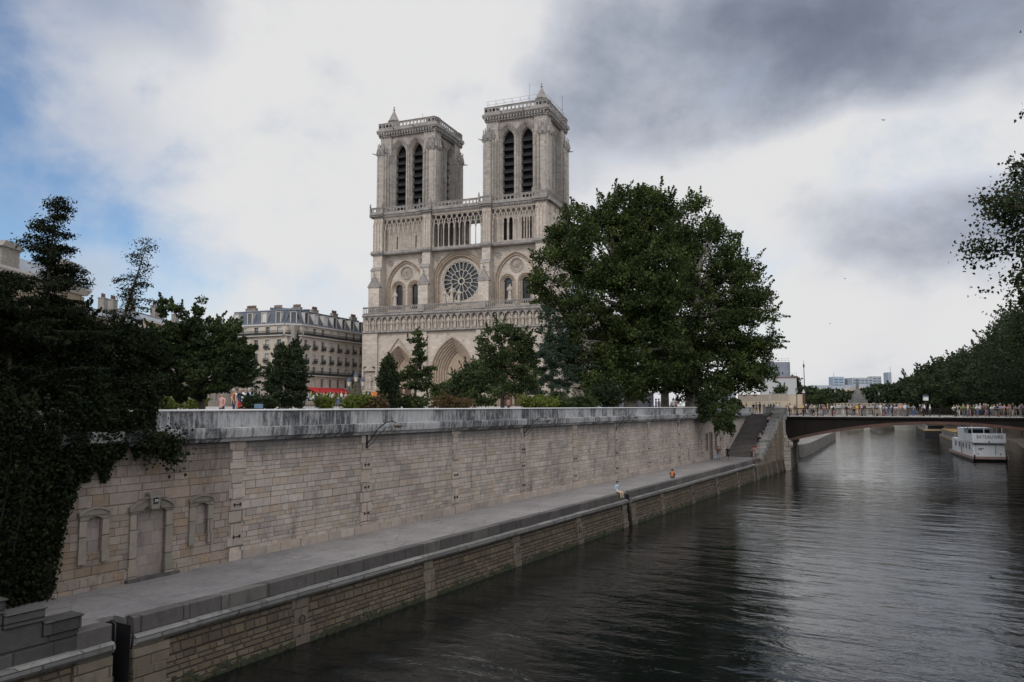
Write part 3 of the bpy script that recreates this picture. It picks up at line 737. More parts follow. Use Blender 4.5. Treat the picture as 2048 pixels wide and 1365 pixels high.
def portal(cx, a, zs, Rr, gable=0):
    pr = empty('portal', (0, 0, 0), parent=ca)
    mb = MB(); pf = []
    y = -3.35
    pf.append((0, y))
    for i in range(7):
        r = i * a * .075; pf += [(r + .03, y), (r + a * .03, y - .08), (r + a * .06, y + .02), (r + a * .075, y + .42)]; y += .42
    arch_sweep(mb, cx, -.5, zs, a, Rr, pf, 10); mb.build('archivolt', ST_LOWP, pr)
    ri = pf[-1][0]; yy = pf[-1][1]
    c = cx - a + Rr
    mb = MB(); mb.prism_y(arch(cx, 5.2, zs, a - ri + .05, Rr - ri + .05, 10), yy - .05, yy + .3)
    for j in range(-3, 4):                       # tympanum figures in relief
        for lv in (0, 1):
            x = cx + j * a * .14; zz = 5.5 + lv * 2.0
            if abs(j) > 3 - lv: continue
            mb.lathe(x, yy - .12, [(.16, zz), (.18, zz + .5), (.2, zz + 1.1), (.08, zz + 1.25), (.12, zz + 1.4), (.05, zz + 1.55)], 6)
    mb.box(cx - a + ri, cx + a - ri, yy - .15, yy, 4.9, 5.25)
    mb.build('tympanum', ST_LOWP, pr)
    for s in (-1, 1):
        mb = MB(); x0 = cx + s * .25; x1 = cx + s * (a - ri)
        mb.box(min(x0, x1), max(x0, x1), yy + .15, yy + .25, -.5, 4.95); mb.build('door', WOOD, pr)
    mb = MB(); mb.box(cx - .28, cx + .28, yy - .2, yy + .2, -.5, 5.0); mb.lathe(cx, yy - .3, [(.3, .8), (.28, 1.6), (.3, 2.8), (.12, 3.1), (.16, 3.4), (.06, 3.7)], 7); mb.build('pier', ST_LOWP, pr)
    for s in (-1, 1):                            # jamb statues
        for k in range(4):
            rr = (k + .6) * a * .13; x = cx + s * (a - rr); y0 = -3.35 + (k + .35) * .75
            statue_mb = MB(); figure(statue_mb, x, y0, 3.3, 2.3); statue_mb.build('jamb_statue', ST_PALE, pr)
    if gable:
        mb = MB(); h = gable
        mb.tube([(cx - a - .3, -3.55, zs + 3.2), (cx, -3.55, h)], .16, 4); mb.tube([(cx + a + .3, -3.55, zs + 3.2), (cx, -3.55, h)], .16, 4)
        mb.build('gable', ST_LOWP, pr)
    return pr

def figure(mb, x, y, z, h, lean=0.0):
    """a robed stone figure"""
    w = h * .15
    mb.sm = True
    t = rnd.uniform(-.3, .3)
    prof = [(w * 1.0, 0), (w * 1.05, .05), (w * .92, .25), (w * .85, .45), (w * .95, .62), (w * 1.18, .76), (w * 1.12, .82), (w * .45, .86), (w * .42, .88), (w * .58, .92), (w * .56, .97), (w * .3, 1.0)]
    n = 8; vs = []
    for i, (r, k) in enumerate(prof):
        for j in range(n):
            a = 2 * pi * j / n; f = 1 + (.10 * sin(3 * a + t * 9) if k < .6 else 0)
            vs.append((x + lean * k + r * cos(a) * f, y + r * sin(a) * .8 * f, z + h * k))
    fs = [(i * n + k, i * n + (k + 1) % n, (i + 1) * n + (k + 1) % n, (i + 1) * n + k) for i in range(len(prof) - 1) for k in range(n)]
    fs += [tuple(range(n))[::-1], tuple((len(prof) - 1) * n + k for k in range(n))]
    mb.add(vs, fs)
    for s in (-1, 1):   # forearms folded across the robe
        mb.tube([(x + s * w * 1.1, y, z + h * .76), (x + s * w * 1.25, y - w * .3, z + h * .58), (x + s * w * .1, y - w * 1.0, z + h * (.6 + .05 * s))], [w * .3, w * .28, w * .2], 5)
    mb.sm = False

ST_LOWP = plain('warm_carved_stone', (.44, .35, .27), .9, vary=.3, scale=2.2, bump=.05, col2=(.24, .19, .15))

# ---- portal storey
PO = [(6.9, 4.5, 6.6, 9.2, 16.1), (20.7, 5.6, 7.4, 9.5, 0), (34.5, 4.5, 6.6, 8.2, 0)]
mb = MB(); mb.prism_y([(-2.2, -1), (-2.2, 17.5), (43.6, 17.5), (43.6, -1)], -3.35, -2.6, [arch(c, -.9, zs, a, Rr, 10) for c, a, zs, Rr, g in PO])
mb.box(-3.2, -.2, -2.6, 3.5, -1, 22); mb.box(41.6, 44.6, -2.6, 3.5, -1, 22); mb.box(12.2, 14, -2.6, 0, -1, 22); mb.box(27.4, 29.2, -2.6, 0, -1, 22)
mb.build('portal_storey', ST_LOW, ca)
for c, a, zs, Rr, g in PO: portal(c, a, zs, Rr, g)
for i, (a, b) in enumerate(BUT):
    mb = MB()
    a2, b2 = (a - 1.2, b + .2) if i == 0 else (a - .2, b + 1.2) if i == 3 else (a - .3, b + .3)
    mb.box(a2, b2, -3.9, -3.3, -1, 3.6); mb.box(a2, b2, -3.9, -3.3, 9.6, 17.5); mb.box(a2, a2 + .4, -3.9, -3.3, 3.6, 9.6); mb.box(b2 - .4, b2, -3.9, -3.3, 3.6, 9.6)
    mb.prism_y([(a2 + .35, 8.6), (b2 - .35, 8.6), ((a2 + b2) / 2, 10.1)], -4.05, -3.85)
    bt = mb.build('buttress_base', ST_LOW, ca)
    mb = MB(); figure(mb, (a2 + b2) / 2, -3.6, 4.2, 3.6); mb.box(a2 + .3, b2 - .3, -4.0, -3.3, 3.7, 4.2); mb.build('niche_statue', ST_PALE, bt)

# ---- gallery of kings
kg = empty('kings_gallery', parent=ca)
G0, G1 = -2.2, 43.6
mb = MB()
mb.prism_x([(-4.15, 17.75), (-4.25, 17.62), (-4.25, 17.5), (-3.9, 17.3), (-2.2, 17.3), (-2.2, 17.75)], G0 - .2, G1 + .2)
mb.prism_x([(-4.1, 21.15), (-4.4, 21.45), (-4.4, 21.6), (-4.1, 21.75), (-4.1, 22.0), (-2.2, 22.0), (-2.2, 21.15)], G0 - .25, G1 + .25)
mb.build('gallery_cornice', ST_TRIM, kg)
mb = MB(); mb.box(G0, G1, -3.05, -2.5, 17.75, 21.15); mb.build('gallery_back', ST_LOW, kg)
NK = 28; stp = (G1 - G0) / NK
for i in range(NK + 1):
    x = G0 + i * stp
    mb = MB(); mb.lathe(x, -3.95, [(.17, 17.75), (.17, 17.9), (.12, 18.0), (.12, 20.1), (.16, 20.2), (.22, 20.45), (.22, 20.55)], 8)
    mb.build('column', ST_PALE, kg)
    if i < NK:
        for w in (0,):
            mb = MB(); figure(mb, x + stp / 2, -3.55, 17.85, 2.75 + rnd.uniform(-.08, .1), rnd.uniform(-.08, .08)); mb.build('king_statue', ST_KING if 'ST_KING' in globals() else ST_PALE, kg)
hol = []
for i in range(NK):
    x = G0 + (i + .5) * stp; hol.append([(x - .62, 20.5), (x - .62, 20.62), (x - .36, 20.78), (x - .3, 20.98), (x, 21.08), (x + .3, 20.98), (x + .36, 20.78), (x + .62, 20.62), (x + .62, 20.5)])
out = [(G0 - .1, 20.5), (G0 - .1, 21.16), (G1 + .1, 21.16), (G1 + .1, 20.5)]
poly = [(G0 - .1, 20.5), (G0 - .1, 21.16), (G1 + .1, 21.16), (G1 + .1, 20.5)]
for h in reversed(hol): poly += list(reversed(h))
mb = MB(); mb.prism_y(poly, -4.08, -3.8); mb.build('arcade', ST_TRIM, kg)

# ---- balustrade of the Virgin gallery
def balustrade(x0, x1, y, z0, h, step=.62, th=.14, parent=ca, mat=None, T=None, style='arch', name='balustrade'):
    mb = MB(T)
    n = max(1, int(round((x1 - x0) / step))); st_ = (x1 - x0) / n
    hol = []
    for i in range(n):
        c = x0 + (i + .5) * st_; w = st_ * .36
        if style == 'arch': hol.append(arch(c, z0 + h * .10, z0 + h * .66, w, w * 1.25, 3))
        else: hol.append(foil(c, z0 + h * .46, min(w * 1.28, h * .40), 4, 4, pi / 4))
    mb.prism_y([(x0, z0), (x0, z0 + h * .9), (x1, z0 + h * .9), (x1, z0)], y, y + th, hol)
    mb.box(x0, x1, y - .1, y + th + .1, z0 + h * .9, z0 + h)
    return mb.build(name, mat or ST_TRIM, parent)
vb = empty('virgin_gallery', parent=ca)
for (a, b) in ((-2.3, 12.2), (12.2, 14.0), (14.0, 27.4), (27.4, 29.2), (29.2, 43.7)):
    if b - a < 3:
        mb = MB(); mb.box(a, b, -4.35, -4.0, 22.0, 23.55); mb.build('pedestal', ST_TRIM, vb)
    else: balustrade(a, b, -4.2, 22.0, 1.55, .5, .14, vb)
def vstat(x, y, z, h, dx=0):
    mb = MB(); mb.box(x - .45, x + .45, y - .35, y + .35, z - 1.0, z); figure(mb, x, y, z, h); mb.build('gallery_statue', ST_PALE, vb)
vstat(18.9, -3.7, 24.0, 2.6); vstat(20.7, -3.7, 24.3, 2.9); vstat(22.5, -3.7, 24.0, 2.6); vstat(6.0, -3.6, 24.0, 3.0); vstat(34.8, -3.6, 24.0, 3.0)

# ---- rose storey
rs = empty('rose_storey', parent=ca)
zR = 29.25
lanc = lambda c, d=0: arch(c, 23.2, 28.4, 1.85 - d, None, 8)
hol = [arch(CU, 23.2, zR + .2, 6.5, None, 20)]
for (a, b) in (BAY[0], BAY[2]):
    c = (a + b) / 2; hol.append(arch(c, 23.2, 28.6, 4.95, 6.5, 10))
mb = MB(); mb.prism_y([(-1.4, 21.5), (-1.4, 36.3), (42.8, 36.3), (42.8, 21.5)], 0, .8, hol)
mb.box(-1.4, -.8, .8, 14, 21.5, 46); mb.box(42.2, 42.8, .8, 14, 21.5, 46)
mb.build('wall', ST_LOW, rs)
mb = MB(); arch_sweep(mb, CU, 23.2, zR + .2, 6.75, None, [(0, .0), (0, -.16), (.12, -.22), (.25, -.1), (.25, .15), (.5, .22), (.55, .05), (.7, .05), (.78, .35), (1.0, .42), (1.05, .2), (1.2, .2), (1.3, .75), (1.5, 1.0)], 20)
mb.build('rose_archivolt', ST_LOWP, rs)
mb = MB(); mb.prism_y(arch(CU, 23.2, zR + .2, 5.8, None, 20), 1.0, 1.5, [circle(CU, zR, 4.85, 40)]); mb.build('rose_surround', ST_LOW, rs)
ro = empty('rose_window', parent=ca)
mb = MB(); mb.prism_y(circle(CU, zR, 4.95, 40), 1.75, 1.85); mb.build('glass', LEADGLASS, ro)
mb = MB()
def bar(p, q, r=.09, y=1.3): mb.tube([(p[0], y, p[1]), (q[0], y, q[1])], [r, r], 5)
def pt(r, a): return (CU + r * cos(a), zR + r * sin(a))
def ringt(r, t, n=36, y=1.3): mb.tube([(CU + r * cos(2 * pi * i / n), y, zR + r * sin(2 * pi * i / n)) for i in range(n + 1)], t, 6, False)
ringt(4.78, .16, 48); ringt(.78, .12, 16); ringt(.62, .06, 16)
for i in range(12):
    a = 2 * pi * (i + .5) / 12
    bar(pt(.8, a), pt(2.35, a), .075)
    a2 = 2 * pi * i / 12         # petal heads of the inner ring
    P = [pt(2.35, a2 - pi / 12), pt(2.62, a2 - pi / 20), pt(2.74, a2), pt(2.62, a2 + pi / 20), pt(2.35, a2 + pi / 12)]
    mb.tube([(p[0], 1.3, p[1]) for p in P], .09, 5)
    mb.lathe(*pt(2.35, a)[:1], 1.3, [(.0, 0)], 3) if False else None
for i in range(24):
    a = 2 * pi * (i + .5) / 24
    bar(pt(2.55 if i % 1 == 0 else 2.5, a), pt(4.25, a), .07)
    a2 = 2 * pi * i / 24
    P = [pt(4.25, a2 - pi / 24), pt(4.52, a2 - pi / 44), pt(4.62, a2), pt(4.52, a2 + pi / 44), pt(4.25, a2 + pi / 24)]
    mb.tube([(p[0], 1.3, p[1]) for p in P], .07, 5)
mb.build('tracery', plain('pale_tracery', (.50, .46, .40), .8, vary=.2), ro)

for (a, b) in (BAY[0], BAY[2]):
    c = (a + b) / 2
    bw_ = empty('twin_window', parent=ca)
    mb = MB(); arch_sweep(mb, c, 23.2, 28.6, 5.05, 6.6, [(0, 0), (0, -.2), (.14, -.24), (.26, -.08), (.3, .2), (.5, .3), (.52, .12), (.66, .12), (.72, .6)], 12); mb.build('archivolt', ST_LOWP, bw_)
    mb = MB(); mb.prism_y(arch(c, 23.2, 28.6, 4.5, 6.05, 12), .55, 1.0, [arch(c - 2.2, 23.3, 28.3, 1.85, None, 8), arch(c + 2.2, 23.3, 28.3, 1.85, None, 8), circle(c, 32.0, 1.55, 20)]); mb.build('blind_arch_wall', ST_LOW, bw_)
    for s in (-1, 1):
        x = c + s * 2.2
        mb = MB(); arch_sweep(mb, x, 23.3, 28.3, 1.9, None, [(0, .5), (.05, .42), (.15, .42), (.2, .62), (.34, .7), (.36, .55), (.5, .55), (.56, .85), (.7, .95), (.72, .8), (.86, .8), (.92, 1.5)], 8); mb.build('window_archivolt', ST_LOWP, bw_)
        for k in (-1, 1):
            for j in range(3): mb = MB(); mb.lathe(x + k * (1.62 - j * .3), .62 + j * .22, [(.13, 23.3), (.09, 23.6), (.09, 27.8), (.16, 28.1), (.17, 28.3)], 6); mb.build('shaft', ST_PALE, bw_)
        mb = MB(); mb.prism_y(arch(x, 23.2, 28.3, 1.05, None, 8), 1.5, 1.6); g = mb.build('glass', LEADGLASS, bw_)
        mb = MB()
        for j in range(8): mb.box(x - 1, x + 1, 1.46, 1.5, 23.8 + j * .6, 23.84 + j * .6)
        mb.box(x - .02, x + .02, 1.46, 1.5, 23.2, 29.3); mb.build('saddle_bars', IRON, bw_)
    mb = MB()
    def ring2(r, t, y): mb.tube([(c + r * cos(2 * pi * i / 20), y, 32.0 + r * sin(2 * pi * i / 20)) for i in range(21)], t, 5, False)
    ring2(1.6, .14, .5); ring2(.28, .09, .6)
    for i in range(12):
        q = 2 * pi * i / 12; mb.tube([(c + .3 * cos(q), .62, 32 + .3 * sin(q)), (c + 1.15 * cos(q), .62, 32 + 1.15 * sin(q))], .055, 4)
        q0 = q + pi / 12; mb.tube([(c + 1.12 * cos(q), .62, 32 + 1.12 * sin(q)), (c + 1.38 * cos(q0), .62, 32 + 1.38 * sin(q0)), (c + 1.12 * cos(q + pi / 6), .62, 32 + 1.12 * sin(q + pi / 6))], .055, 4)
    mb.prism_y(circle(c, 32, 1.6, 20), .78, .9); mb.build('small_rose', ST_PALE, bw_)
# trefoil reliefs in the spandrels
for x in (2.6, 10.8, 15.4, 26.0, 30.6, 38.8):
    z = 34.4; mb = MB()
    for k in range(3):
        q = pi / 2 + k * 2 * pi / 3 + pi; cx_, cz_ = x + .42 * cos(q), z + .42 * sin(q)
        mb.tube([(cx_ + .42 * cos(q + (j - 4) * .55), -.04, cz_ + .42 * sin(q + (j - 4) * .55)) for j in range(9)], .09, 5)
    mb.prism_y(circle(x, z, .55, 10), -.02, .01); mb.build('trefoil', ST_TRIM, rs)

# ---- buttresses of the rose storey, with gablets
for i, (a, b) in enumerate(BUT):
    mb = MB(); bt = None
    mb.box(a - .15, b + .15, -3.3, 0, 22.0, 28.3)
    mb.prism_x([(-2.5, 30.4), (-2.5, 28.3), (-.0, 28.3), (0, 33.2), (-1.9, 33.2), (-2.6, 32.4), (-2.6, 30.4)], a, b)
    mb.box(a + .08, b - .08, -1.85, 0, 33.2, 36.4)
    bt = mb.build('buttress', ST_LOWB if 'ST_LOWB' in globals() else ST_LOW, ca)
    mb = MB(); m_ = (a + b) / 2
    mb.prism_y([(a - .35, 28.25), (b + .35, 28.25), (b + .35, 28.5), (m_, 30.9), (a - .35, 28.5)], -3.45, -2.4)
    mb.lathe(m_, -3.2, [(.10, 30.6), (.08, 31.2), (.26, 31.45), (.1, 31.6), (.16, 31.9), (.03, 32.2)], 6); mb.build('gablet', ST_TRIM, bt)
    mb = MB(); mb.prism_x([(-2.75, 32.35), (-2.75, 32.5), (-1.85, 33.35), (-1.85, 33.2), (-2.6, 32.35)], a - .12, b + .12); mb.build('weathering', ST_TRIM, bt)
for x0, x1 in ((-3.0, -1.4), (42.8, 44.4)):
    mb = MB(); mb.box(x0, x1, .2, 2.8, -1, 26); mb.prism_y([(x0, 26), (x1, 26), (x1 if x0 > 0 else x1, 29.5 if x0 < 0 else 26), (x0 if x0 > 0 else x1, 29.5)], .2, 2.8)
    mb.box(max(x0, -2.1), min(x1, 43.5), .2, 2.4, 26, 36.3); mb.build('side_buttress', ST_LOW, ca)

# ---- string course, open gallery
def jog(mb, z0, z1, yb, ye, over=.0, m=ST_TRIM):
    """horizontal course following wall (yb) and buttress (ye) fronts"""
    mb.box(-1.9, 43.3, yb, .9, z0, z1)
    for a, b in BUT: mb.box(a - .25 - over, b + .25 + over, ye, yb + .01, z0 + .003, z1 - .003)
mb = MB(); jog(mb, 36.25, 36.5, -1.55, -2.35); jog(mb, 36.5, 36.75, -1.75, -2.55, .1); jog(mb, 36.75, 37.15, -1.5, -2.3)
for i in range(86):
    x = -1.7 + i * .52; mb.box(x, x + .26, -1.72, -1.5, 36.3, 36.48)
mb.build('string_course', ST_TRIM, ca)
og = empty('open_gallery', parent=ca)
def colonnade(x0, x1, n):
    st_ = (x1 - x0) / n
    for i in range(n + 1):
        x = x0 + i * st_
        for y in (-1.25,):
            mb = MB(); mb.lathe(x, y, [(.22, 37.1), (.22, 37.25), (.13, 37.5), (.115, 41.2), (.15, 41.3), (.24, 41.65), (.24, 41.8)], 8); mb.build('column', ST_PALE, og)
    mb = MB(); y = -1.25
    def arc(xa, xb, z, hh, r=.1):
        P = []; m_ = (xa + xb) / 2
        for j in range(9):
            k = j / 8; xx = xa + (xb - xa) * k; d_ = abs(2 * k - 1); P.append((xx, y, z + hh * (1 - d_ ** 2.0) ** .62))
        mb.tube(P, r, 5)
    for i in range(-1, n):
        xa, xb = x0 + i * st_, x0 + (i + 2) * st_
        if i == -1: arc(x0, x0 + st_, 41.7, 2.2); continue
        if i == n - 1: arc(x1 - st_, x1, 41.7, 2.2); continue
        arc(xa, xb, 41.7, 3.0)
    for i in range(n): arc(x0 + i * st_, x0 + (i + 1) * st_, 41.7, 1.15, .07)
    for i in range(n + 1):
        xx = x0 + i * st_
        mb.tube([(xx + .3 * cos(2 * pi * j / 8), y, 43.35 + .3 * sin(2 * pi * j / 8)) for j in range(9)], .07, 4, False)
        if i < n: mb.tube([(xx + st_ / 2 + .22 * cos(2 * pi * j / 8), y, 44.45 + .22 * sin(2 * pi * j / 8)) for j in range(9)], .08, 4, False)
    mb.box(x0 - .2, x1 + .2, y - .16, y + .16, 44.75, 45.6)
    mb.build('interlaced_arches', ST_PALE, og)
colonnade(1.6, 11.7, 8); colonnade(14.6, 26.8, 9); colonnade(29.7, 39.8, 8)
ST_SL = DARK
def recess(x0, x1, slits, nm):
    mb = MB(); hol = [arch(a, 37.8, z1, w, w * 1.2, 4) for a, w, z1 in slits]
    mb.prism_y([(x0, 36.8), (x0, 45.9), (x1, 45.9), (x1, 36.8)], .3, 1.1, hol); mb.build('gallery_wall', ST_LOW, og)
    for a, w, z1 in slits:
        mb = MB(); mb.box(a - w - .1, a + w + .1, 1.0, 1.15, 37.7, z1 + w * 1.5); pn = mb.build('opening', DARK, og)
        if w > .3:
            mb = MB()
            for j in range(9): mb.box(a - w, a + w, .75, .95, 38.1 + j * .48, 38.16 + j * .48)
            mb.build('louvre', SLATE, pn)
recess(-1.2, 13.9, [(4.1, .16, 40.6), (9.2, .16, 40.6)], 'n')
recess(27.3, 42.6, [(32.0, .5, 42.4), (33.4, .5, 42.4), (36.6, .5, 42.4), (38.0, .5, 42.4)], 's')
for a, b in ((-1.3, 1.3), (12.0, 14.2), (27.2, 29.4), (40.1, 42.7)):
    bt = MB(); bt.box(a + .05, b - .05, -1.75, .4, 37.1, 45.7); bo = bt.build('gallery_buttress', ST_LOW, og)
    for k in range(4):
        x = a + .12 + (b - a - .24) * k / 3
        mb = MB(); mb.lathe(x, -1.85, [(.14, 37.15), (.09, 37.4), (.09, 43.1), (.17, 43.4), (.17, 43.5)], 6); mb.build('shaft', ST_PALE, bo)
    mb = MB()
    for k in range(3):
        x = a + .12 + (b - a - .24) * (k + .5) / 3; w = (b - a) / 6
        mb.tube([(x - w, -1.9, 43.5), (x - w * .6, -1.9, 44.1), (x, -1.9, 44.5), (x + w * .6, -1.9, 44.1), (x + w, -1.9, 43.5)], .07, 4)
    mb.prism_y(foil((a + b) / 2, 44.9, .38, 4, 4), -1.86, -1.74); mb.build('blind_tracery', ST_PALE, bo)
# inner flanks of the towers at gallery level
mb = MB(); mb.box(13.1, 13.9, 1.1, 14.5, 36.8, 46.2); mb.box(27.3, 28.1, 1.1, 14.5, 36.8, 46.2)
mb.box(-1.2, 13.9, 14, 14.5, 20, 46.2); mb.box(27.3, 42.6, 14, 14.5, 20, 46.2); mb.build('tower_flank', ST_UP, og)
for k in range(6):
    mb = MB(); mb.lathe(14.15, 2.2 + k * 2, [(.22, 36.8), (.22, 46)], 6); mb.build('shaft', ST_UP, og)
mb = MB(); mb.prism_y([(23.0, 36), (27.4, 36), (27.4, 44)], 4.0, 4.6); mb.build('stair_slope', LEAD, og)
mb = MB(); mb.box(13.9, 16.6, 9, 14.4, 36.8, 46.0); mb.build('tower_flank', ST_UP, og)
for k in range(5): mb = MB(); mb.lathe(15.4 + k * 1.9, 1.2, [(.16, 36.8), (.1, 37.4), (.1, 44.5), (.2, 45), (.2, 45.6)], 6); mb.build('shaft', ST_UP, og)

# ---- great balustrade
gb_ = empty('great_balustrade', parent=ca)
mb = MB(); jog(mb, 45.5, 45.85, -1.9, -2.5, .05); jog(mb, 45.85, 46.2, -2.15, -2.8, .15)
for i in range(74):
    x = -1.8 + i * .61; mb.box(x, x + .3, -1.88, -1.7, 45.2, 45.5)
mb.box(43.0, 43.6, -2.2, 14.8, 45.5, 46.2); mb.box(-2.2, -1.6, -2.2, 14.8, 45.5, 46.2)
mb.build('cornice', ST_TRIM, gb_)
last = None
for i, (a, b) in enumerate(BUT):
    balustrade(a - .35, b + .35, -2.7, 46.2, 1.4, .9, .14, gb_, style='foil')
    for x in (a - .35, b + .35):
        mb = MB(); mb.box(x - .14, x + .14, -2.74, -2.0, 46.2, 47.65); mb.lathe(x, -2.6, [(.16, 47.65), (.2, 48.0), (.1, 48.2), (.16, 48.4), (.05, 48.6)], 5, 1, 1.5); mb.build('chimera', ST_TRIM, gb_)
for a, b in BAY: balustrade(a + .35, b - .35, -2.1, 46.2, 1.4, .9, .14, gb_, style='foil')
TS = lambda x0: (lambda x, y, z: (x0 - y, x, z))
balustrade(-2.4, 14.6, -43.4, 46.2, 1.4, .9, .14, gb_, style='foil', T=lambda x, y, z: (-y, x, z))
mb = MB(); mb.box(-1.5, 43, -1.6, 14.6, 45.9, 46.15); mb.build('terrace', LEAD, gb_)

# ---- towers
def crockets(mb, x, y, z0, z1, step=.55, r=.075):
    n = int((z1 - z0) / step)
    for i in range(n):
        z = z0 + i * step; mb.add([(x - r, y, z), (x + r, y, z), (x, y - r * 1.3, z), (x, y + r, z), (x, y - r * .3, z + r * 1.6), (x, y, z - r * .8)], [(0, 2, 4), (2, 1, 4), (1, 3, 4), (3, 0, 4), (0, 5, 2), (2, 5, 1), (1, 5, 3), (3, 5, 0)])

def tower(u0, u1, depth, turret, scaffold):
    cx, cy = (u0 + u1) / 2, depth / 2 + .3
    hw, hd = (u1 - u0) / 2, depth / 2
    tw = empty('tower', parent=ca)
    def face(T, half, nm):
        Z0, Z1 = 46.0, 67.0
        lw = 1.42; off = 2.28; pw = half - 3.95         # lancet half width, offset, corner pier width
        inner = half - 2.75
        mb = MB(T)
        hol = [arch(s * off, 46.6, 61.4, lw + .72, (lw + .72) * 1.5, 8) for s in (-1, 1)]
        mb.prism_y([(-inner, Z0), (-inner, 65.7), (inner, 65.7), (inner, Z0)], .55, 1.2, hol)
        mb.box(-.35, .35, .95, 2.2, Z0, 62)
        mb.build('belfry_wall', ST_UP, tw)
        for s in (-1, 1):
            mb = MB(T)
            arch_sweep(mb, s * off, 46.6, 61.4, lw + .78, (lw + .78) * 1.5, [(0, .55), (0, .36), (.12, .3), (.2, .42), (.24, .7), (.34, .62), (.44, .62), (.48, .95), (.58, .9), (.7, .9), (.74, 1.3), (.82, 1.3), (.86, 2.2)], 8)
            am = mb.build('lancet_arch', ST_UP, tw)
            mb = MB(T); A = lw + 1.0; 
            arch_sweep(mb, s * off, 61.2, 61.4, A, A * 1.5, [(0, .55), (0, .22), (.15, .22), (.18, .5)], 8)
            P = arch(s * off, 61.2, 61.4, A + .05, (A + .05) * 1.5, 8)[1:-1]
            for k, (px_, pz_) in enumerate(P): mb.lathe(px_, .25, [(.04, pz_), (.14, pz_ + .1), (.04, pz_ + .26)], 4)
            mb.build('hood_mould', ST_TRIM, tw)
            mb = MB(T)
            for k in (-1, 1):
                for j in range(3):
                    x = s * off + k * (lw + .62 - j * .24); y = .42 + j * .3
                    mb.lathe(x, y, [(.16, 46.3), (.125, 46.7), (.125, 60.8), (.18, 61.1), (.18, 61.35)], 6); 
                x = s * off + k * (lw + .74); crockets(mb, x, .36, 47, 60.8)
            mb.build('jamb_shafts', ST_UP, tw)
            mb = MB(T); 
            for j in range(9):
                z = 47.2 + j * 1.75
                mb.add([(s * off - lw, 1.35, z - .5), (s * off + lw, 1.35, z - .5), (s * off + lw, 2.5, z + .75), (s * off - lw, 2.5, z + .75), (s * off - lw, 1.35, z - .62), (s * off + lw, 1.35, z - .62), (s * off + lw, 2.5, z + .63), (s * off - lw, 2.5, z + .63)],
                       [(0, 1, 2, 3), (4, 7, 6, 5), (0, 4, 5, 1), (2, 6, 7, 3), (0, 3, 7, 4), (1, 5, 6, 2)])
            lm = mb.build('louvres', SLATE, tw)
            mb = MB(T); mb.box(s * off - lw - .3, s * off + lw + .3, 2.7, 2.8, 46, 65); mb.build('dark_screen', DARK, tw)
        # central pier shafts and crockets
        mb = MB(T)
        for x in (-.18, .18): mb.lathe(x, .5, [(.14, 46.3), (.09, 46.7), (.09, 60.9), (.15, 61.2), (.15, 61.4)], 6)
        crockets(mb, 0, .42, 47, 61); mb.build('middle_shafts', ST_UP, tw)
        # frieze, cornice and parapet
        mb = MB(T); W_ = half + .55
        mb.box(-half - .2, half + .2, -.05, 1.3, 65.7, 66.5)
        for i in range(int(2 * W_ / .72)):
            x = -W_ + .1 + i * .72; mb.box(x, x + .34, -.62, .0, 65.95, 66.5); mb.box(x + .05, x + .29, -.3, .0, 65.5, 65.95)
        mb.prism_x([(-.35, 66.5), (-.75, 66.9), (-.75, 67.15), (-.5, 67.45), (1.3, 67.45), (1.3, 66.5)], -half - .9, half + .9)
        mb.build('cornice', ST_TRIM, tw)
        balustrade(-half - .4, half + .4, -.55, 67.45, 1.5, .95, .15, tw, T=T, style='foil')
        for gx in (-half * .45, half * .3):
            mb = MB(T); mb.tube([(gx, -.6, 67.1), (gx, -1.7, 67.3)], [.16, .09], 5); mb.build('gargoyle', ST_TRIM, tw)
        return
    T0 = lambda x, y, z: (cx + x, y, z)
    TSo = lambda x, y, z: (u1 - y + .0, cy + x, z)          # south face
    TN = lambda x, y, z: (u0 + y, cy - x, z)
    TE = lambda x, y, z: (cx - x, depth + .6 - y, z)
    face(T0, hw, 'w'); face(TSo, hd, 's'); face(TN, hd, 'n'); face(TE, hw, 'e')
    # corner piers: clustered, stepped, with gablets and pinnacles
    for sx in (-1, 1):
        for sy in (-1, 1):
            px_ = cx + sx * (hw - 1.35); py_ = cy + sy * (hd - 1.35)
            cp = empty('corner_pier', parent=tw)
            mb = MB()
            mb.box(px_ - 1.5, px_ + 1.5, py_ - 1.5, py_ + 1.5, 46.1, 66.2)
            ox, oy = px_ + sx * .35, py_ + sy * .35
            mb.box(ox - 1.4, ox + 1.4, oy - 1.4, oy + 1.4, 46.1, 61.6)
            mb.lathe(ox + sx * .5, oy + sy * .5, [(1.75, 46.1), (1.75, 47.2), (1.5, 47.5), (1.5, 60.8), (1.7, 61.2)], 8, rot=pi / 8)
            mb.build('pier_core', ST_UP, cp)
            mb = MB()
            for (qx, qy) in ((-1.42, sy * 1.58), (-.72, sy * 1.64), (0, sy * 1.66), (.72, sy * 1.64), (sx * 1.64, .72), (sx * 1.66, 0), (sx * 1.64, -.72), (sx * 1.58, -1.42), (1.42, sy * 1.58), (sx * 1.58, 1.42)):
                mb.lathe(ox + qx, oy + qy, [(.2, 46.2), (.17, 46.6), (.17, 60.6), (.22, 61.0), (.22, 61.2)], 6)
            for k in range(4):
                q = pi / 4 * (k * 2 + 1); mb.lathe(ox + sx * .5 + 1.55 * cos(q), oy + sy * .5 + 1.55 * sin(q), [(.2, 46.3), (.16, 46.7), (.16, 60.8), (.22, 61.2)], 6)
                crockets(mb, ox + sx * .5 + 1.68 * cos(q), oy + sy * .5 + 1.68 * sin(q), 47.4, 60.6, .55, .16)
            crockets(mb, ox - sx * 1.42, oy + sy * 1.78, 47, 60.8, .55, .16); crockets(mb, ox + sx * 1.78, oy - sy * 1.42, 47, 60.8, .55, .16)
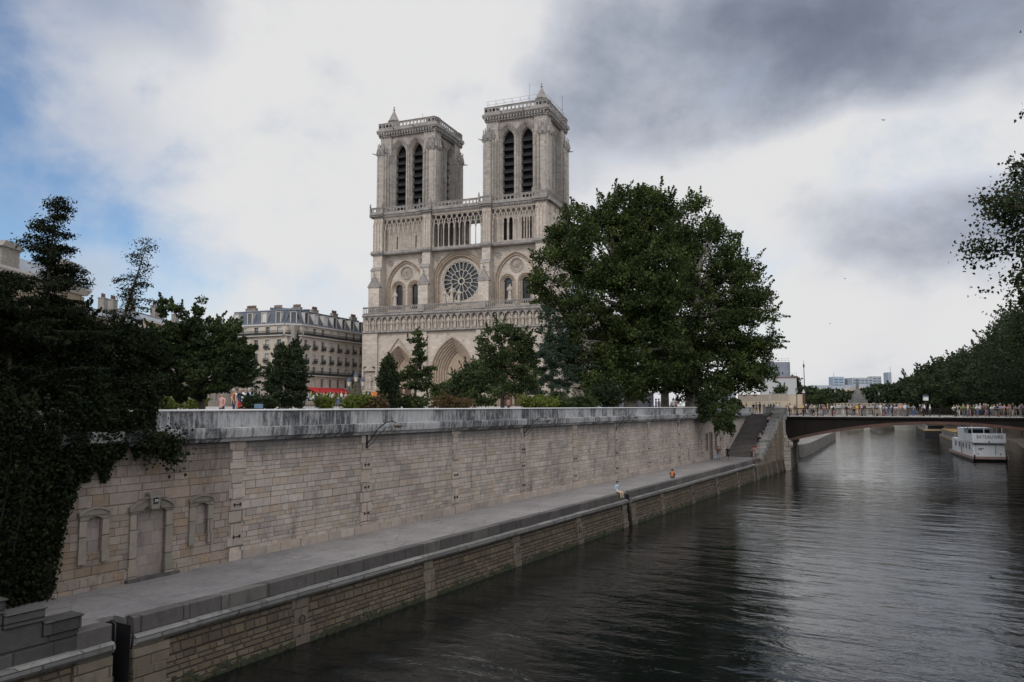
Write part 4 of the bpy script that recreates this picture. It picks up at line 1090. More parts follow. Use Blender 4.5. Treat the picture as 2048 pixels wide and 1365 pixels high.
            crockets(mb, ox - sx * .4, oy + sy * 1.78, 47, 60.8, .55, .14); crockets(mb, ox + sx * 1.78, oy - sy * .4, 47, 60.8, .55, .14)
            mb.build('clustered_shafts', ST_UP, cp)
            mb = MB(); g = MB()
            hx, hy = ox + sx * .5, oy + sy * .5
            mb.lathe(hx, hy, [(1.8, 61.1), (1.85, 61.4), (1.3, 61.8), (1.05, 62.8), (.8, 64.2), (.45, 65.4), (.2, 66.2)], 8, rot=pi / 8)
            for k in range(8):
                q = pi / 4 * k + pi / 8; gx, gy = hx + 1.55 * cos(q), hy + 1.55 * sin(q)
                mb.lathe(gx, gy, [(.26, 61.0), (.24, 62.2), (.34, 62.4), (.16, 62.8), (.07, 63.6), (.16, 63.8), (.03, 64.1)], 5)
                q2 = pi / 4 * k; gx, gy = hx + 1.6 * cos(q2), hy + 1.6 * sin(q2)
                mb.lathe(gx, gy, [(.1, 61.1), (.5, 61.6), (.4, 62.2), (.1, 63.0), (.05, 63.4)], 4)
            for k in range(26):
                q = rnd.uniform(0, 2 * pi); r_ = rnd.uniform(.7, 1.7); z_ = 66 - r_ * 2.4 + rnd.uniform(-.4, .6)
                mb.lathe(hx + r_ * cos(q), hy + r_ * sin(q), [(.03, z_), (.17, z_ + .12), (.1, z_ + .3), (.02, z_ + .4)], 4)
            mb.build('pinnacle_cluster', ST_TRIM, cp)
            mb = MB(); mb.tube([(hx + sx * 1.2, hy + sy * 1.2, 61.3), (hx + sx * 2.1, hy + sy * 2.1, 61.5)], [.2, .08], 5); mb.build('gargoyle', ST_TRIM, cp)
            # rounded turn of the cornice
            mb = MB(); mb.lathe(px_ + sx * .45, py_ + sy * .45, [(1.5, 65.7), (1.55, 66.5), (1.95, 66.9), (1.95, 67.15), (1.75, 67.45), (1.75, 67.55)], 8, rot=pi / 8); 
            mb.lathe(px_ + sx * .45, py_ + sy * .45, [(1.72, 67.5), (1.72, 67.7)], 8, rot=pi / 8); mb.lathe(px_ + sx * .45, py_ + sy * .45, [(1.8, 68.8), (1.8, 68.98)], 8, rot=pi / 8)
            for k in range(16):
                q = 2 * pi * k / 16; mb.lathe(px_ + sx * .45 + 1.65 * cos(q), py_ + sy * .45 + 1.65 * sin(q), [(.1, 67.6), (.1, 68.85)], 4)
            mb.build('corner_cornice', ST_TRIM, cp)
    mb = MB(); mb.box(u0 + .5, u1 - .5, .9, depth, 66.4, 67.5); mb.build('roof', LEAD, tw)
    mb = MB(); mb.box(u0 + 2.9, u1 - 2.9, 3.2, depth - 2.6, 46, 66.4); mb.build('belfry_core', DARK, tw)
    tx, ty = turret
    mb = MB(); mb.lathe(tx, ty, [(1.25, 67.4), (1.25, 70.2), (1.5, 70.35), (1.55, 70.5), (1.3, 70.65), (.2, 73.1), (.16, 73.3), (.32, 73.5), (.12, 73.65), (.1, 73.95), (.2, 74.1), (.03, 74.4)], 10); mb.build('stair_turret', ST_TRIM, tw)
    if scaffold:
        mb = MB()
        for y_, x_ in ((-.2, None),):
            for k in range(7): x = u0 + .3 + k * (u1 - u0 - 2.4) / 6; mb.tube([(x, -.15, 67.5), (x, -.15, 70.4)], .035, 4); mb.tube([(x, -.15, 70.2), (x, 1.6, 69.6)], .025, 4)
            for z in (69.6, 70.4): mb.tube([(u0 - .1, -.15, z), (u1 - 1.6, -.15, z)], .035, 4)
            for k in range(7): y = 1 + k * 1.9; mb.tube([(u1 + .1, y, 67.5), (u1 + .1, y, 70.3)], .035, 4)
            for z in (69.5, 70.3): mb.tube([(u1 + .1, .2, z), (u1 + .1, depth + .5, z)], .035, 4)
        mb.build('safety_rail', plain('galvanised_tube', (.25, .25, .26), .5), tw)
        mb = MB(); mb.tube([(u1 - .5, depth, 67), (u1 - .5, depth, 75)], .05, 4); mb.tube([(u1 - .9, depth, 71.6), (u1 - .1, depth, 71.6)], .03, 4); mb.build('lightning_rod', IRON, tw)
        mb = MB(); mb.tube([(cx + 1.5, 5, 67), (cx + 1.5, 5, 75.5)], .035, 4); mb.build('lightning_rod', IRON, tw)
    else:
        mb = MB(); mb.tube([(cx + 2.5, 3, 67), (cx + 2.5, 3, 71.5)], .035, 4); mb.build('lightning_rod', IRON, tw)
    return tw
tower(-.6, 14.0, 13.4, (1.2, 3.0), False)
tower(27.6, 42.0, 13.4, (39.9, 3.2), True)

# ---- nave and south flank, mostly behind the plane trees
mb = MB(); mb.box(14.3, 27.1, 14, 110, 0, 33); mb.box(6, 35.4, 14, 110, 0, 20); mb.box(0, 41.4, 14.5, 108, 0, 10)
mb.build('nave', ST_LOW, ca)
mb = MB(); mb.prism_y([(14, 33), (27.4, 33), (20.7, 43)], 15, 112); mb.prism_y([(35.4, 20), (35.4, 20.3), (27.1, 24), (27.1, 20)], 14, 110); mb.prism_y([(41.4, 10), (41.4, 10.3), (35.4, 13), (35.4, 10)], 14.5, 108)
mb.build('nave_roof', LEAD, ca)
for k in range(7):
    y = 20 + k * 8
    mb = MB(); mb.prism_x([(y - .6, 0), (y + .6, 0), (y + .6, 24), (y, 27), (y - .6, 24)], 41.0, 43.6); mb.prism_y([(27, 28), (27, 29.5), (42, 22), (42, 20)], y - .4, y + .4); mb.build('flying_buttress', ST_UP, ca)
    mb = MB(); mb.prism_y(arch(0, 0, 5, 1.6, 2.4, 6), -.1, .1); w_ = mb.build('side_window', LEADGLASS, ca); w_.rotation_euler = (0, 0, pi / 2); w_.location = (41.5, y + 4, 3)

# ================================================================ TREES
rng = np.random.default_rng(11)
def np_mesh(name, verts, nper, mat, shade=None):
    nf = len(verts) // nper
    me = bpy.data.meshes.new(name)
    me.vertices.add(len(verts)); me.vertices.foreach_set('co', verts.astype(np.float32).ravel())
    me.loops.add(len(verts)); me.loops.foreach_set('vertex_index', np.arange(len(verts), dtype=np.int32))
    me.polygons.add(nf); me.polygons.foreach_set('loop_start', np.arange(nf, dtype=np.int32) * nper)
    me.materials.append(mat); me.update(); me.validate()
    return me

def leaves(pts, size, shape='leaf', up=.3, spread=None, droop=None):
    """a small bent face for every point"""
    n = len(pts); d = rng.normal(size=(n, 3)); d[:, 2] += up
    nrm = d / np.linalg.norm(d, axis=1, keepdims=True)
    t = rng.normal(size=(n, 3))
    if droop is not None: t = t * .5 + np.array(droop)
    t -= nrm * (t * nrm).sum(1, keepdims=True); t /= np.linalg.norm(t, axis=1, keepdims=True) + 1e-9
    b = np.cross(nrm, t); s = (size * rng.uniform(.6, 1.35, n))[:, None]
    if shape == 'leaf': loc = [(-.5, 0, 0), (0, -.42, .1), (.55, 0, 0), (0, .42, .1)]
    elif shape == 'needle': loc = [(-.6, -.10, 0), (.2, -.24, .05), (.7, 0, -.05), (.2, .24, .05)]
    elif shape == 'poplar': loc = [(-.42, 0, 0), (-.22, -.42, .05), (.15, -.28, 0), (.62, 0, -.05), (.15, .28, 0), (-.22, .42, .05)]
    V = np.stack([pts + s * (t * a + b * c + nrm * e) for a, c, e in loc], axis=1)
    return V.reshape(-1, 3), len(loc)

def clump_points(lobes, nclump, per, rc, shell=.55, flat=.65, seed=0):
    """lobes: (x, y, z, rx, ry, rz[, weight]). clumps sit near the surface of the lobes with gaps between"""
    L = np.array([l[:6] for l in lobes], float); w = np.array([(l[6] if len(l) > 6 else l[3] * l[5]) for l in lobes], float); w /= w.sum()
    k = rng.choice(len(L), nclump, p=w)
    d = rng.normal(size=(nclump, 3)); d /= np.linalg.norm(d, axis=1, keepdims=True)
    r = rng.uniform(shell, 1.0, nclump) ** .6
    c = L[k, :3] + d * L[k, 3:] * r[:, None]
    rr = rc * rng.uniform(.55, 1.5, nclump)
    cnt = np.maximum(3, (per * rng.uniform(.4, 1.5, nclump) * (rr / rc) ** 1.6)).astype(int)
    idx = np.repeat(np.arange(nclump), cnt)
    q = rng.normal(size=(len(idx), 3)); q /= np.linalg.norm(q, axis=1, keepdims=True) + 1e-9
    q *= (rng.uniform(0, 1, len(idx)) ** .45)[:, None]
    q[:, 2] *= flat
    return c[idx] + q * rr[idx][:, None], c

BARK = plain('grey_bark', (.09, .075, .06), .9, vary=.4, scale=2, bump=.02)
BARKP = plain('mottled_plane_bark', (.30, .275, .22), .9, vary=.5, scale=1.5, bump=.02, col2=(.08, .07, .055))
LF_PLANE = leafmat('plane_leaves', (.014, .022, .008), (.046, .064, .020), .42, .25, (.115, .135, .042))
LF_DARK = leafmat('dark_leaves', (.016, .024, .012), (.045, .060, .026), .5, .15)
LF_MID = leafmat('mid_leaves', (.016, .024, .011), (.048, .066, .025), .5, .22, (.105, .125, .05))
LF_BLUE = leafmat('blue_green_needles', (.024, .040, .028), (.06, .085, .058), .5, .15)
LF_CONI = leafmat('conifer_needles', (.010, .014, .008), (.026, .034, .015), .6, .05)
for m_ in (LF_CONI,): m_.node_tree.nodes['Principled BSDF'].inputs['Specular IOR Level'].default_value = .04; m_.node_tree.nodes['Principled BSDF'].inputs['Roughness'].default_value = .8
DBARK = plain('dark_stem_bark', (.02, .018, .015), .9)
LF_FAR = leafmat('far_leaves', (.018, .027, .014), (.058, .074, .034), .12, .15)
LF_YEL = leafmat('yellow_green_leaves', (.07, .09, .02), (.20, .22, .06), 1.0, .3)
LF_RED = leafmat('rusty_leaves', (.07, .045, .025), (.15, .11, .05), 1.0, .2)
LF_POP = leafmat('poplar_leaves', (.012, .018, .008), (.036, .050, .018), .8, .15)

def limb(mb, p, q, r0, r1, sag=.12, n=5, w=.05):
    p, q = Vector(p), Vector(q); L = (q - p).length; pts = []; rs = []
    for i in range(n + 1):
        k = i / n; v = p.lerp(q, k); v.z += sin(pi * k) * L * sag; v += Vector((rnd.gauss(0, 1), rnd.gauss(0, 1), 0)) * L * w * sin(pi * k)
        pts.append(v); rs.append(r0 + (r1 - r0) * k)
    mb.tube(pts, rs, 6, False); return pts

def tree(name, label, cat, base, lobes, trunk_h, trunk_r, mat, nclump, per, rc, size, group=None, bark=None, shape='leaf', nbr=14, flat=.65, shell=.55, stems=1, up=.3, forks=True, spikes=None, upw=.5):
    """lobes are relative to the base"""
    o = empty(name, base); tag(o, label, cat, group)
    pts, cen = clump_points(lobes, nclump, per, rc, shell, flat)
    ns = int(nclump * .35) if spikes is None else spikes
    if ns:      # shoots that break the outline
        mid = cen.mean(0); ii = rng.choice(len(cen), ns); c0_ = cen[ii]; dd = (c0_ - mid); dd /= np.linalg.norm(dd, axis=1, keepdims=True) + 1e-6
        dd += rng.normal(size=dd.shape) * .45; dd[:, 2] += upw; dd /= np.linalg.norm(dd, axis=1, keepdims=True)
        Ls = rc * rng.uniform(1.0, 2.9, ns); m_ = max(8, int(per * .55)); tt = rng.uniform(.2, 1.0, (ns, m_)) ** .8
        sp = c0_[:, None, :] + dd[:, None, :] * (tt * Ls[:, None])[:, :, None] + rng.normal(size=(ns, m_, 3)) * rc * .22 * (1.15 - tt)[:, :, None]
        pts = np.concatenate([pts, sp.reshape(-1, 3)])
    V, k = leaves(pts, size, shape, up)
    cr = bpy.data.objects.new('crown', np_mesh('crown', V, k, mat)); COL.objects.link(cr); cr.parent = o
    mb = MB(); mb.sm = True
    zmax = max(l[2] for l in lobes); cx = sum(l[0] for l in lobes) / len(lobes); cy = sum(l[1] for l in lobes) / len(lobes)
    for sgi in range(stems):
        ox = rnd.uniform(-.5, .5) * (stems > 1)
        top = Vector((cx * .6 + ox * 3, cy * .6, trunk_h + (zmax - trunk_h) * .75))
        pts_ = [Vector((ox, 0, -.4)), Vector((ox, 0, 0)), Vector((ox * 1.2, 0, trunk_h * .5)), Vector((cx * .1 + ox * 1.6, cy * .1, trunk_h)), Vector((cx * .35 + ox * 2.2, cy * .35, trunk_h + (top.z - trunk_h) * .5)), top]
        f = 1 / sqrt(stems)
        mb.tube(pts_, [trunk_r * 1.5 * f, trunk_r * 1.1 * f, trunk_r * .9 * f, trunk_r * .8 * f, trunk_r * .45 * f, trunk_r * .1 * f], 8, False)
    pick = rng.choice(len(cen), min(nbr, len(cen)), replace=False)
    for i in pick:
        c = Vector(cen[i]); t = rnd.uniform(.35, .95)
        z0 = max(trunk_h * .7, min(c.z - 1, trunk_h + (top.z - trunk_h) * t * .8)); k_ = (z0 - 0) / max(top.z, .1)
        p0 = Vector((cx * .35 * k_ * 1.3, cy * .35 * k_ * 1.3, z0)); c = p0.lerp(c, .92)
        r0 = trunk_r * rnd.uniform(.22, .42) * (1 - .5 * k_)
        P = limb(mb, p0, c, r0, r0 * .2, .08)
        if forks:
            for _ in range(2):
                j = rng.integers(len(cen)); d_ = Vector(cen[j]) - c
                if d_.length < rc * 4: limb(mb, P[3], cen[j], r0 * .45, r0 * .1, .05, 3)
    mb.build('trunk', bark or BARK, o)
    return o

G = 8.15
def base_at(px, D, z=G):
    p = at(px, 812, D); return Vector((p.x, p.y, z))
def lob(px0, py0, D, rx, rz, base, ry=None, w=None):
    """a lobe centred where the photograph shows it, at depth D"""
    p = at(px0, py0, D) - base; k = D / FPX * 1.0
    l = [p.x, p.y, p.z, rx * k, (ry * k if ry else rx * k * .9), rz * k]
    if w: l.append(w)
    return tuple(l)

# two great planes in front of the cathedral's south tower
b = base_at(1262, 97)
tree('plane_tree', 'huge tall plane tree with pale limbs, directly right of the rose window', 'tree', b,
     [lob(1262, 440, 97, 78, 70, b), lob(1210, 500, 97, 95, 80, b), lob(1145, 470, 99, 50, 60, b), lob(1120, 560, 99, 58, 70, b), lob(1300, 440, 95, 50, 65, b), lob(1240, 600, 95, 120, 90, b), lob(1300, 560, 93, 80, 100, b), lob(1190, 690, 96, 90, 70, b), lob(1290, 700, 94, 95, 80, b), lob(1250, 760, 92, 90, 40, b)],
     9, .85, LF_PLANE, 1050, 105, 1.1, .28, 'great plane trees by the embankment', BARKP, nbr=90, shell=.45)
b = base_at(1385, 104)
tree('plane_tree', 'huge spreading plane tree leaning over the stone staircase', 'tree', b,
     [lob(1385, 450, 108, 62, 55, b), lob(1420, 520, 106, 75, 70, b), lob(1350, 540, 106, 60, 90, b), lob(1470, 580, 105, 70, 65, b), lob(1400, 640, 103, 95, 80, b), lob(1495, 650, 104, 60, 80, b), lob(1500, 720, 104, 55, 55, b), lob(1420, 740, 102, 100, 50, b), lob(1340, 720, 104, 70, 70, b), lob(1475, 765, 103, 62, 22, b), lob(1380, 770, 104, 70, 34, b)],
     9, .95, LF_PLANE, 900, 92, 1.1, .28, 'great plane trees by the embankment', BARKP, nbr=80, shell=.45)
b = base_at(1330, 112)
tree('plane_tree', 'plane tree standing behind and between the two great plane trees', 'tree', b,
     [lob(1330, 520, 114, 60, 100, b), lob(1330, 650, 112, 100, 100, b), lob(1400, 700, 112, 90, 70, b), lob(1250, 720, 112, 80, 60, b)],
     8, .6, LF_DARK, 260, 60, 1.3, .34, 'great plane trees by the embankment', BARKP, nbr=14)
b = base_at(1105, 92)
tree('pine_tree', 'blue-green pine in front of the right portal', 'tree', b,
     [lob(1100, 650, 92, 26, 34, b), lob(1112, 700, 92, 40, 30, b), lob(1090, 720, 90, 34, 22, b), lob(1120, 750, 91, 52, 24, b), lob(1095, 778, 90, 46, 22, b)],
     3, .25, LF_BLUE, 230, 80, .5, .22, 'garden trees before the cathedral', shape='needle', nbr=16, flat=.5)
b = base_at(1005, 79)
tree('leafy_tree', 'dense round-headed tree in front of the central portal, right side', 'tree', b,
     [lob(1000, 690, 79, 48, 42, b), lob(1022, 700, 78, 42, 50, b), lob(975, 745, 78, 36, 40, b), lob(1020, 760, 77, 62, 38, b), lob(1045, 720, 80, 26, 50, b)],
     2.5, .22, LF_MID, 250, 90, .55, .19, 'garden trees before the cathedral', nbr=14)
b = base_at(925, 72)
tree('leafy_shrub', 'broad low dark green shrub before the central portal', 'shrub', b,
     [lob(905, 785, 72, 42, 22, b), lob(940, 765, 72, 34, 26, b), lob(945, 745, 73, 20, 22, b), lob(965, 790, 71, 44, 20, b)],
     .8, .09, LF_MID, 260, 60, .5, .17, 'garden shrubs behind the parapet', nbr=10, stems=2)
b = base_at(830, 62)
tree('ginkgo_tree', 'slim ragged tree standing between the left and central portals', 'tree', b,
     [lob(836, 672, 62, 7, 12, b, 8), lob(838, 690, 62, 10, 16, b, 9), lob(822, 684, 62, 13, 6, b, 8), lob(836, 715, 62, 17, 18, b), lob(828, 745, 62, 26, 16, b), lob(850, 745, 62, 18, 10, b), lob(808, 755, 62, 16, 9, b), lob(836, 768, 61, 30, 13, b), lob(862, 738, 62, 12, 5, b)],
     2.6, .12, LF_MID, 210, 34, .26, .15, 'garden trees before the cathedral', nbr=24, flat=.5, shell=.2)
b = base_at(780, 56.5)
tree('weeping_cypress', 'narrow dark weeping evergreen before the left portal', 'tree', b,
     [lob(776, 735, 56.5, 14, 20, b), lob(778, 765, 56.5, 20, 26, b), lob(780, 795, 56.5, 21, 22, b)],
     1.5, .12, LF_DARK, 230, 50, .26, .13, 'garden trees before the cathedral', nbr=10, flat=1.5, shell=.3)
b = base_at(574, 53)
tree('evergreen_oak', 'dark upright evergreen in front of the grey-roofed apartment block', 'tree', b,
     [lob(565, 712, 53, 14, 22, b), lob(588, 706, 53, 14, 20, b), lob(560, 745, 53, 27, 28, b), lob(592, 745, 53, 22, 30, b), lob(574, 785, 53, 42, 32, b)],
     1.5, .16, LF_DARK, 300, 70, .30, .13, 'garden trees before the cathedral', nbr=14)
# left group
b = base_at(404, 39)
tree('leafy_tree', 'spiky-topped green tree left of the apartment block, leaning over the wall', 'tree', b,
     [lob(403, 612, 39, 4, 22, b), lob(392, 628, 39, 7, 14, b), lob(348, 616, 39, 18, 4, b), lob(325, 618, 39, 5, 22, b), lob(365, 630, 39, 5, 16, b), lob(438, 645, 39, 5, 14, b), lob(465, 660, 39, 18, 12, b), lob(400, 680, 39, 66, 44, b), lob(455, 710, 39, 52, 36, b), lob(345, 690, 39, 60, 50, b), lob(380, 755, 38, 90, 45, b), lob(470, 750, 39, 46, 26, b)],
     2, .2, LF_MID, 760, 70, .24, .115, 'trees at the left end of the wall', nbr=50, shell=.35, spikes=520, upw=1.0)
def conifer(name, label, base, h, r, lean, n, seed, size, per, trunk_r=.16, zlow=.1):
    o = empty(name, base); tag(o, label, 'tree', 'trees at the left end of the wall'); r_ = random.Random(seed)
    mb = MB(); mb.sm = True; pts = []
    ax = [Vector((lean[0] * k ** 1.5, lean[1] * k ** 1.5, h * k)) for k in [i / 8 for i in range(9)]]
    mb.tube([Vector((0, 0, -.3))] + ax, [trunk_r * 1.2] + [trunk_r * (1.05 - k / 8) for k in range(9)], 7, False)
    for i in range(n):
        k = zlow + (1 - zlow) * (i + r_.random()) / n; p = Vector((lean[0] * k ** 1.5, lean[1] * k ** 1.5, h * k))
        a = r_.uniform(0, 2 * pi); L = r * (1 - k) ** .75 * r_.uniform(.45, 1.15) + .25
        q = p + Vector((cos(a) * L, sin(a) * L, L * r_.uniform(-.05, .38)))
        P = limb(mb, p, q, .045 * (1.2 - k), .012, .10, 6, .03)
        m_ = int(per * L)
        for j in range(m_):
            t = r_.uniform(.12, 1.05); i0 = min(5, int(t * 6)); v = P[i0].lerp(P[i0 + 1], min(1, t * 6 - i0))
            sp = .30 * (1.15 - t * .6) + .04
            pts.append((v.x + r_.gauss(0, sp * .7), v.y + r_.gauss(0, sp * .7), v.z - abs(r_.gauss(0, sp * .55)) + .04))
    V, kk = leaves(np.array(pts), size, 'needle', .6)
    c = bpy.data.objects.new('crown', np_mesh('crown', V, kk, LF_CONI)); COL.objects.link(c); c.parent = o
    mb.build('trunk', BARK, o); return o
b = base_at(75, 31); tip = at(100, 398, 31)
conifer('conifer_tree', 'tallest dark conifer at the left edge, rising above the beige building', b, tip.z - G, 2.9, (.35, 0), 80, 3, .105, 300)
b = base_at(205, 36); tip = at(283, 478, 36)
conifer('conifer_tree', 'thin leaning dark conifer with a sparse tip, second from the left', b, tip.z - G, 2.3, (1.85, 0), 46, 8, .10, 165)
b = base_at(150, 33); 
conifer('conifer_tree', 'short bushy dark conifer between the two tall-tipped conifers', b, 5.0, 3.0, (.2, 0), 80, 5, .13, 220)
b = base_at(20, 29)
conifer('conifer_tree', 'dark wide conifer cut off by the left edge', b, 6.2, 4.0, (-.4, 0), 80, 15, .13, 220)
b = base_at(240, 36)
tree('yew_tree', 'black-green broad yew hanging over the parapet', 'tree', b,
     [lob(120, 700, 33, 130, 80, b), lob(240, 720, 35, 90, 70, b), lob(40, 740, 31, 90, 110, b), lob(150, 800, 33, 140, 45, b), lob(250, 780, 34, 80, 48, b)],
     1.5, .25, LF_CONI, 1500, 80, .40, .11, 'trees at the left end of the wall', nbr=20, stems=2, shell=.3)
# ivy curtain over the wall, thick, lower left
def hanging(name, label, cat, pts3, size, mat, group=None, stemsegs=(), parentloc=(0, 0, 0)):
    V, k = leaves(pts3, size, 'leaf', .2); o = empty(name, parentloc); tag(o, label, cat, group)
    c = bpy.data.objects.new('foliage', np_mesh('foliage', V, k, mat)); COL.objects.link(c); c.parent = o
    mb = MB()
    for P, r in stemsegs: mb.tube(P, r, 4, False)
    mb.build('stem', DBARK, o); return o
P = []
while len(P) < 105000:
    s = rnd.uniform(5, 20.0); zlow = 1.2 if s < 15.6 else 1.2 + (s - 15.6) * 2.0 if s < 16.2 else 2.4 + (s - 16.2) * 8.5 if s < 16.6 else 5.8 + (s - 16.6) * .95 if s < 17.8 else 6.9 + (s - 17.8) * .55
    zlow += .3 * sin(s * 4.1) + .2 * sin(s * 9.7)
    z = rnd.uniform(zlow, 9.7 + .5 * sin(s * 2.3) + .4 * sin(s * 5.9)); th = (.25 + .8 * ((z - zlow) / 6) ** .8) * (1 if s < 19 else .6)
    n = 28.25 - abs(rnd.gauss(0, .45)) * th + (1.0 * (s < 16.2)) * rnd.random()
    if z < zlow + .5 and rnd.random() < .5: continue
    v = rv(s, n, z); P.append(v)
hanging('ivy_curtain', 'dense black-green creeper hanging down the wall at the far left', 'creeper', np.array(P), .125, LF_CONI, None,
        [([rv(s, 28.1, 8.5), rv(s - .2, 27.9, 6.5), rv(s - .5, 27.9, 4.5)], .03) for s in (12, 13.5, 14.6, 15.2)])
P = []
for i in range(1700):
    k = rnd.random() ** .7; s = 19.0 + 1.5 * k + rnd.gauss(0, .15); z = 8.2 - .5 * k + rnd.gauss(0, .28 + .1 * sin(k * 9)); n = 27.7 - .4 * k + rnd.gauss(0, .25)
    if rnd.random() < .25: s += rnd.gauss(0, .3); z -= rnd.random() * .5
    P.append(rv(s, n, z))
hanging('drooping_branch', 'dark branch drooping over the parapet ledge above the walled-up doorway', 'branch', np.array(P), .14, LF_CONI, None, [([rv(18.5, 28.6, 9.6), rv(19.5, 27.9, 8.6), rv(20.5, 27.5, 7.9)], .035)])
# shrub hanging over the wall near the staircase
b = rv(100.5, 28.8, 8.15)
tree('fig_bush', 'drooping green bush hanging over the wall beside the staircase top', 'shrub', b,
     [lob(1430, 795, 96, 30, 20, b, 22), lob(1440, 822, 94, 36, 14, b, 12), lob(1448, 846, 93.5, 20, 12, b, 7), lob(1412, 812, 95, 14, 22, b, 12), lob(1468, 808, 96, 16, 9, b, 12), lob(1405, 838, 94, 8, 8, b, 6), lob(1455, 858, 93.5, 8, 7, b, 5)],
     .6, .12, LF_MID, 210, 60, .42, .20, None, nbr=40, stems=3, spikes=140, upw=-.5)
# low shrubs behind the parapet
def shrub(px, py, D, rx, rz, mat, label, size=.14, n=120, name='shrub', grp='garden shrubs behind the parapet'):
    b = base_at(px, D, at(px, py + rz, D).z - .4)
    tree(name, label, 'shrub', b, [lob(px, py, D, rx, rz, b), lob(px - rx * .45, py + rz * .3, D, rx * .5, rz * .7, b), lob(px + rx * .5, py + rz * .25, D, rx * .5, rz * .7, b)], .3, .04, mat, n, 40, D * .006, size, grp, nbr=6, stems=3)
shrub(716, 804, 52, 26, 12, LF_YEL, 'bright yellow-green bush behind the parapet, near the triple lamp')
shrub(752, 808, 52, 14, 10, LF_RED, 'rusty and yellow little bush beside the weeping evergreen')
shrub(648, 806, 55, 16, 8, LF_YEL, 'small yellow-green bush in front of the crowd by the red awning', n=60)
shrub(826, 805, 58, 26, 10, LF_MID, 'low green bush at the foot of the slim ragged tree')
shrub(905, 806, 60, 34, 11, LF_RED, 'rust-tinged low bush right of the slim ragged tree')
shrub(1075, 806, 74, 34, 10, LF_YEL, 'yellowish low bush below the blue-green pine', .16)
shrub(1120, 806, 76, 24, 9, LF_MID, 'small green bush below the pine, right of the yellowish bush', .16)
shrub(1205, 790, 84, 34, 24, LF_DARK, 'dark rounded bush left of the big plane trunk', .2, 160)
shrub(1170, 806, 80, 24, 10, LF_MID, 'low bush in front of the statue pedestal', .16)
shrub(355, 806, 42, 60, 12, LF_YEL, 'pale low hedge bush seen under the left trees', .11, 90)
shrub(520, 806, 46, 30, 12, LF_DARK, 'dark low bush under the upright evergreen', .12)
shrub(1560, 800, 150, 12, 26, LF_MID, 'green bush in front of the pale hoarding', .3, 60)
shrub(1640, 805, 175, 16, 11, LF_MID, 'round clipped green bush beyond the left end of the bridge', .28, 120)

# right bank row
def bank_tree(i, s, n, top, r, label, mat=LF_FAR, dens=1.0):
    b = rv(s, n, 3.0 if n > -13.6 else G); D = b.y; h = top - b.z
    if True:
        L = [(0, 0, h * .60, r, r, h * .34), (-r * .5, r * .2, h * .5, r * .7, r * .7, h * .28), (r * .45, -r * .3, h * .55, r * .75, r * .7, h * .3), (rnd.uniform(-.4, .4) * r, 0, h * .82, r * .5, r * .5, h * .17), (-r * .35, -r * .4, h * .36, r * .7, r * .7, h * .18), (r * .1, -r * .2, h * .26, r * .8, r * .8, h * .14)]
        sz = max(.26, D * .0026)
        tree('bank_tree', label, 'tree', b, L, h * .22, .4, mat, int(330 * dens), 48, r * .17, sz, 'trees along the right bank', nbr=10, forks=False)
lab = ['tree at the right edge behind the poplar, nearest of the right bank row', 'second tree from the right edge in the right bank row', 'third tree from the right edge in the right bank row', 'fourth tree from the right edge in the right bank row', 'fifth tree from the right edge in the right bank row', 'sixth tree from the right edge in the right bank row', 'seventh tree from the right edge in the right bank row', 'eighth tree from the right edge in the right bank row', 'ninth tree from the right edge in the right bank row', 'tenth tree from the right edge in the right bank row', 'eleventh tree from the right edge in the right bank row', 'farthest tree of the right bank row, below the distant glass tower']
for i, (s, n, top, r) in enumerate([(118, -13.8, 27, 8), (140, -13.8, 28, 8.5), (163, -13.8, 29, 9), (187, -13.4, 29, 9.5), (212, -11, 28.5, 9.5), (237, -7.5, 28, 10), (263, -3.6, 27, 10), (291, 1, 26, 10.5), (321, 6, 25.5, 11), (353, 12, 25, 11), (388, 19, 23, 10), (430, 26.5, 20.5, 10)]):
    bank_tree(i, s, n, top, r, lab[i], LF_DARK if i % 3 == 0 else LF_FAR, 1.5 if i < 6 else 1.0)
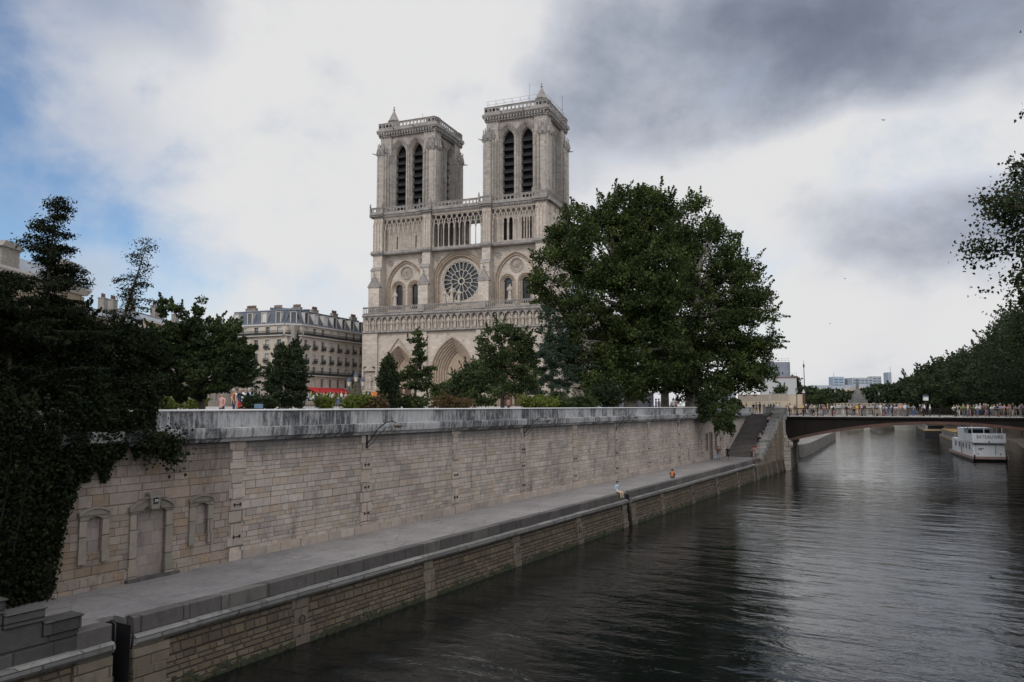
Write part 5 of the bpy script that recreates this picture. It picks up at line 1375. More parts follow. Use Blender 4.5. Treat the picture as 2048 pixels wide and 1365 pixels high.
# poplar at the right edge, close to the viewer
b = rv(38.6, -7.1, 2.4)
def pop():
    o = empty('poplar_tree', b); tag(o, 'tall poplar with large dark leaves framing the right edge', 'tree')
    pts = []; mb = MB(); mb.sm = True
    H = 19; mb.tube([(0, 0, -.3), (0, 0, 6), (-.5, .3, 11), (-.6, .3, 15), (-.4, .2, H)], [.5, .42, .3, .16, .04], 8, False)
    r_ = random.Random(4)
    Q = []
    lft = Vector((-.80, .6, 0)).normalized()
    # side boughs that reach out over the water
    for i in range(115):
        z = 8.3 + 7.9 * (i + r_.random()) / 115; a = r_.uniform(0, 2 * pi)
        reach = (7.0 if z < 11 else 6.4 if z < 13 else 5.8 if z < 15.5 else 4.4) * r_.uniform(.55, .95) + .5
        Q.append((z, a, reach))
    for z, a, L in Q:
        p0 = Vector((-.4, .2, z)); q = p0 + Vector((cos(a) * L, sin(a) * L, L * r_.uniform(.05, .4)))
        P_ = limb(mb, p0, q, .07, .015, .08, 6, .04)
        for tw in range(int(L * 3.2)):
            t = r_.uniform(.3, 1.0); i0 = min(5, int(t * 6)); v = P_[i0].lerp(P_[i0 + 1], min(1, t * 6 - i0))
            e = v + Vector((r_.gauss(0, .5), r_.gauss(0, .5), r_.gauss(-.1, .5))); rr = r_.uniform(.16, .34)
            for j in range(int(58 * rr / .25)):
                k = r_.random(); m_ = v.lerp(e, k)
                pts.append((m_.x + r_.gauss(0, rr), m_.y + r_.gauss(0, rr), m_.z + r_.gauss(0, rr)))
    for (px, py, D) in ((1950, 395, 29), (1985, 380, 29.5), (2010, 405, 29.5), (2030, 330, 30), (2018, 322, 30), (2045, 225, 30), (2000, 410, 29), (1965, 405, 29), (2035, 350, 30)):   # the long loose bough
        q = at(px, py, D) - b; p0 = Vector((-.5, .3, q.z - 1.2))
        P_ = limb(mb, p0, q, .05, .01, .03, 8, .02)
        for j in range(120):
            t = r_.uniform(.55, 1.0); i0 = min(7, int(t * 8)); v = P_[i0].lerp(P_[i0 + 1], min(1, t * 8 - i0)); sp = .17
            pts.append((v.x + r_.gauss(0, sp), v.y + r_.gauss(0, sp), v.z + r_.gauss(0, sp * .9)))
    V, k = leaves(np.array(pts), .135, 'poplar', .0, droop=(0, 0, -1.0))
    c = bpy.data.objects.new('crown', np_mesh('crown', V, k, LF_POP)); COL.objects.link(c); c.parent = o
    mb.build('trunk', BARK, o)
pop()
# far left-bank and island trees
for i, (px, py, D, rx, rz, lb_) in enumerate([(1568, 772, 230, 26, 22, 'green tree at the foot of the grey stage tower'), (1616, 790, 330, 16, 12, 'tree right behind the tall thin lamp post, far left bank'), (1643, 793, 360, 24, 8, 'second far tree right of the thin lamp post'),
        (1670, 793, 400, 22, 7, 'third far tree right of the thin lamp post'), (1696, 794, 430, 20, 6, 'far tree just left of the stone fountain monument'), (1738, 790, 470, 14, 8, 'far tree just right of the stone fountain monument'), (1760, 784, 490, 12, 9, 'taller far tree right of the stone monument')]):
    b = base_at(px, D)
    tree('far_tree', lb_, 'tree', b, [lob(px, py, D, rx, rz, b), lob(px - rx * .5, py + 4, D, rx * .6, rz * .7, b), lob(px + rx * .5, py + 3, D, rx * .6, rz * .8, b)], 3, .4, LF_FAR, 150, 40, D * .0075, D * .0032, 'far trees beyond the bridge', nbr=4, forks=False, spikes=0)

# ================================================================ BUILDINGS
FACADE = ashlar('cream_facade', [(.46, .40, .33), (.42, .365, .305), (.49, .43, .36)], 1.2, .4, .01, .35, (.2, .18, .16), joint=.35, big=.1, bumpd=.01)
FACADE2 = ashlar('beige_facade', [(.29, .235, .17), (.26, .21, .155), (.31, .255, .19)], 1.2, .4, .01, .3, (.18, .15, .12), joint=.35, big=.1, bumpd=.01)
SLATE_R = plain('mansard_slate', (.075, .085, .105), .55, vary=.3, scale=1.2)
ZINC = plain('zinc_roof', (.22, .24, .27), .5, vary=.2, scale=.5)
GLASSW = plain('window_glass', (.03, .04, .05), .15, vary=.4, scale=.4, spec=.6)
CURT = plain('pale_shutter', (.50, .49, .47), .6, vary=.15)
FRAMEW = plain('window_frame_paint', (.42, .40, .37), .6, vary=.1)
POTS = plain('terracotta_pot', (.13, .075, .055), .8)
CHIM = plain('chimney_render', (.24, .22, .195), .9, vary=.35)

def facade(par, x0, x1, floors, nwin, y=0.0, T=None, mat=None, skip=(), ww=1.15):
    """wall with real window openings. floors: (z0, window z0, window z1, z1, balcony kind)"""
    stp = (x1 - x0) / nwin; hol = []
    for z0, wz0, wz1, z1, bal in floors:
        for i in range(nwin): c = x0 + (i + .5) * stp; hol.append([(c - ww / 2, wz0), (c - ww / 2, wz1), (c + ww / 2, wz1), (c + ww / 2, wz0)])
    mb = MB(T); mb.prism_y([(x0, floors[0][0]), (x0, floors[-1][3]), (x1, floors[-1][3]), (x1, floors[0][0])], y, y + .45, hol); mb.build('wall', mat or FACADE, par)
    for fi, (z0, wz0, wz1, z1, bal) in enumerate(floors):
        for i in range(nwin):
            c = x0 + (i + .5) * stp
            mb = MB(T); mb.box(c - ww / 2, c + ww / 2, y + .28, y + .33, wz0, wz1)
            k = rnd.random(); w = mb.build('window', CURT if k < .3 else GLASSW, par)
            mb = MB(T); mb.box(c - .03, c + .03, y + .22, y + .27, wz0, wz1); mb.box(c - ww / 2, c - ww / 2 + .07, y + .22, y + .27, wz0, wz1); mb.box(c + ww / 2 - .07, c + ww / 2, y + .22, y + .27, wz0, wz1); mb.box(c - ww / 2, c + ww / 2, y + .22, y + .268, wz1 - .5, wz1 - .44)
            mb.box(c - ww / 2 - .12, c + ww / 2 + .12, y - .06, y + .02, wz1 + .02, wz1 + .22); mb.box(c - ww / 2 - .1, c - ww / 2, y - .03, y + .02, wz0, wz1 + .02); mb.box(c + ww / 2, c + ww / 2 + .1, y - .03, y + .02, wz0, wz1 + .02)
            mb.build('frame', FRAMEW, w)
            if bal == 1:
                mb = MB(T); mb.box(c - .85, c + .85, y - .5, y, wz0 - .14, wz0 - .04)
                for j in range(13): xx = c - .8 + j * .133; mb.box(xx - .015, xx + .015, y - .48, y - .45, wz0 - .04, wz0 + .85)
                mb.box(c - .84, c + .84, y - .5, y - .44, wz0 + .83, wz0 + .9); mb.box(c - .7, c + .7, y - .47, y - .46, wz0 + .05, wz0 + .5)
                mb.build('balcony', IRON, par)
        if bal == 2:
            mb = MB(T); mb.box(x0, x1, y - .75, y, wz0 - .3, wz0 - .12); mb.build('balcony_slab', FRAMEW, par)
            mb = MB(T); n = int((x1 - x0) / .16)
            for j in range(n + 1): xx = x0 + j * (x1 - x0) / n; mb.box(xx - .015, xx + .015, y - .70, y - .67, wz0 - .12, wz0 + .85)
            mb.box(x0, x1, y - .72, y - .65, wz0 + .82, wz0 + .9); mb.box(x0, x1, y - .69, y - .68, wz0, wz0 + .45); mb.build('balcony_railing', IRON, par)
        if bal == 0 and fi: mb = MB(T); mb.box(x0, x1, y - .12, y, z0 - .1, z0 + .15); mb.build('string_course', FRAMEW, par)
    return

def mansard(par, x0, x1, z, h, slope, depth, nd, T=None, mat=SLATE_R, dorm=True):
    mb = MB(T); mb.box(x0, x1, -.35, .3, z - .35, z); mb.build('cornice', FRAMEW, par)
    mb = MB(T); mb.add([(x0, 0.0, z), (x1, 0.0, z), (x1, slope, z + h), (x0, slope, z + h), (x1, depth, z + h + .9), (x0, depth, z + h + .9), (x0, depth, z), (x1, depth, z)], [(0, 1, 2, 3), (3, 2, 4, 5), (0, 3, 5, 6), (1, 7, 4, 2), (6, 5, 4, 7)])
    mb.build('roof', mat, par)
    mb = MB(T); mb.box(x0, x1, slope - .15, slope + .1, z + h - .02, z + h + .12); mb.build('roof_ridge', ZINC, par)
    if dorm:
        stp = (x1 - x0) / nd
        for i in range(nd):
            c = x0 + (i + .5) * stp; mb = MB(T)
            mb.box(c - .75, c - .55, .1, slope * .8, z + .2, z + h * .8); mb.box(c + .55, c + .75, .1, slope * .8, z + .2, z + h * .8); mb.box(c - .8, c + .8, .02, slope + .2, z + h * .8, z + h * .8 + .12)
            d = mb.build('dormer', FRAMEW, par)
            mb = MB(T); mb.box(c - .55, c + .55, .25, .3, z + .2, z + h * .8); mb.build('window', GLASSW if rnd.random() < .7 else CURT, d)

def chimney(par, x, y, z, w, d, h, n, T=None):
    mb = MB(T); mb.box(x - w / 2, x + w / 2, y - d / 2, y + d / 2, z, z + h); mb.box(x - w / 2 - .08, x + w / 2 + .08, y - d / 2 - .08, y + d / 2 + .08, z + h, z + h + .15)
    c = mb.build('chimney', CHIM, par)
    for i in range(n):
        mb = MB(T); mb.lathe(x - w / 2 + .25 + i * (w - .5) / max(1, n - 1), y, [(.13, z + h + .15), (.10, z + h + .7 + rnd.random() * .25), (.13, z + h + .75 + .1)], 6); mb.build('chimney_pot', POTS, c)

FL = [(9.2 - 1, 9.6, 11.6, 12.2, 0), (12.2, 12.9, 15.1, 15.9, 0), (15.9, 16.4, 18.3, 19.1, 2), (19.1, 19.5, 21.6, 22.3, 1), (22.3, 22.6, 24.5, 25.2, 1), (25.2, 25.5, 27.4, 28.1, 2)]
FL = [(8.2, 9.3, 12.3, 13.2, 0), (13.2, 13.7, 15.6, 16.2, 0), (16.2, 16.5, 18.3, 19.0, 2), (19.0, 19.3, 21.2, 22.0, 1), (22.0, 22.4, 24.3, 25.0, 1), (25.0, 25.4, 27.2, 27.9, 2)]
c0 = at(600, 812, 176)
ab = empty('apartment_building', (c0.x, c0.y, 0), -AL)
tag(ab, 'cream corner apartment block with slate mansard roof and red awning', 'building')
# right-hand side runs away from the viewer (local +y); left-hand front runs along -x; chamfer between
Tr = lambda x, y, z: (-y + 0, x, z)                          # faces +x (south-east)
Tr = lambda x, y, z: (-y, x, z)
facade(ab, 0, 26, FL, 5 + 3, T=Tr, mat=FACADE)
mansard(ab, 0, 26, 27.9, 3.3, 1.8, 9, 7, T=Tr)
ch = 2.6
facade(ab, -16 - ch, -ch, FL, 5, y=-ch, mat=FACADE)
mansard(ab, -16 - ch, -ch, 27.9, 3.3, 1.8, 9, 4, T=lambda x, y, z: (x, y - ch, z))
k_ = sqrt(.5)
Tc = lambda x, y, z: (-ch + x * k_ - y * k_ * 1.0, -ch + x * k_ + y * k_, z)
facade(ab, 0, ch / k_, FL, 1, T=Tc, mat=FACADE)
mansard(ab, 0, ch / k_, 27.9, 3.3, 1.8, 6, 1, T=Tc)
for (x, y, w, n) in ((-16, 2, 3.0, 8), (-9.5, 3.5, 2.6, 6), (-4.5, 4.0, 2.4, 6)): chimney(ab, x, y, 30.3, w, .8, 1.9, n + 2)
for (y, w, n) in ((9, 2.2, 6), (17, 2.2, 5), (25.5, 2.4, 6)): chimney(ab, y, 3.2, 30.3, w, .8, 1.8, n + 3, T=Tr)
mb = MB(Tr)
mb.add([(1, -.05, 13.6), (17, -.05, 13.6), (17, -1.9, 12.6), (1, -1.9, 12.6), (1, -1.9, 12.25), (17, -1.9, 12.25)], [(0, 1, 2, 3), (3, 2, 5, 4)]); mb.build('awning', plain('red_canvas', (.50, .025, .03), .7, vary=.12), ab)
mb = MB(); mb.box(-18.5, -.3, -2.2, 8, 8, 27.5); mb.box(-8, -.5, -.5, 25.9, 8, 27.5); mb.build('core', CHIM, ab)
ab2 = empty('apartment_building', (c0.x, c0.y, 0), -AL); tag(ab2, 'narrower slate-roofed apartment block squeezed against the cathedral', 'building')
Tq = lambda x, y, z: (-y + .3, x, z)
facade(ab2, 26.2, 50, FL, 7, T=Tq, mat=FACADE); mansard(ab2, 26.2, 50, 27.9, 3.0, 1.8, 9, 7, T=Tq)
for (y, n) in ((33, 6), (41, 8)): chimney(ab2, y, 3.2, 30.3, 2.4, .8, 2.2, n, T=Tq)
mb = MB(); mb.box(-8, -.3, 26.3, 49.9, 8, 27.5); mb.build('core', CHIM, ab2)
# lower zinc-roofed range to the left
c1 = at(168, 812, 112); c2 = at(492, 812, 190)
dirr = Vector((c2.x - c1.x, c2.y - c1.y, 0)); Lr = dirr.length; rzr = atan2(dirr.y, dirr.x)
lr = empty('low_range', (c1.x, c1.y, 0), rzr); tag(lr, 'long low range with pale zinc roofs behind the left trees', 'building'); lr.name = 'long_building'
for k in range(4):
    x0 = k * Lr / 4; x1 = x0 + Lr / 4 - .05; zt = 24.2 + (k % 2) * .9 + .4 * k
    facade(lr, x0, x1, [(8.2, 10.5, 13, 14.5, 0), (14.5, 15.2, 17.4, 18.4, 1), (18.4, 19, 21, zt - 1.5, 0)], 5, mat=FACADE2 if k < 2 else FACADE)
    mansard(lr, x0, x1, zt - 1.5, 1.6, 3.2, 8, 4, mat=ZINC, dorm=(k > 1))
    chimney(lr, x0 + 1, 3, zt - .5, 1.6, .9, 2.6, 4); chimney(lr, x0 + 11, 3.2, zt - .5, 1.4, .9, 2.6, 3)
    chimney(lr, x0 + 16, 4, zt - .5, 1.6, .9, 3.0, 4)
# large beige building at far left
c1 = Vector((-56.5, 48, -2.3)); c2 = Vector((-56.7, 102, -2.3))
dirr = Vector((c2.x - c1.x, c2.y - c1.y, 0)); Lr = dirr.length; rzr = atan2(dirr.y, dirr.x)
bb = empty('beige_building', (c1.x, c1.y, -2.3), rzr); tag(bb, 'large beige stone building with arched top windows, behind the left conifers', 'building')
n = 9; stp = Lr / n
hol = [arch(stp * (i + .5), 21.4, 24.1, 1.25, None, 8) for i in range(n)] + [[(stp * (i + .5) - .8, 15), (stp * (i + .5) - .8, 18.5), (stp * (i + .5) + .8, 18.5), (stp * (i + .5) + .8, 15)] for i in range(n)]
mb = MB(); mb.prism_y([(0, 8.1), (0, 26.6), (Lr, 26.6), (Lr, 8.1)], 0, .6, hol); mb.box(Lr - .6, Lr, .6, 22, 8.1, 26.6); mb.build('wall', FACADE2, bb)
for i in range(n):
    c = stp * (i + .5)
    mb = MB(); mb.box(c - 1.3, c + 1.3, .4, .5, 21.4, 25.5); w = mb.build('arched_window', GLASSW, bb)
    mb = MB(); mb.box(c - .04, c + .04, .3, .38, 21.4, 25.3); mb.box(c - 1.25, c + 1.25, .3, .38, 23.3, 23.4); mb.box(c - .65, c - .59, .3, .38, 21.4, 25.1); mb.box(c + .59, c + .65, .3, .38, 21.4, 25.1); mb.box(c - 1.25, c + 1.25, .3, .38, 24.1, 24.2); mb.build('frame', WHITEP, w)
    mb = MB(); arch_sweep(mb, c, 21.4, 24.1, 1.45, None, [(0, 0), (0, -.12), (.18, -.12), (.2, .02)], 8); mb.build('window_surround', FACADE2, w)
    mb = MB(); mb.box(c - .8, c + .8, .3, .4, 15, 18.5); mb.build('window', GLASSW, bb)
    mb = MB(); mb.box(c + stp / 2 - .35, c + stp / 2 + .35, -.15, 0, 14, 26); mb.build('pilaster', FACADE2, bb)
mb = MB(); mb.prism_x([(-.3, 26.2), (-.9, 26.8), (-.9, 27.1), (22.5, 27.1), (22.5, 26.2)], -.2, Lr + .8); mb.build('cornice', FRAMEW, bb)
mb = MB(); mb.prism_x([(.2, 27.1), (2.6, 29.4), (11, 31.2), (20, 29.4), (22, 27.1)], 0, Lr + .2); mb.build('roof', ZINC, bb)
for x in (Lr - 2.5, Lr - 14, Lr - 27):
    mb = MB(); mb.box(x - 1.6, x + 1.6, .6, 2.8, 27.1, 29.6); mb.prism_y([(x - 2, 29.6), (x + 2, 29.6), (x + 1.4, 30.3), (x - 1.4, 30.3)], .3, 3.0); mb.build('chimney', CHIM, bb)
mb = MB(); mb.box(Lr - 18, Lr - 14, 6, 9, 29, 32.0); mb.box(Lr - 18.2, Lr - 13.8, 5.8, 9.2, 32.0, 32.3); mb.build('chimney', CHIM, bb)

b = rv(4, 33.5, 8.15)  # out-of-view tree added to shade the near wall and path
tree('added_shade_tree', 'unseen broad tree beyond the left edge, added to shade the near stairs', 'tree', b,
     [(0, 0, 8, 8, 8, 5), (3, 1, 5.5, 7, 7, 4), (-5, -3, 8, 7, 7, 5), (7, -3.5, 5.2, 6, 6, 2.6), (8, -3, 6.0, 4.5, 4.5, 2.4)], 3, .4, LF_CONI, 820, 80, 1.2, .28, 'trees at the left end of the wall', nbr=14, spikes=0)

# ================================================================ PEOPLE
PC = {}
def cloth(col, name=None):
    if col not in PC:
        PC[col] = plain((name or 'cloth') + '_fabric', col, .85, vary=.12, scale=8)
    return PC[col]
SHIRTS = {'white': (.62, .62, .60), 'black': (.02, .02, .022), 'navy': (.03, .04, .08), 'grey': (.22, .22, .23), 'red': (.40, .05, .04), 'orange': (.38, .13, .05), 'pink': (.50, .28, .26), 'blue': (.10, .18, .38), 'pale blue': (.36, .44, .55), 'beige': (.42, .34, .24), 'green': (.16, .24, .08), 'yellow': (.55, .45, .08), 'maroon': (.16, .03, .04), 'brown': (.13, .08, .05)}
SKIN = plain('skin', (.42, .26, .19), .6, vary=.1); HAIRC = {'dark': plain('dark_hair', (.02, .015, .012), .6), 'fair': plain('fair_hair', (.30, .20, .10), .6), 'grey': plain('grey_hair', (.35, .34, .33), .6)}

def person_mesh(name, J, arms, legs, hands=False):
    """one continuous body grown round a skeleton. J: hip, chest, neck, head heights and lean"""
    V = []; E_ = []; Rr = []
    def v(p, r): V.append(p); Rr.append(r); return len(V) - 1
    hip = v(J['hip'], (.155, .115)); wa = v(J['waist'], (.135, .10)); chst = v(J['chest'], (.165, .115)); sh = v(J['sh'], (.12, .085)); nk = v(J['neck'], (.055, .055)); hd0 = v(J['chin'], (.07, .08)); hd = v(J['head'], (.085, .105)); tp = v(J['top'], (.05, .06))
    E_ += [(hip, wa), (wa, chst), (chst, sh), (sh, nk), (nk, hd0), (hd0, hd), (hd, tp)]
    for s, (so, el_, wr, fi) in zip((-1, 1), arms):
        a = v(so, (.062, .062)); b = v(el_, (.045, .045)); c = v(wr, (.030, .030)); p_ = v(fi, (.036, .02))
        E_ += [(sh, a), (a, b), (b, c), (c, p_)]
        d = (Vector(fi) - Vector(wr)).normalized(); sd = d.cross(Vector((0, 0, 1))); sd = sd.normalized() if sd.length > .1 else Vector((1, 0, 0)); nn = sd.cross(d)
        for k, (o_, ln) in enumerate(((-.03, .075), (-.01, .09), (.01, .085), (.03, .065))):
            f1 = v(tuple(Vector(fi) + sd * o_ + d * ln * .55), (.0095, .0095)); f2 = v(tuple(Vector(fi) + sd * o_ + d * ln - nn * .02), (.008, .008)); E_ += [(p_, f1), (f1, f2)]
        t1 = v(tuple(Vector(wr) + d * .04 + sd * -.05), (.011, .011)); t2 = v(tuple(Vector(wr) + d * .08 + sd * -.065), (.009, .009)); E_ += [(p_, t1), (t1, t2)]
    for s, (h, k, an, to) in zip((-1, 1), legs):
        a = v(h, (.095, .095)); b = v(k, (.062, .062)); c = v(an, (.042, .042)); d = v(to, (.04, .03)); E_ += [(hip, a), (a, b), (b, c), (c, d)]
    me = bpy.data.meshes.new(name); me.from_pydata(V, E_, []); o = bpy.data.objects.new(name, me); COL.objects.link(o)
    md = o.modifiers.new('s', 'SKIN'); sd_ = o.data.skin_vertices[0].data if o.data.skin_vertices else None
    if sd_ is None:
        bm = bmesh.new(); bm.from_mesh(me); ly = bm.verts.layers.skin.verify(); bm.to_mesh(me); bm.free(); sd_ = me.skin_vertices[0].data
    for i, r in enumerate(Rr): sd_[i].radius = r; sd_[i].use_root = (i == 0)
    sb = o.modifiers.new('b', 'SUBSURF'); sb.levels = 1; sb.render_levels = 1
    dg = bpy.context.evaluated_depsgraph_get(); out = bpy.data.meshes.new_from_object(o.evaluated_get(dg)); out.name = name
    bpy.data.objects.remove(o)
    return out

def paint(me, J, arms, legs, sleeve=.5, short=False):
    """material slots: 0 skin, 1 shirt, 2 trousers, 3 shoes"""
    for m in (SKIN, SHIRT0, TROU0, SHOE0): me.materials.append(m)
    segs = []
    def seg(p, q, m, r): segs.append((Vector(p), Vector(q), m, r))
    seg(J['hip'], J['waist'], 1, .12); seg(J['waist'], J['sh'], 1, .13); seg(J['neck'], J['top'], 0, .08)
    for so, el_, wr, fi in arms:
        mid = Vector(so).lerp(Vector(el_), .8) if sleeve < 1 else Vector(wr)
        seg(J['sh'], mid if sleeve < 1 else el_, 1, .06); seg(el_, wr, 0 if sleeve < 1 else 1, .04); seg(wr, fi, 0, .04)
    for h, k, an, to in legs:
        seg(J['hip'], h, 2, .11); seg(h, k, 2, .08); seg(k, an, 0 if short else 2, .055); seg(an, to, 3, .05)
    for p in me.polygons:
        c = p.center; best = 9; bm_ = 0
        for a, b, m, r in segs:
            d = b - a; t = max(0, min(1, (c - a).dot(d) / max(d.length_squared, 1e-6))); q = (c - (a + d * t)).length - r * .9
            if q < best: best = q; bm_ = m
        p.material_index = bm_; p.use_smooth = True
SHIRT0 = cloth((.5, .5, .5)); TROU0 = cloth((.05, .05, .06)); SHOE0 = plain('shoe', (.04, .035, .03), .6)

def pose(kind):
    """faces -y"""
    J = dict(hip=(0, 0, .93), waist=(0, 0, 1.08), chest=(0, 0, 1.28), sh=(0, .01, 1.42), neck=(0, .0, 1.50), chin=(0, -.015, 1.58), head=(0, -.01, 1.66), top=(0, 0, 1.74))
    A = [[(s * .19, 0, 1.40), (s * .25, .03, 1.13), (s * .26, -.06, .88), (s * .25, -.09, .80)] for s in (-1, 1)]
    L = [[(s * .09, 0, .86), (s * .10, -.02, .48), (s * .11, .02, .08), (s * .12, -.13, .04)] for s in (-1, 1)]
    if kind == 'walk':
        L = [[(-.09, 0, .86), (-.09, -.16, .50), (-.10, -.20, .09), (-.10, -.34, .05)], [(.09, 0, .86), (.09, .06, .48), (.10, .28, .14), (.10, .18, .05)]]
        A = [[(-.19, 0, 1.40), (-.24, .12, 1.15), (-.24, .10, .90), (-.23, .06, .83)], [(.19, 0, 1.40), (.24, -.06, 1.14), (.22, -.26, .98), (.21, -.33, .95)]]
    if kind == 'lean':      # forearms on a rail in front
        J = dict(hip=(0, .18, .92), waist=(0, .12, 1.06), chest=(0, -.02, 1.22), sh=(0, -.10, 1.33), neck=(0, -.17, 1.40), chin=(0, -.22, 1.46), head=(0, -.24, 1.54), top=(0, -.24, 1.62))
        A = [[(s * .19, -.12, 1.31), (s * .24, -.22, 1.10), (s * .10, -.42, 1.12), (s * .02, -.46, 1.12)] for s in (-1, 1)]
        L = [[(s * .09, .18, .86), (s * .11, .16, .48), (s * .12, .24, .08), (s * .12, .10, .04)] for s in (-1, 1)]
    if kind == 'photo':     # arms raised holding a camera
        A = [[(s * .19, 0, 1.40), (s * .27, -.16, 1.24), (s * .10, -.30, 1.48), (s * .06, -.33, 1.54)] for s in (-1, 1)]
    if kind == 'sit':       # legs hanging over an edge, seat at z = 0
        J = dict(hip=(0, 0, .10), waist=(0, .03, .25), chest=(0, .02, .44), sh=(0, -.01, .58), neck=(0, -.03, .66), chin=(0, -.06, .73), head=(0, -.06, .81), top=(0, -.05, .89))
        A = [[(s * .19, -.01, .56), (s * .25, .02, .32), (s * .20, -.16, .14), (s * .18, -.24, .13)] for s in (-1, 1)]
        L = [[(s * .09, -.05, .10), (s * .12, -.46, .09), (s * .12, -.50, -.32), (s * .12, -.62, -.37)] for s in (-1, 1)]
    if kind == 'knees':     # sitting on the ground, knees drawn up, head bent
        J = dict(hip=(0, 0, .12), waist=(0, -.02, .27), chest=(0, -.10, .44), sh=(0, -.17, .56), neck=(0, -.23, .61), chin=(0, -.29, .65), head=(0, -.32, .71), top=(0, -.30, .79))
        A = [[(s * .19, -.17, .54), (s * .27, -.27, .34), (s * .13, -.45, .34), (s * .05, -.50, .34)] for s in (-1, 1)]
        L = [[(s * .10, -.05, .12), (s * .15, -.42, .42), (s * .14, -.60, .08), (s * .14, -.73, .05)] for s in (-1, 1)]
    if kind == 'steps':     # sitting on steps
        J = dict(hip=(0, 0, .12), waist=(0, 0, .27), chest=(0, -.06, .45), sh=(0, -.11, .58), neck=(0, -.15, .65), chin=(0, -.19, .71), head=(0, -.20, .79), top=(0, -.19, .87))
        A = [[(s * .19, -.11, .56), (s * .25, -.20, .33), (s * .12, -.42, .32), (s * .05, -.48, .31)] for s in (-1, 1)]
        L = [[(s * .10, -.05, .10), (s * .14, -.45, .18), (s * .13, -.62, -.22), (s * .13, -.74, -.26)] for s in (-1, 1)]
    return J, A, L
PROTO = {}
def proto(kind, short=False, sleeve=.5):
    k = (kind, short, sleeve)
    if k not in PROTO:
        J, A, L = pose(kind); me = person_mesh('body_' + kind, J, A, L); paint(me, J, A, L, sleeve, short)
        hb = MB(); hb.sm = True; h = Vector(J['head']); n_ = 8
        # hair cap over the skull, longer at the back; face left open to -y
        rings = [(.0, .118, 1.0), (.045, .112, 1.0), (.085, .085, 1.0), (.105, .04, 1.0)]
        vs = []
        for dz_, r, _ in [(-.09, .085, 0), (-.03, .108, 0)] + rings:
            for j in range(n_):
                a = 2 * pi * j / n_; fr = sin(a) < -.3 and dz_ < .03
                rr = r * (.62 if fr else 1.0); vs.append((h.x + rr * cos(a) * .92, h.y + .018 + rr * sin(a) * 1.12, h.z + dz_ + .02))
        fs = [(i * n_ + q, i * n_ + (q + 1) % n_, (i + 1) * n_ + (q + 1) % n_, (i + 1) * n_ + q) for i in range(5) for q in range(n_)] + [tuple(5 * n_ + q for q in range(n_))]
        hb.add(vs, fs); o = hb.build('hair', HAIRC['dark']); hm = o.data; bpy.data.objects.remove(o)
        fb = MB(); fb.sm = True; fb.lathe(h.x, h.y - .112, [(.004, h.z - .03), (.014, h.z - .025), (.008, h.z + .0), (.003, h.z + .02)], 5)
        o = fb.build('nose', SKIN); fm = o.data; bpy.data.objects.remove(o)
        PROTO[k] = (me, hm, fm)
    return PROTO[k]
NP = [0]
def person(label, loc, rz, kind='stand', shirt='white', trou='navy', hair='dark', short=False, h=1.0, group=None, sleeve=.5, bag=False):
    me, hm, fm = proto(kind, short, sleeve)
    o = bpy.data.objects.new('person', me); COL.objects.link(o); o.location = loc; o.rotation_euler = (0, 0, rz); o.scale = (h, h, h)
    tag(o, label, 'person', group)
    for i, m in ((1, cloth(SHIRTS[shirt], shirt.replace(' ', '_'))), (2, cloth(SHIRTS[trou], trou.replace(' ', '_')))):
        o.material_slots[i].link = 'OBJECT'; o.material_slots[i].material = m
    c = bpy.data.objects.new('hair', hm); COL.objects.link(c); c.parent = o
    c.material_slots[0].link = 'OBJECT'; c.material_slots[0].material = HAIRC[hair]
    if loc[1] < 105: c = bpy.data.objects.new('nose', fm); COL.objects.link(c); c.parent = o
    if bag:
        mb = MB(); mb.taper(-.15, .15, .10, .27, 1.02, 1.42, .03, .02); mb.build('backpack', cloth(SHIRTS['black'], 'black'), o)
    return o
ORD = ('first second third fourth fifth sixth seventh eighth ninth tenth eleventh twelfth thirteenth fourteenth fifteenth sixteenth seventeenth eighteenth nineteenth twentieth'.split() + ['twenty-' + w for w in 'first second third fourth fifth sixth seventh eighth ninth'.split()] + ['thirtieth'] + ['thirty-' + w for w in 'first second third fourth fifth sixth seventh eighth ninth'.split()] + ['fortieth'] + ['forty-' + w for w in 'first second third fourth fifth sixth seventh eighth'.split()])
# the few on the quay
person('person in pale blue shirt sitting on the quay edge beside the dark slot', rv(57.0, 23.62, 2.66), RIV + R(0) - R(20), 'sit', 'pale blue', 'beige', 'dark')
person('person in orange top sitting with head bent on the path edge', rv(71.5, 24.1, 2.62), RIV + R(100), 'knees', 'orange', 'navy', 'dark')
person('person in brown jacket walking on the path, left of the pair by the stairs', rv(97.6, 26.9, 2.6), RIV - R(92), 'walk', 'brown', 'blue', 'dark', sleeve=1)
person('person in black jacket and shorts on the path, right of the pair', rv(98.2, 25.9, 2.6), RIV - R(80), 'walk', 'black', 'black', 'dark', True, sleeve=1)
# on the staircase
def stair_z(s): return 2.6 + (int((s - 106.4) / .375) + 1) * (8.2 - 2.6) / 36
for s, n, sh_, k, lb_ in ((107.2, 24.75, 'pink', 'steps', 'person in pink top sitting at the foot of the stairs with legs stretched out'), (108.2, 24.6, 'red', 'steps', 'person in red top sitting low on the stairs beside the pink top'), (111.3, 24.7, 'white', 'steps', 'person in white top sitting halfway up the stairs by the stepped parapet'),
                     (112.6, 24.65, 'maroon', 'steps', 'person in maroon top sitting on the stairs just above the white top'), (117.0, 24.7, 'white', 'steps', 'person in white shirt bent forward near the top of the stairs'), (119.4, 24.7, 'white', 'steps', 'person in white sitting on the top step beside the bridge pedestal')):
    person(lb_, rv(s, n, stair_z(s) + .0), RIV - R(90) + R(rnd.uniform(-30, 20)), k, sh_, 'black', rnd.choice(['dark', 'dark', 'fair']), group='people sitting on the stone staircase')
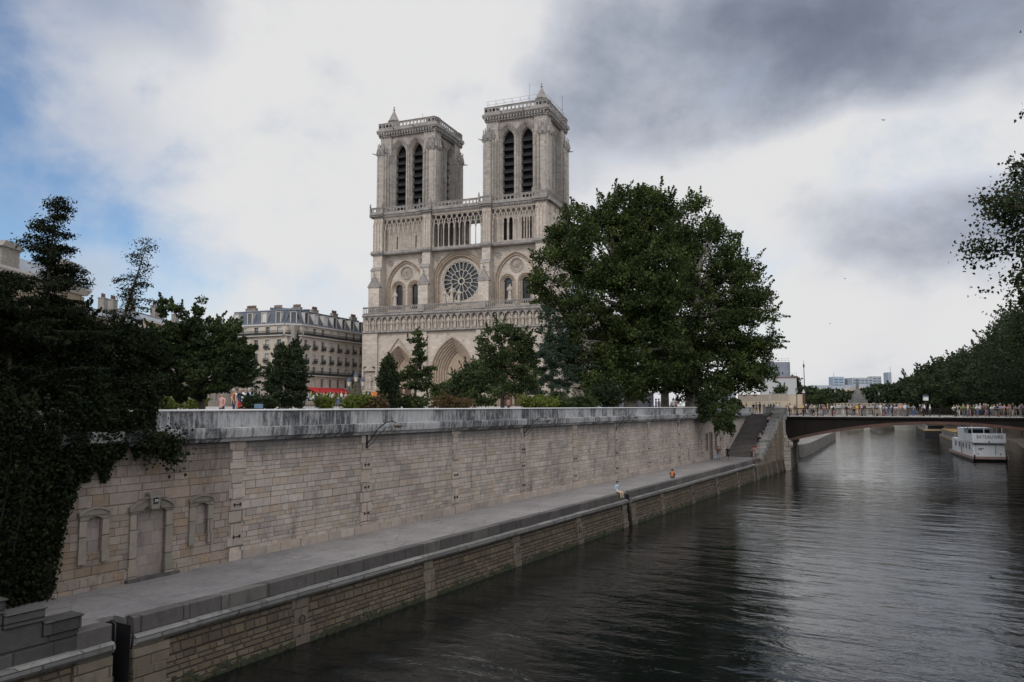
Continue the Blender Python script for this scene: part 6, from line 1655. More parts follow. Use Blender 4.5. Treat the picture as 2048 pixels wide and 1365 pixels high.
for i, (px, sh_, tr_, k) in enumerate([(1484, 'black', 'black', 'stand'), (1493, 'brown', 'black', 'walk'), (1507, 'black', 'grey', 'stand'), (1513, 'grey', 'navy', 'stand'), (1520, 'black', 'black', 'stand'), (1529, 'navy', 'black', 'photo'), (1537, 'brown', 'black', 'stand'), (1542, 'black', 'navy', 'stand'), (1548, 'navy', 'navy', 'walk'), (1553, 'white', 'blue', 'stand'), (1560, 'pale blue', 'grey', 'stand')]):
    D = 121 + rnd.uniform(-1, 5) * (i % 3); p = at(px, 828, D)
    person(f'{ORD[i]} person from the left above the staircase, in {sh_}', (p.x, p.y, 8.2), rnd.uniform(0, 6.28), k, sh_, tr_, rnd.choice(['dark', 'dark', 'fair', 'grey']), h=rnd.uniform(.92, 1.02), group='people at the top of the stone staircase')
# on the bridge
def bridge_pt(x, y): return Vector((BR0.x + x * cos(BRZ) - y * sin(BRZ), BR0.y + x * sin(BRZ) + y * cos(BRZ), 7.9))
BP = [(1574, 'orange', 'w'), (1588, 'brown', 's'), (1604, 'yellow', 's'), (1616, 'grey', 'w'), (1626, 'white', 's'), (1629, 'green', 'w'), (1637, 'pink', 's'), (1643, 'red', 's'), (1646, 'pink', 'l'), (1653, 'beige', 's'), (1661, 'white', 'w'), (1664, 'black', 'w'),
      (1683, 'grey', 's'), (1690, 'black', 's'), (1711, 'yellow', 's'), (1716, 'red', 's'), (1720, 'white', 'w'), (1724, 'maroon', 's'), (1751, 'grey', 's'), (1758, 'white', 's'), (1763, 'black', 's'), (1768, 'white', 'l'), (1773, 'navy', 's'), (1781, 'pale blue', 'w'), (1787, 'black', 's'), (1797, 'pink', 's'), (1800, 'red', 's'), (1808, 'white', 'p'), (1811, 'blue', 's'), (1824, 'grey', 'w'), (1843, 'grey', 's'),
      (1904, 'white', 'l'), (1910, 'white', 'p'), (1914, 'beige', 's'), (1923, 'green', 's'), (1930, 'navy', 's'), (1933, 'beige', 's'), (1937, 'pink', 's'), (1951, 'white', 'l'), (1957, 'pale blue', 'p'), (1968, 'brown', 's'), (1973, 'black', 's'), (1980, 'white', 'l'), (1992, 'orange', 's'), (1998, 'pale blue', 'l'), (2005, 'pink', 's'), (2017, 'white', 's'), (2022, 'black', 's'), (2037, 'beige', 's'), (2046, 'blue', 's')]
_r = random.Random(31)
for c_, w_, n_ in ((1600, 30, 4), (1640, 26, 6), (1715, 14, 4), (1775, 34, 12), (1860, 30, 3), (1925, 26, 6), (1965, 26, 4), (2010, 34, 9)):
    BP += [(c_ + _r.uniform(-w_, w_), _r.choice(['white', 'white', 'black', 'navy', 'grey', 'beige', 'pale blue', 'brown', 'pink', 'green']), _r.choice('swsl')) for _ in range(n_)]
BP.sort(); ZN = [0, 0, 0]
for i, (px, sh_, k) in enumerate(BP):
    a = (px - 1024) / FPX; y = .55 if k == 'l' else rnd.choice([.9, 1.6, 3.0, 4.5]) if k != 'w' else rnd.uniform(1.5, 7)
    # intersect viewing direction with the line y = const on the bridge
    ex, ey = cos(BRZ), sin(BRZ); ox, oy = BR0.x - y * sin(BRZ), BR0.y + y * cos(BRZ)
    x = (a * oy * 1.0 - ox) / (ex - a * ey); p = bridge_pt(x, y)
    zi = 0 if px < 1675 else 1 if px < 1875 else 2; w = ORD[ZN[zi]] + (' person on the bridge from the pedestal', ' person from the left in the mid-bridge crowd', ' person from the left in the right bridge crowd')[zi]; ZN[zi] += 1
    person(f'{w}, in {sh_}', (p.x, p.y, 7.9), BRZ + (0 if k in 'lp' else rnd.choice([0, pi / 2, -pi / 2, pi]) + rnd.uniform(-.5, .5)), {'l': 'lean', 'w': 'walk', 's': 'stand', 'p': 'photo'}[k], sh_, rnd.choice(['white', 'beige', 'black', 'navy', 'grey', 'blue', 'pink']) if rnd.random() < .7 else 'grey', rnd.choice(['dark', 'dark', 'fair', 'grey']), rnd.random() < .4, rnd.uniform(.93, 1.04), 'people on the bridge', bag=(i % 6 == 3))
# crowd on the square
CR = []
for i in range(17): CR.append(('red awning', 617 + i * 5.2 + rnd.uniform(-2, 2), rnd.uniform(98, 116)))
for i in range(17): CR.append(('left tower base', 706 + i * 3.9 + rnd.uniform(-2, 2), rnd.uniform(118, 165)))
for i in range(9): CR.append(('left portal', 797 + i * 5 + rnd.uniform(-2, 2), rnd.uniform(130, 168)))
cnt = {}
for i, (w, px, D) in enumerate(CR):
    p = at(px, 812, D); k = cnt.get(w, 0); cnt[w] = k + 1
    sh_ = rnd.choice(['white', 'white', 'white', 'pink', 'grey', 'navy', 'black', 'pale blue', 'green', 'maroon', 'beige'])
    zz = 9.55 if w == 'red awning' else 9.3
    pl_ = {'red awning': 'before the red awning', 'left tower base': 'at the foot of the left tower', 'left portal': 'before the cathedral portals'}[w]
    person(f'{ORD[k]} person from the left {pl_}, in {sh_}', (p.x, p.y, zz), rnd.uniform(0, 6.28), rnd.choice(['stand', 'walk', 'photo']), sh_, rnd.choice(['navy', 'black', 'white', 'beige', 'blue']), rnd.choice(['dark', 'fair', 'grey', 'dark']), rnd.random() < .5, rnd.uniform(.93, 1.05), 'crowd on the cathedral square')
for i, (px, sh_, D) in enumerate([(444, 'pink', 47), (467, 'orange', 52), (471, 'white', 53), (480, 'navy', 52), (486, 'white', 51), (490, 'grey', 53), (498, 'pale blue', 50), (502, 'white', 52)]):
    p = at(px, 812, D)
    person(f'{ORD[i]} person from the left in the group under the left trees, in {sh_}', (p.x, p.y, 8.75 if i else 8.4), rnd.uniform(0, 6.28), 'stand' if i % 2 else 'walk', sh_, rnd.choice(['white', 'navy', 'red']), rnd.choice(['dark', 'fair', 'grey']), i % 2 == 0, 1.0, 'people behind the parapet under the left trees')
for i, (px, sh_) in enumerate([(812, 'white'), (1017, 'pink'), (1312, 'navy'), (1318, 'grey'), (1346, 'white'), (1352, 'pink'), (1300, 'blue')]):
    p = at(px, 812, (66, 84, 96, 96, 98, 99, 97)[i])
    person(f'{ORD[i]} person from the left glimpsed through the garden foliage, in {sh_}', (p.x, p.y, 8.5), rnd.uniform(0, 6.28), 'stand', sh_, 'navy', group='people glimpsed in the garden')
person('person in white shirt walking on the shaded quay beside the white houseboat', rv(163, -10.0, 2.32), RIV + R(200), 'walk', 'white', 'navy', group='walkers on the shaded quay')
person('person in dark clothes walking on the shaded quay beside the white houseboat', rv(162, -10.9, 2.32), RIV + R(200), 'walk', 'black', 'black', group='walkers on the shaded quay')

# ================================================================ BOATS
BW_ = plain('boat_white_paint', (.52, .54, .57), .45, vary=.12, scale=.6)
BD = plain('boat_dark_hull', (.025, .025, .03), .5, vary=.3)
BS = plain('sooty_boat_stripe', (.26, .19, .17), .6)
def houseboat():
    # local x: width (0 = river side), y: length away from the viewer, z up
    o = empty('houseboat', rv(155.5, -5.6), RIV - pi / 2 + R(9)); tag(o, 'white two-deck houseboat with a flat canopy and name on its stern', 'boat')
    w = 4.9; L = 24
    T = lambda x, y, z: (x - 4.9, y, z)
    mb = MB(T); mb.add([(0, 0, -.2), (w, 0, -.2), (w, L, -.2), (w * .5, L + 4, -.2), (0, L, -.2), (-.15, -.4, .75), (w + .15, -.4, .75), (w + .15, L, .9), (w * .5, L + 5, 1.3), (-.15, L, .9)],
                       [(0, 1, 6, 5), (1, 2, 7, 6), (2, 3, 8, 7), (3, 4, 9, 8), (4, 0, 5, 9), (5, 6, 7, 8, 9)]); mb.build('hull', BD, o)
    mb = MB(T); mb.box(-.22, w + .22, -.5, L, .42, .86); mb.build('rubbing_strake', BS, o)
    mb = MB(T); mb.box(-.1, w + .1, -.42, 0, .86, 1.15); mb.build('stern_step', BW_, o)
    mb = MB(T); mb.box(.1, w - .1, .6, L - 2, .86, 3.25); cab = mb.build('lower_cabin', BW_, o)
    mb = MB(T); mb.prism_y([(.0, 3.2), (w, 3.2), (w, 4.75), (.0, 4.75)], .0, .15); mb.box(0, .12, .15, 9, 3.2, 4.6); mb.box(w - .12, w, .15, 9, 3.2, 4.6); mb.box(0, w, 0, 9, 3.12, 3.25); brd = mb.build('name_board', BW_, o)
    INK = plain('blue_black_lettering', (.03, .035, .06), .5)
    text_mesh('BATEAU IVRE', .82, 'lettering', INK, brd, (-w / 2 + .1, -.012, 4.12), (pi / 2, 0, 0), .004, sx=.80)
    mb = MB(T); mb.prism_y([(w * .5 - .14, 3.28), (w * .5, 3.55), (w * .5 + .14, 3.28), (w * .5, 3.15)], -.02, .01); mb.build('emblem', INK, brd)
    mb = MB(T); mb.box(.9, 1.5, .54, .62, 1.9, 2.0); mb.box(.9, 1.7, .54, .62, 2.15, 2.22); mb.box(3.4, 3.45, .54, .62, 1.0, 3.0); mb.box(.5, .55, .54, .62, 1.0, 3.0); mb.build('stern_details', IRON, cab)
    for yy in (3, 6, 9, 13, 17):
        mb = MB(T); mb.box(.04, .12, yy, yy + 1.3, 1.9, 2.8); mb.build('window', GLASSW, cab)
    for yy in (11,): mb = MB(T); mb.box(.0, .11, yy, yy + .9, .9, 3.0); mb.build('door', BS, cab)
    mb = MB(T); mb.add([(-.5, .8, 6.35), (w + .2, .6, 6.35), (w + .2, 9, 6.75), (-.5, 9, 6.75), (-.5, .8, 6.47), (w + .2, .6, 6.47), (w + .2, 9, 6.87), (-.5, 9, 6.87), (w * .5, .8, 6.62), (w * .5, 9, 7.0)],
                       [(0, 3, 2, 1), (4, 5, 8), (4, 8, 9, 7), (5, 6, 9, 8), (0, 1, 5, 4), (2, 3, 7, 6), (3, 0, 4, 7), (1, 2, 6, 5), (6, 7, 9)]); mb.build('canopy', BW_, o)
    for x, y in ((.1, 1.0), (w / 2 - .6, .9), (w - .4, .9), (.1, 5), (w - .4, 5), (.1, 8.5), (w - .4, 8.5)):
        mb = MB(T); mb.box(x, x + .1, y, y + .1, 4.6, 6.5); mb.build('canopy_post', BW_, o)
    mb = MB(T); mb.box(.2, w - .2, 9, 16, 3.25, 5.4); up_ = mb.build('wheelhouse', BW_, o)
    mb = MB(T); mb.box(.7, w - .7, 8.95, 9.02, 4.0, 5.1); mb.build('window', GLASSW, up_)
    for x in (.7, w - .9):
        mb = MB(T); mb.lathe(x, -.25, [(.06, 1.1), (.12, 1.15), (.06, 1.25), (.12, 1.4)], 8); mb.build('bollard', IRON, o)
    for x in (.12, w - .1):
        mb = MB(T); mb.lathe(x, -.48, [(.05, 1.2), (.13, 1.1), (.13, .5), (.05, .4)], 8); mb.build('fender', IRON, o)
    mb = MB(T); mb.tube([(w - .4, .3, 4.7), (w - .4, .3, 8.2)], .03, 5); mb.build('flagpole', IRON, o)
houseboat()
def barge(name, s, n, L, w, label, hull, cabin, stripe, hz=1.6):
    o = empty(name, rv(s, n), RIV - pi / 2 + R(6)); tag(o, label, 'boat')
    mb = MB(); mb.add([(-w, 0, -.2), (0, 0, -.2), (0, L, -.2), (-w / 2, L + 4, -.2), (-w, L, -.2), (-w - .1, -.3, hz), (.1, -.3, hz), (.1, L, hz + .3), (-w / 2, L + 5, hz + .8), (-w - .1, L, hz + .3)], [(0, 1, 6, 5), (1, 2, 7, 6), (2, 3, 8, 7), (3, 4, 9, 8), (4, 0, 5, 9), (5, 6, 7, 8, 9)]); mb.build('hull', hull, o)
    mb = MB(); mb.box(-w - .16, .16, -.36, L, hz - .12, hz + .05); mb.build('gunwale', stripe, o)
    mb = MB(); mb.box(-w + .3, -.3, 1.5, L - 3, hz, hz + 1.7); c = mb.build('cabin', cabin, o)
    mb = MB(); mb.box(-w + .2, -.2, 1.3, L - 2.8, hz + 1.7, hz + 1.82); mb.build('cabin_roof', stripe, c)
    for i in range(int(L / 3) - 1):
        mb = MB(); mb.box(-w + .26, -w + .31, 2.3 + i * 2.6, 3.6 + i * 2.6, hz + .6, hz + 1.3); mb.build('window', GLASSW, c)
    mb = MB(); mb.box(-w + .9, -.9, 1.44, 1.5, hz + .4, hz + 1.35); mb.build('stern_opening', DARK, c)
    mb = MB(); mb.box(-w + .8, -.8, .0, 1.2, hz + 2.2, hz + 2.26); mb.build('awning', cabin, o)
    for x in (-w + .9, -.9): mb = MB(); mb.box(x, x + .06, .1, .16, hz, hz + 2.2); mb.build('awning_post', IRON, o)
barge('barge', 205, -2.6, 34, 5.4, 'old brown and grey barge moored next beyond the white houseboat', plain('grey_brown_hull', (.10, .085, .075), .6, vary=.4), plain('weathered_cabin', (.20, .20, .20), .6, vary=.3), plain('ochre_stripe', (.28, .16, .05), .6))
barge('barge', 268, 5.0, 42, 6.0, 'dark flat barge with yellow rim seen under the bridge crown', BD, plain('pale_barge_cover', (.30, .30, .29), .6), plain('yellow_rim', (.42, .26, .06), .6), 2.0)

# ================================================================ STREET FURNITURE AND SITE THINGS
LANT = plain('lantern_glass', (.55, .50, .40), .3, vary=.2); LANTB = plain('lantern_blue_metal', (.05, .07, .10), .5)
def lantern(par, x, y, z, s=1.0, glass=None):
    mb = MB(); mb.lathe(x, y, [(.10 * s, z), (.14 * s, z + .06 * s), (.15 * s, z + .08 * s)], 6); mb.lathe(x, y, [(.30 * s, z + .62 * s), (.28 * s, z + .70 * s), (.20 * s, z + .86 * s), (.05 * s, z + .98 * s), (.05 * s, z + 1.05 * s), (.01, z + 1.15 * s)], 8)
    for k in range(6): a = k * pi / 3; mb.tube([(x + .15 * s * cos(a), y + .15 * s * sin(a), z + .08 * s), (x + .26 * s * cos(a), y + .26 * s * sin(a), z + .62 * s)], .012 * s, 4)
    o = mb.build('lantern', LANTB, par)
    mb = MB(); mb.lathe(x, y, [(.14 * s, z + .08 * s), (.25 * s, z + .62 * s)], 6); mb.build('glass', glass or LANT, o)
def lamp_post(name, label, p, h, heads=1, s=1.0, group=None, spread=.9):
    o = empty(name, p); tag(o, label, 'street lamp', group)
    mb = MB(); mb.sm = True; mb.lathe(0, 0, [(.22, 0), (.22, .15), (.14, .3), (.12, .9), (.15, 1.0), (.075, 1.1), (.055, h - .3), (.10, h - .2), (.05, h)], 8); mb.build('post', IRON, o)
    if heads == 1: lantern(o, 0, 0, h, s)
    else:
        for k in (-1, 0, 1):
            if k:
                mb = MB(); mb.tube([(0, 0, h - .9), (k * spread * .5, 0, h - .95), (k * spread, 0, h - .5), (k * spread, 0, h - .25)], .04, 5); mb.build('arm', IRON, o)
            lantern(o, k * spread, 0, h + (.25 if k == 0 else -.25), s)
p = at(711, 812, 82); lamp_post('street_lamp', 'triple-headed lamp post left of the cathedral corner', (p.x, p.y, 8.6), 3.0, 3, .95, spread=.72)
p = at(1594, 812, 121); lamp_post('street_lamp', 'single lantern lamp post at the near left end of the bridge', (p.x, p.y, 7.9), 3.4, 1, .8, 'lamp posts by the bridge')
p = at(1671, 812, 190); lamp_post('street_lamp', 'lamp post with pale globe beyond the left part of the bridge', (p.x, p.y, 8.2), 4.4, 1, .9, 'lamp posts by the bridge')
p = at(1759, 812, 200); lamp_post('street_lamp', 'lamp post with small white globe before the dark right bank trees', (p.x, p.y, 8.2), 3.9, 1, .8, 'lamp posts by the bridge')
p = at(1610, 812, 210); o = empty('lamp_mast', (p.x, p.y, 8.2)); tag(o, 'tall thin mast beside the grey stage tower', 'mast')
mb = MB(); mb.tube([(0, 0, 0), (0, 0, 12.5)], [.16, .08], 6); mb.build('pole', IRON, o); mb = MB(); mb.lathe(0, 0, [(.1, 11.4), (.22, 11.6), (.22, 12.2), (.05, 12.5), (.03, 13.4)], 6); mb.build('finial', IRON, o)
# kiosk lantern on the right bank
p = at(1852, 812, 150); o = empty('advertising_column', (p.x, p.y, 8.2)); tag(o, 'lit white cabinet sign on a dark post before the right bank trees', 'sign')
mb = MB(); mb.lathe(0, 0, [(.12, 0), (.1, 2.2)], 8); mb.build('post', IRON, o)
mb = MB(); mb.box(-.42, .42, -.2, .2, 2.2, 2.95); mb.build('panel', WHITEP, o); mb = MB(); mb.taper(-.5, .5, -.28, .28, 2.95, 3.3, .2, .1); mb.build('cap', LANTB, o)
# hoarding, stage tower and site cabins
HO = plain('beige_hoarding', (.44, .36, .26), .8, vary=.08, scale=.3)
for i, (pa, pb, D1, D2, h, lb_) in enumerate([(1476, 1540, 140, 138, 3.2, 'beige site hoarding panel left part, behind the people on the stairs'), (1541, 1578, 138, 137, 3.3, 'slatted beige site hoarding behind the bridge pedestal'), (1579, 1607, 137, 136, 3.2, 'plain beige hoarding end panel beside the lantern post')]):
    a, b = at(pa, 812, D1), at(pb, 812, D2); o = empty('hoarding', (a.x, a.y, 8.2), atan2(b.y - a.y, b.x - a.x)); tag(o, lb_, 'hoarding', 'beige site hoardings beyond the stairs')
    L = (b - a).length; mb = MB(); mb.box(0, L, 0, .08, 0, h * .62); n = max(2, int(L / 1.2))
    if i == 2: mb.box(0, L, 0, .08, h * .62, h)
    mb.build('board', HO, o)
    mb = MB()
    for k in range(n + 1): x = min(L - .06, k * L / n); mb.box(x, x + .06, -.05, 0, 0, h)
    mb.box(0, L, -.04, .02, h - .08, h); mb.build('frame', FRAMEW, o)
    if i < 2: mb = MB(); mb.box(0, L, .02, .05, h * .62, h - .08); mb.build('slats', plain('pale_mesh_panel', (.34, .29, .23), .8, vary=.3, scale=6), o)
ho_end = at(1608, 812, 136); o = empty('gate_post', (ho_end.x, ho_end.y, 8.2)); tag(o, 'brown post with a cap at the right end of the hoarding', 'post')
mb = MB(); mb.box(-.2, .2, -.2, .2, 0, 3.4); mb.build('post', RIB, o); mb = MB(); mb.lathe(0, 0, [(.3, 3.4), (.3, 3.5), (.16, 3.7), (.05, 4.0)], 6); mb.build('cap', FRAMEW, o)
GREYP = plain('grey_cladding', (.20, .22, .26), .6, vary=.15, scale=.5)
p = at(1548, 812, 205); o = empty('site_tower', (p.x - 3, p.y, 8.2), -.25); tag(o, 'grey clad round-cornered site structure on a white block, right of the trees', 'building')
mb = MB(); mb.box(0, 8.6, 0, 8, 0, 8.4); mb.build('white_block', plain('white_cladding', (.40, .40, .41), .6, vary=.1), o)
mb = MB(); mb.box(0, 9.0, -.4, -.3, 8.3, 9.3); mb.build('red_edge', plain('red_brown_edge', (.20, .08, .06), .7), o) if False else None
mb = MB(); mb.box(-.1, 8.8, -.1, 8.1, 8.4, 8.6); mb.build('edge_band', plain('red_brown_edge', (.20, .08, .06), .7), o)
mb = MB(); mb.box(0, 5.2, .2, 7, 8.6, 12.6); mb.lathe(5.4, 2.2, [(1.9, 8.6), (1.9, 12.6)], 14)
for k in range(8): mb.box(.2 + k * .62, .26 + k * .62, .12, .2, 8.7, 12.5)
mb.build('upper_clad', GREYP, o)
mb = MB()
for k in range(9): mb.tube([(k * .85, .2, 12.6), (k * .85, .2, 13.5)], .03, 4)
mb.tube([(0, .2, 13.5), (7, .2, 13.5)], .03, 4); mb.tube([(0, .2, 13.05), (7, .2, 13.05)], .03, 4)
for k in range(4): mb.tube([(7.3 + k * .45, .1, 8.6), (7.3 + k * .45, .1, 9.7)], .03, 4)
mb.tube([(7.3, .1, 9.7), (8.8, .1, 9.7)], .03, 4); mb.build('guard_rail', GREYP, o)
CAB = plain('white_lilac_cabin', (.46, .46, .52), .6, vary=.06)
for px, w, y0, hh, D, lb_ in ((1208, 5.5, 8.2, 7.4, 135, 'tall white site cabin with a pink edge, seen between the garden trees'), (1258, 4.4, 8.2, 3.2, 115, 'white site cabin just left of the big plane trunk'), (1285, 3.0, 8.2, 3.0, 112, 'white site cabin between the plane trunks'), (1425, 7.0, 8.2, 3.4, 128, 'pale blue-white cabin behind the drooping fig bush')):
    p = at(px, 812, D); o = empty('site_cabin', (p.x - w / 2, p.y, y0), -.2); tag(o, lb_, 'cabin', 'white cabins of the building site')
    mb = MB(); mb.box(0, w, 0, 3, 0, hh)
    for k in range(int(w / .45)): mb.box(.1 + k * .45, .2 + k * .45, -.04, 0, .15, hh - .15)
    mb.build('body', CAB, o); mb = MB(); mb.box(-.06, .08, -.06, .08, 0, hh); mb.box(w - .08, w + .06, -.06, .08, 0, hh); mb.box(-.06, w + .06, -.06, 3.06, hh, hh + .1); mb.build('frame', plain('pink_grey_frame', (.33, .24, .24), .7), o)
# bronze rider on a pedestal
p = at(1160, 812, 118); o = empty('equestrian_statue', (p.x, p.y, 8.6), .4); tag(o, 'green bronze statue on a stone pedestal behind the pine', 'statue')
mb = MB(); mb.box(-2.0, 2.0, -1.2, 1.2, 0, .5); mb.box(-1.7, 1.7, -1.0, 1.0, .5, 3.6); mb.box(-2.0, 2.0, -1.25, 1.25, 3.6, 4.0); mb.build('pedestal', ST_PALE, o)
BRZM = plain('green_bronze', (.06, .13, .11), .6, vary=.4, col2=(.03, .07, .06))
def skin_mesh(name, V, E_, Rd, mat, par, loc):
    me = bpy.data.meshes.new(name); me.from_pydata(V, E_, []); bm = bmesh.new(); bm.from_mesh(me); bm.verts.layers.skin.verify(); bm.to_mesh(me); bm.free()
    ob = bpy.data.objects.new(name, me); COL.objects.link(ob); ob.modifiers.new('s', 'SKIN'); sd_ = me.skin_vertices[0].data
    for i, r in enumerate(Rd): sd_[i].radius = (r, r); sd_[i].use_root = i == 0
    sb = ob.modifiers.new('b', 'SUBSURF'); sb.levels = 1
    out = bpy.data.meshes.new_from_object(ob.evaluated_get(bpy.context.evaluated_depsgraph_get())); bpy.data.objects.remove(ob)
    out.materials.clear(); out.materials.append(mat); out.polygons.foreach_set('use_smooth', [True] * len(out.polygons))
    q = bpy.data.objects.new(name, out); COL.objects.link(q); q.parent = par; q.location = loc; return q
skin_mesh('horse', [(1.0, 0, 1.9), (.3, 0, 1.85), (-.6, 0, 1.9), (-1.1, 0, 2.0), (-1.45, 0, 2.6), (-1.75, 0, 3.0), (-2.15, 0, 2.7), (1.1, .25, 1.2), (1.25, .25, .7), (1.1, .25, .05), (.9, -.25, 1.2), (1.05, -.25, .7), (.9, -.25, .05), (-.9, .25, 1.1), (-.9, .25, .6), (-.95, .25, .05), (-1.1, -.25, 1.3), (-1.45, -.25, 1.0), (-1.3, -.25, .6), (1.45, 0, 1.7), (1.6, 0, 1.0)],
          [(0, 1), (1, 2), (2, 3), (3, 4), (4, 5), (5, 6), (0, 7), (7, 8), (8, 9), (0, 10), (10, 11), (11, 12), (3, 13), (13, 14), (14, 15), (3, 16), (16, 17), (17, 18), (0, 19), (19, 20)],
          [.42, .40, .42, .36, .24, .17, .10, .2, .11, .09, .2, .11, .09, .17, .1, .09, .17, .1, .08, .09, .05], BRZM, o, (0, 0, 4.0))
J, A, L_ = pose('sit'); rm = person_mesh('rider', J, A, L_); rm.materials.append(BRZM); q = bpy.data.objects.new('rider', rm); COL.objects.link(q); q.parent = o; q.location = (-.2, 0, 6.2); q.rotation_euler = (0, 0, -pi / 2); q.scale = (1.3, 1.3, 1.3)
# small signs and rails behind the parapet
p = at(517, 812, 44); o = empty('information_board', (p.x, p.y, 8.3)); tag(o, 'small pale blue information board behind the parapet', 'board')
mb = MB(); mb.box(-.24, .24, 0, .03, .95, 1.2); mb.build('panel', plain('pale_blue_panel', (.20, .32, .42), .5), o); mb = MB(); mb.box(-.02, .02, .03, .06, -.2, 1.0); mb.build('post', IRON, o)
a, b = at(604, 812, 60), at(690, 812, 60); o = empty('garden_railing', (a.x, a.y, 8.4), 0); tag(o, 'black iron garden railing below the crowd by the awning', 'railing')
L = (b - a).length; mb = MB()
for k in range(int(L / .12)): mb.box(k * .12, k * .12 + .02, 0, .02, 0, 1.12)
mb.box(0, L, -.01, .03, .98, 1.02); mb.build('bars', IRON, o)
p = at(697, 812, 88); o = empty('notice_box', (p.x, p.y, 9.1)); tag(o, 'dark grey upright cabinet right of the awning crowd', 'cabinet')
mb = MB(); mb.box(-.38, .38, 0, .4, 0, 1.35); mb.build('body', IRON, o); mb = MB(); mb.box(-.42, .42, -.04, .44, 1.35, 1.42); mb.build('top', FRAMEW, o)
p = at(749, 812, 150); o = empty('orange_banner', (p.x, p.y, 9.2)); tag(o, 'narrow orange sign board at the foot of the left tower', 'sign')
mb = MB(); mb.box(-.5, .5, 0, .06, .6, 2.9); mb.build('board', plain('orange_board', (.50, .17, .04), .6), o); mb = MB(); mb.box(-.04, .04, .06, .12, 0, 2.9); mb.build('post', IRON, o)

# ================================================================ FAR CITY
FARB = [(1664, 1676, 752, 1100, (.34, .36, .40), 'dome', 'distant domed church beside the blue-glass tower blocks'),
        (1667, 1687, 754, 900, (.26, .33, .42), 'glass', 'distant blue and white slab tower block, leftmost of the tower blocks'),
        (1688, 1705, 757, 950, (.14, .15, .17), 'slab', 'distant dark grey slab block between the blue tower blocks'),
        (1705, 1745, 756, 930, (.28, .31, .35), 'glass', 'distant wide pale grid-fronted block behind the monument'),
        (1745, 1762, 753, 960, (.30, .32, .32), 'slab', 'distant beige block at the right end of the tower blocks'),
        (1777, 1782, 745, 1000, (.25, .30, .36), 'mast', 'distant thin glass tower with a mast above the trees')]
for (a, b, top, D, col, kind, lb_) in FARB:
    p0, p1 = at(a, top, D), at(b, top, D); w = p1.x - p0.x; h = p0.z - 8
    o = empty('far_building', (p0.x, p0.y, 8)); tag(o, lb_, 'building', 'distant skyline blocks')
    m_ = plain('far_cladding', col, .6, vary=.15, scale=.05)
    if kind == 'dome':
        mb = MB(); mb.sm = True; mb.box(0, w, 0, w, 0, h * .72); mb.lathe(w / 2, w / 2, [(w * .42, h * .72), (w * .42, h * .78), (w * .36, h * .86), (w * .2, h * .95), (w * .06, h * .99), (w * .05, h * 1.06), (.1, h * 1.12)], 12); mb.build('body', m_, o); continue
    mb = MB(); mb.box(0, w, 0, 14, 0, h); mb.build('body', m_, o)
    nf = int(h / 3.2); nw = max(2, int(w / 4)); mb = MB()
    if kind == 'mast': mb.box(w * .7, w * .78, 0, .5, h, h + 7)
    for k in range(nf): mb.box(.4, w - .4, -.15, 0, 2 + k * 3.2, 3.4 + k * 3.2)
    mb.build('window_band', plain('far_glass', (.10, .15, .20), .3), o)
    mb = MB()
    for k in range(nw + 1): mb.box(k * w / nw - .3, k * w / nw + .3, -.4, 0, 0, h)
    mb.build('pier', plain('far_white', (.42, .43, .45), .6), o)
for i, (a, b, top, D) in enumerate([(1622, 1668, 771, 620), (1664, 1692, 772, 600), (1690, 1716, 770, 640), (1712, 1738, 768, 610)]):
    p0, p1 = at(a, top, D), at(b, top, D); w = p1.x - p0.x; h = p0.z - 8
    o = empty('far_house', (p0.x, p0.y, 8)); tag(o, f'{ORD[i]} pale stone house row from the left, below the distant tower blocks', 'building', 'pale houses on the far bank')
    mb = MB(); mb.box(0, w, 0, 12, 0, h * .85); mb.build('wall', FACADE, o); mb = MB(); mb.taper(0, w, 0, 12, h * .85, h, 1.5); mb.build('roof', ZINC, o)
    for k in range(max(2, int(w / 3))):
        for f in range(3): mb = MB(); mb.box(1 + k * 3, 2.2 + k * 3, -.1, .05, h * .25 + f * 3.4, h * .25 + 2 + f * 3.4); mb.build('window', GLASSW, o)
# stone monument on the far bridge and the far bridge itself
p = at(1716, 812, 330); o = empty('stone_monument', (p.x, p.y, 8.2)); o.scale = (.72, .72, .82); tag(o, 'pale stone monument with obelisk on a stepped base beyond the bridge', 'monument')
MONM = plain('dull_monument_stone', (.15, .148, .14), .9, vary=.4, scale=.6)
mb = MB(); mb.box(-6.5, 6.5, -3, 3, -3, 2.6); mb.box(-4.6, 4.6, -2.6, 2.6, 2.6, 4.6); mb.build('base', MONM, o)
mb = MB(); mb.taper(-2.9, 2.9, -1.8, 1.8, 4.6, 7.2, .3, .2); mb.taper(-2.0, 2.0, -1.4, 1.4, 7.2, 9.6, .9, .6); mb.taper(-.75, .75, -.7, .7, 9.6, 15.2, .35, .3)
for s in (-1, 1): figure(mb, s * 3.4, -1.6, 4.6, 2.6); figure(mb, s * 1.7, -1.3, 7.2, 2.0)
mb.build('shaft', MONM, o)
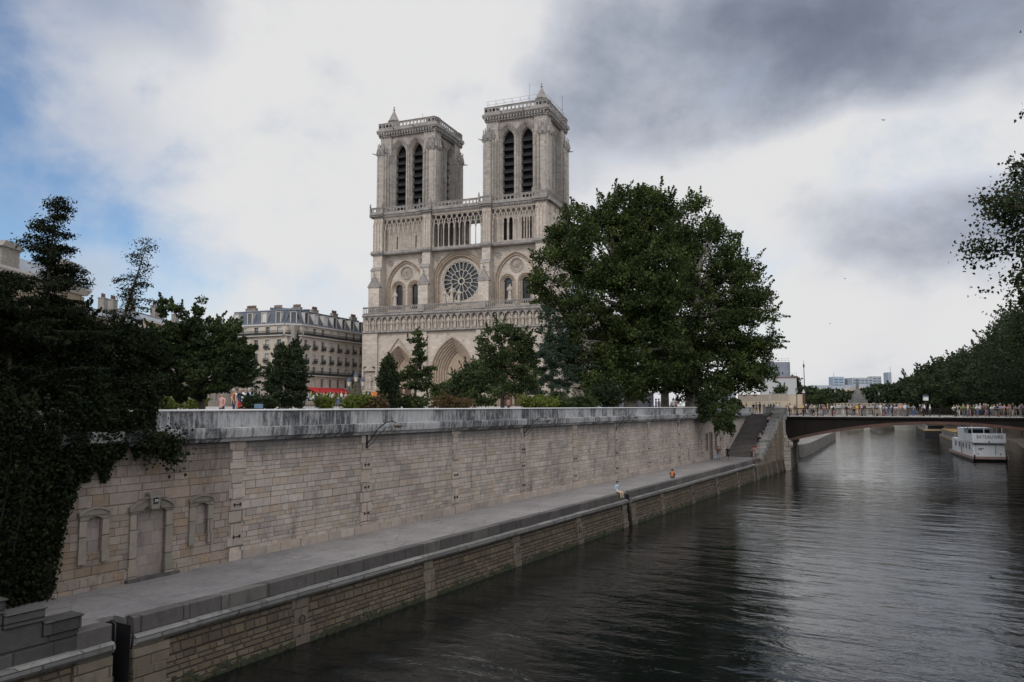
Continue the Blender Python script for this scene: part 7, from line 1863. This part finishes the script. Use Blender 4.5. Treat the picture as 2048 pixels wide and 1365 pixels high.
q0, q1 = at(1600, 812, 315), at(1800, 812, 300); o = empty('far_stone_bridge', (q0.x, q0.y, 0), atan2(q1.y - q0.y, q1.x - q0.x)); tag(o, 'pale stone bridge with balustrade seen behind the crowded iron bridge', 'bridge'); o.name = 'stone_bridge'
L = (q1 - q0).length; mb = MB(); mb.prism_y([(-20, -1), (-20, 8.6), (L * .5, 9.4), (L + 20, 8.6), (L + 20, -1)], 0, 12, [[(L * (.1 + k * .3), -.5)] + [(L * (.1 + k * .3) + L * .24 * j / 8, 1 + 5.5 * sin(pi * j / 8)) for j in range(9)] + [(L * (.34 + k * .3), -.5)] for k in range(3)]); mb.build('arches', plain('far_bridge_stone', (.34, .33, .30), .8, vary=.2, scale=.3), o)
mb = MB(); mb.prism_y([(-20, 9.5), (-20, 9.7), (L * .5, 10.5), (L + 20, 9.7), (L + 20, 9.5), (L * .5, 10.3)], 0, .4)
for k in range(int((L + 40) / 1.2)): x = -20 + k * 1.2; zz = 8.6 + .8 * (1 - abs(x - L / 2) / (L / 2 + 20)); mb.box(x, x + .5, .1, .3, zz, zz + .95)
mb.build('balustrade', ST_PALE, o)
# birds
for i, (px, py, D, rz_, lb_) in enumerate([(1767, 241, 120, .3, 'gull flying highest, under the dark cloud at upper right'), (1690, 558, 180, 1.2, 'gull flying right of the tall plane trees'), (1660, 648, 200, 2.0, 'lowest small gull in the sky over the bridge'), (2041, 65, 110, .8, 'gull at the upper right corner of the sky')]):
    o = empty('gull', at(px, py, D), rz_); tag(o, lb_, 'bird')
    mb = MB(); mb.sm = True; mb.tube([(0, -.22, 0), (0, -.12, .01), (0, .05, 0), (0, .24, 0)], [.02, .06, .06, .015], 6)
    for s in (-1, 1): mb.add([(0, -.1, .03), (0, .06, .03), (s * .28, .04, .14), (s * .28, -.08, .15), (s * .6, .08, .05), (0, -.02, .045), (s * .28, -.02, .17)], [(0, 3, 6, 5), (5, 6, 2, 1), (3, 4, 6), (6, 4, 2), (0, 1, 2, 3), (3, 2, 4)])
    mb.build('body', plain('gull_plumage', (.2, .2, .21), .8), o)
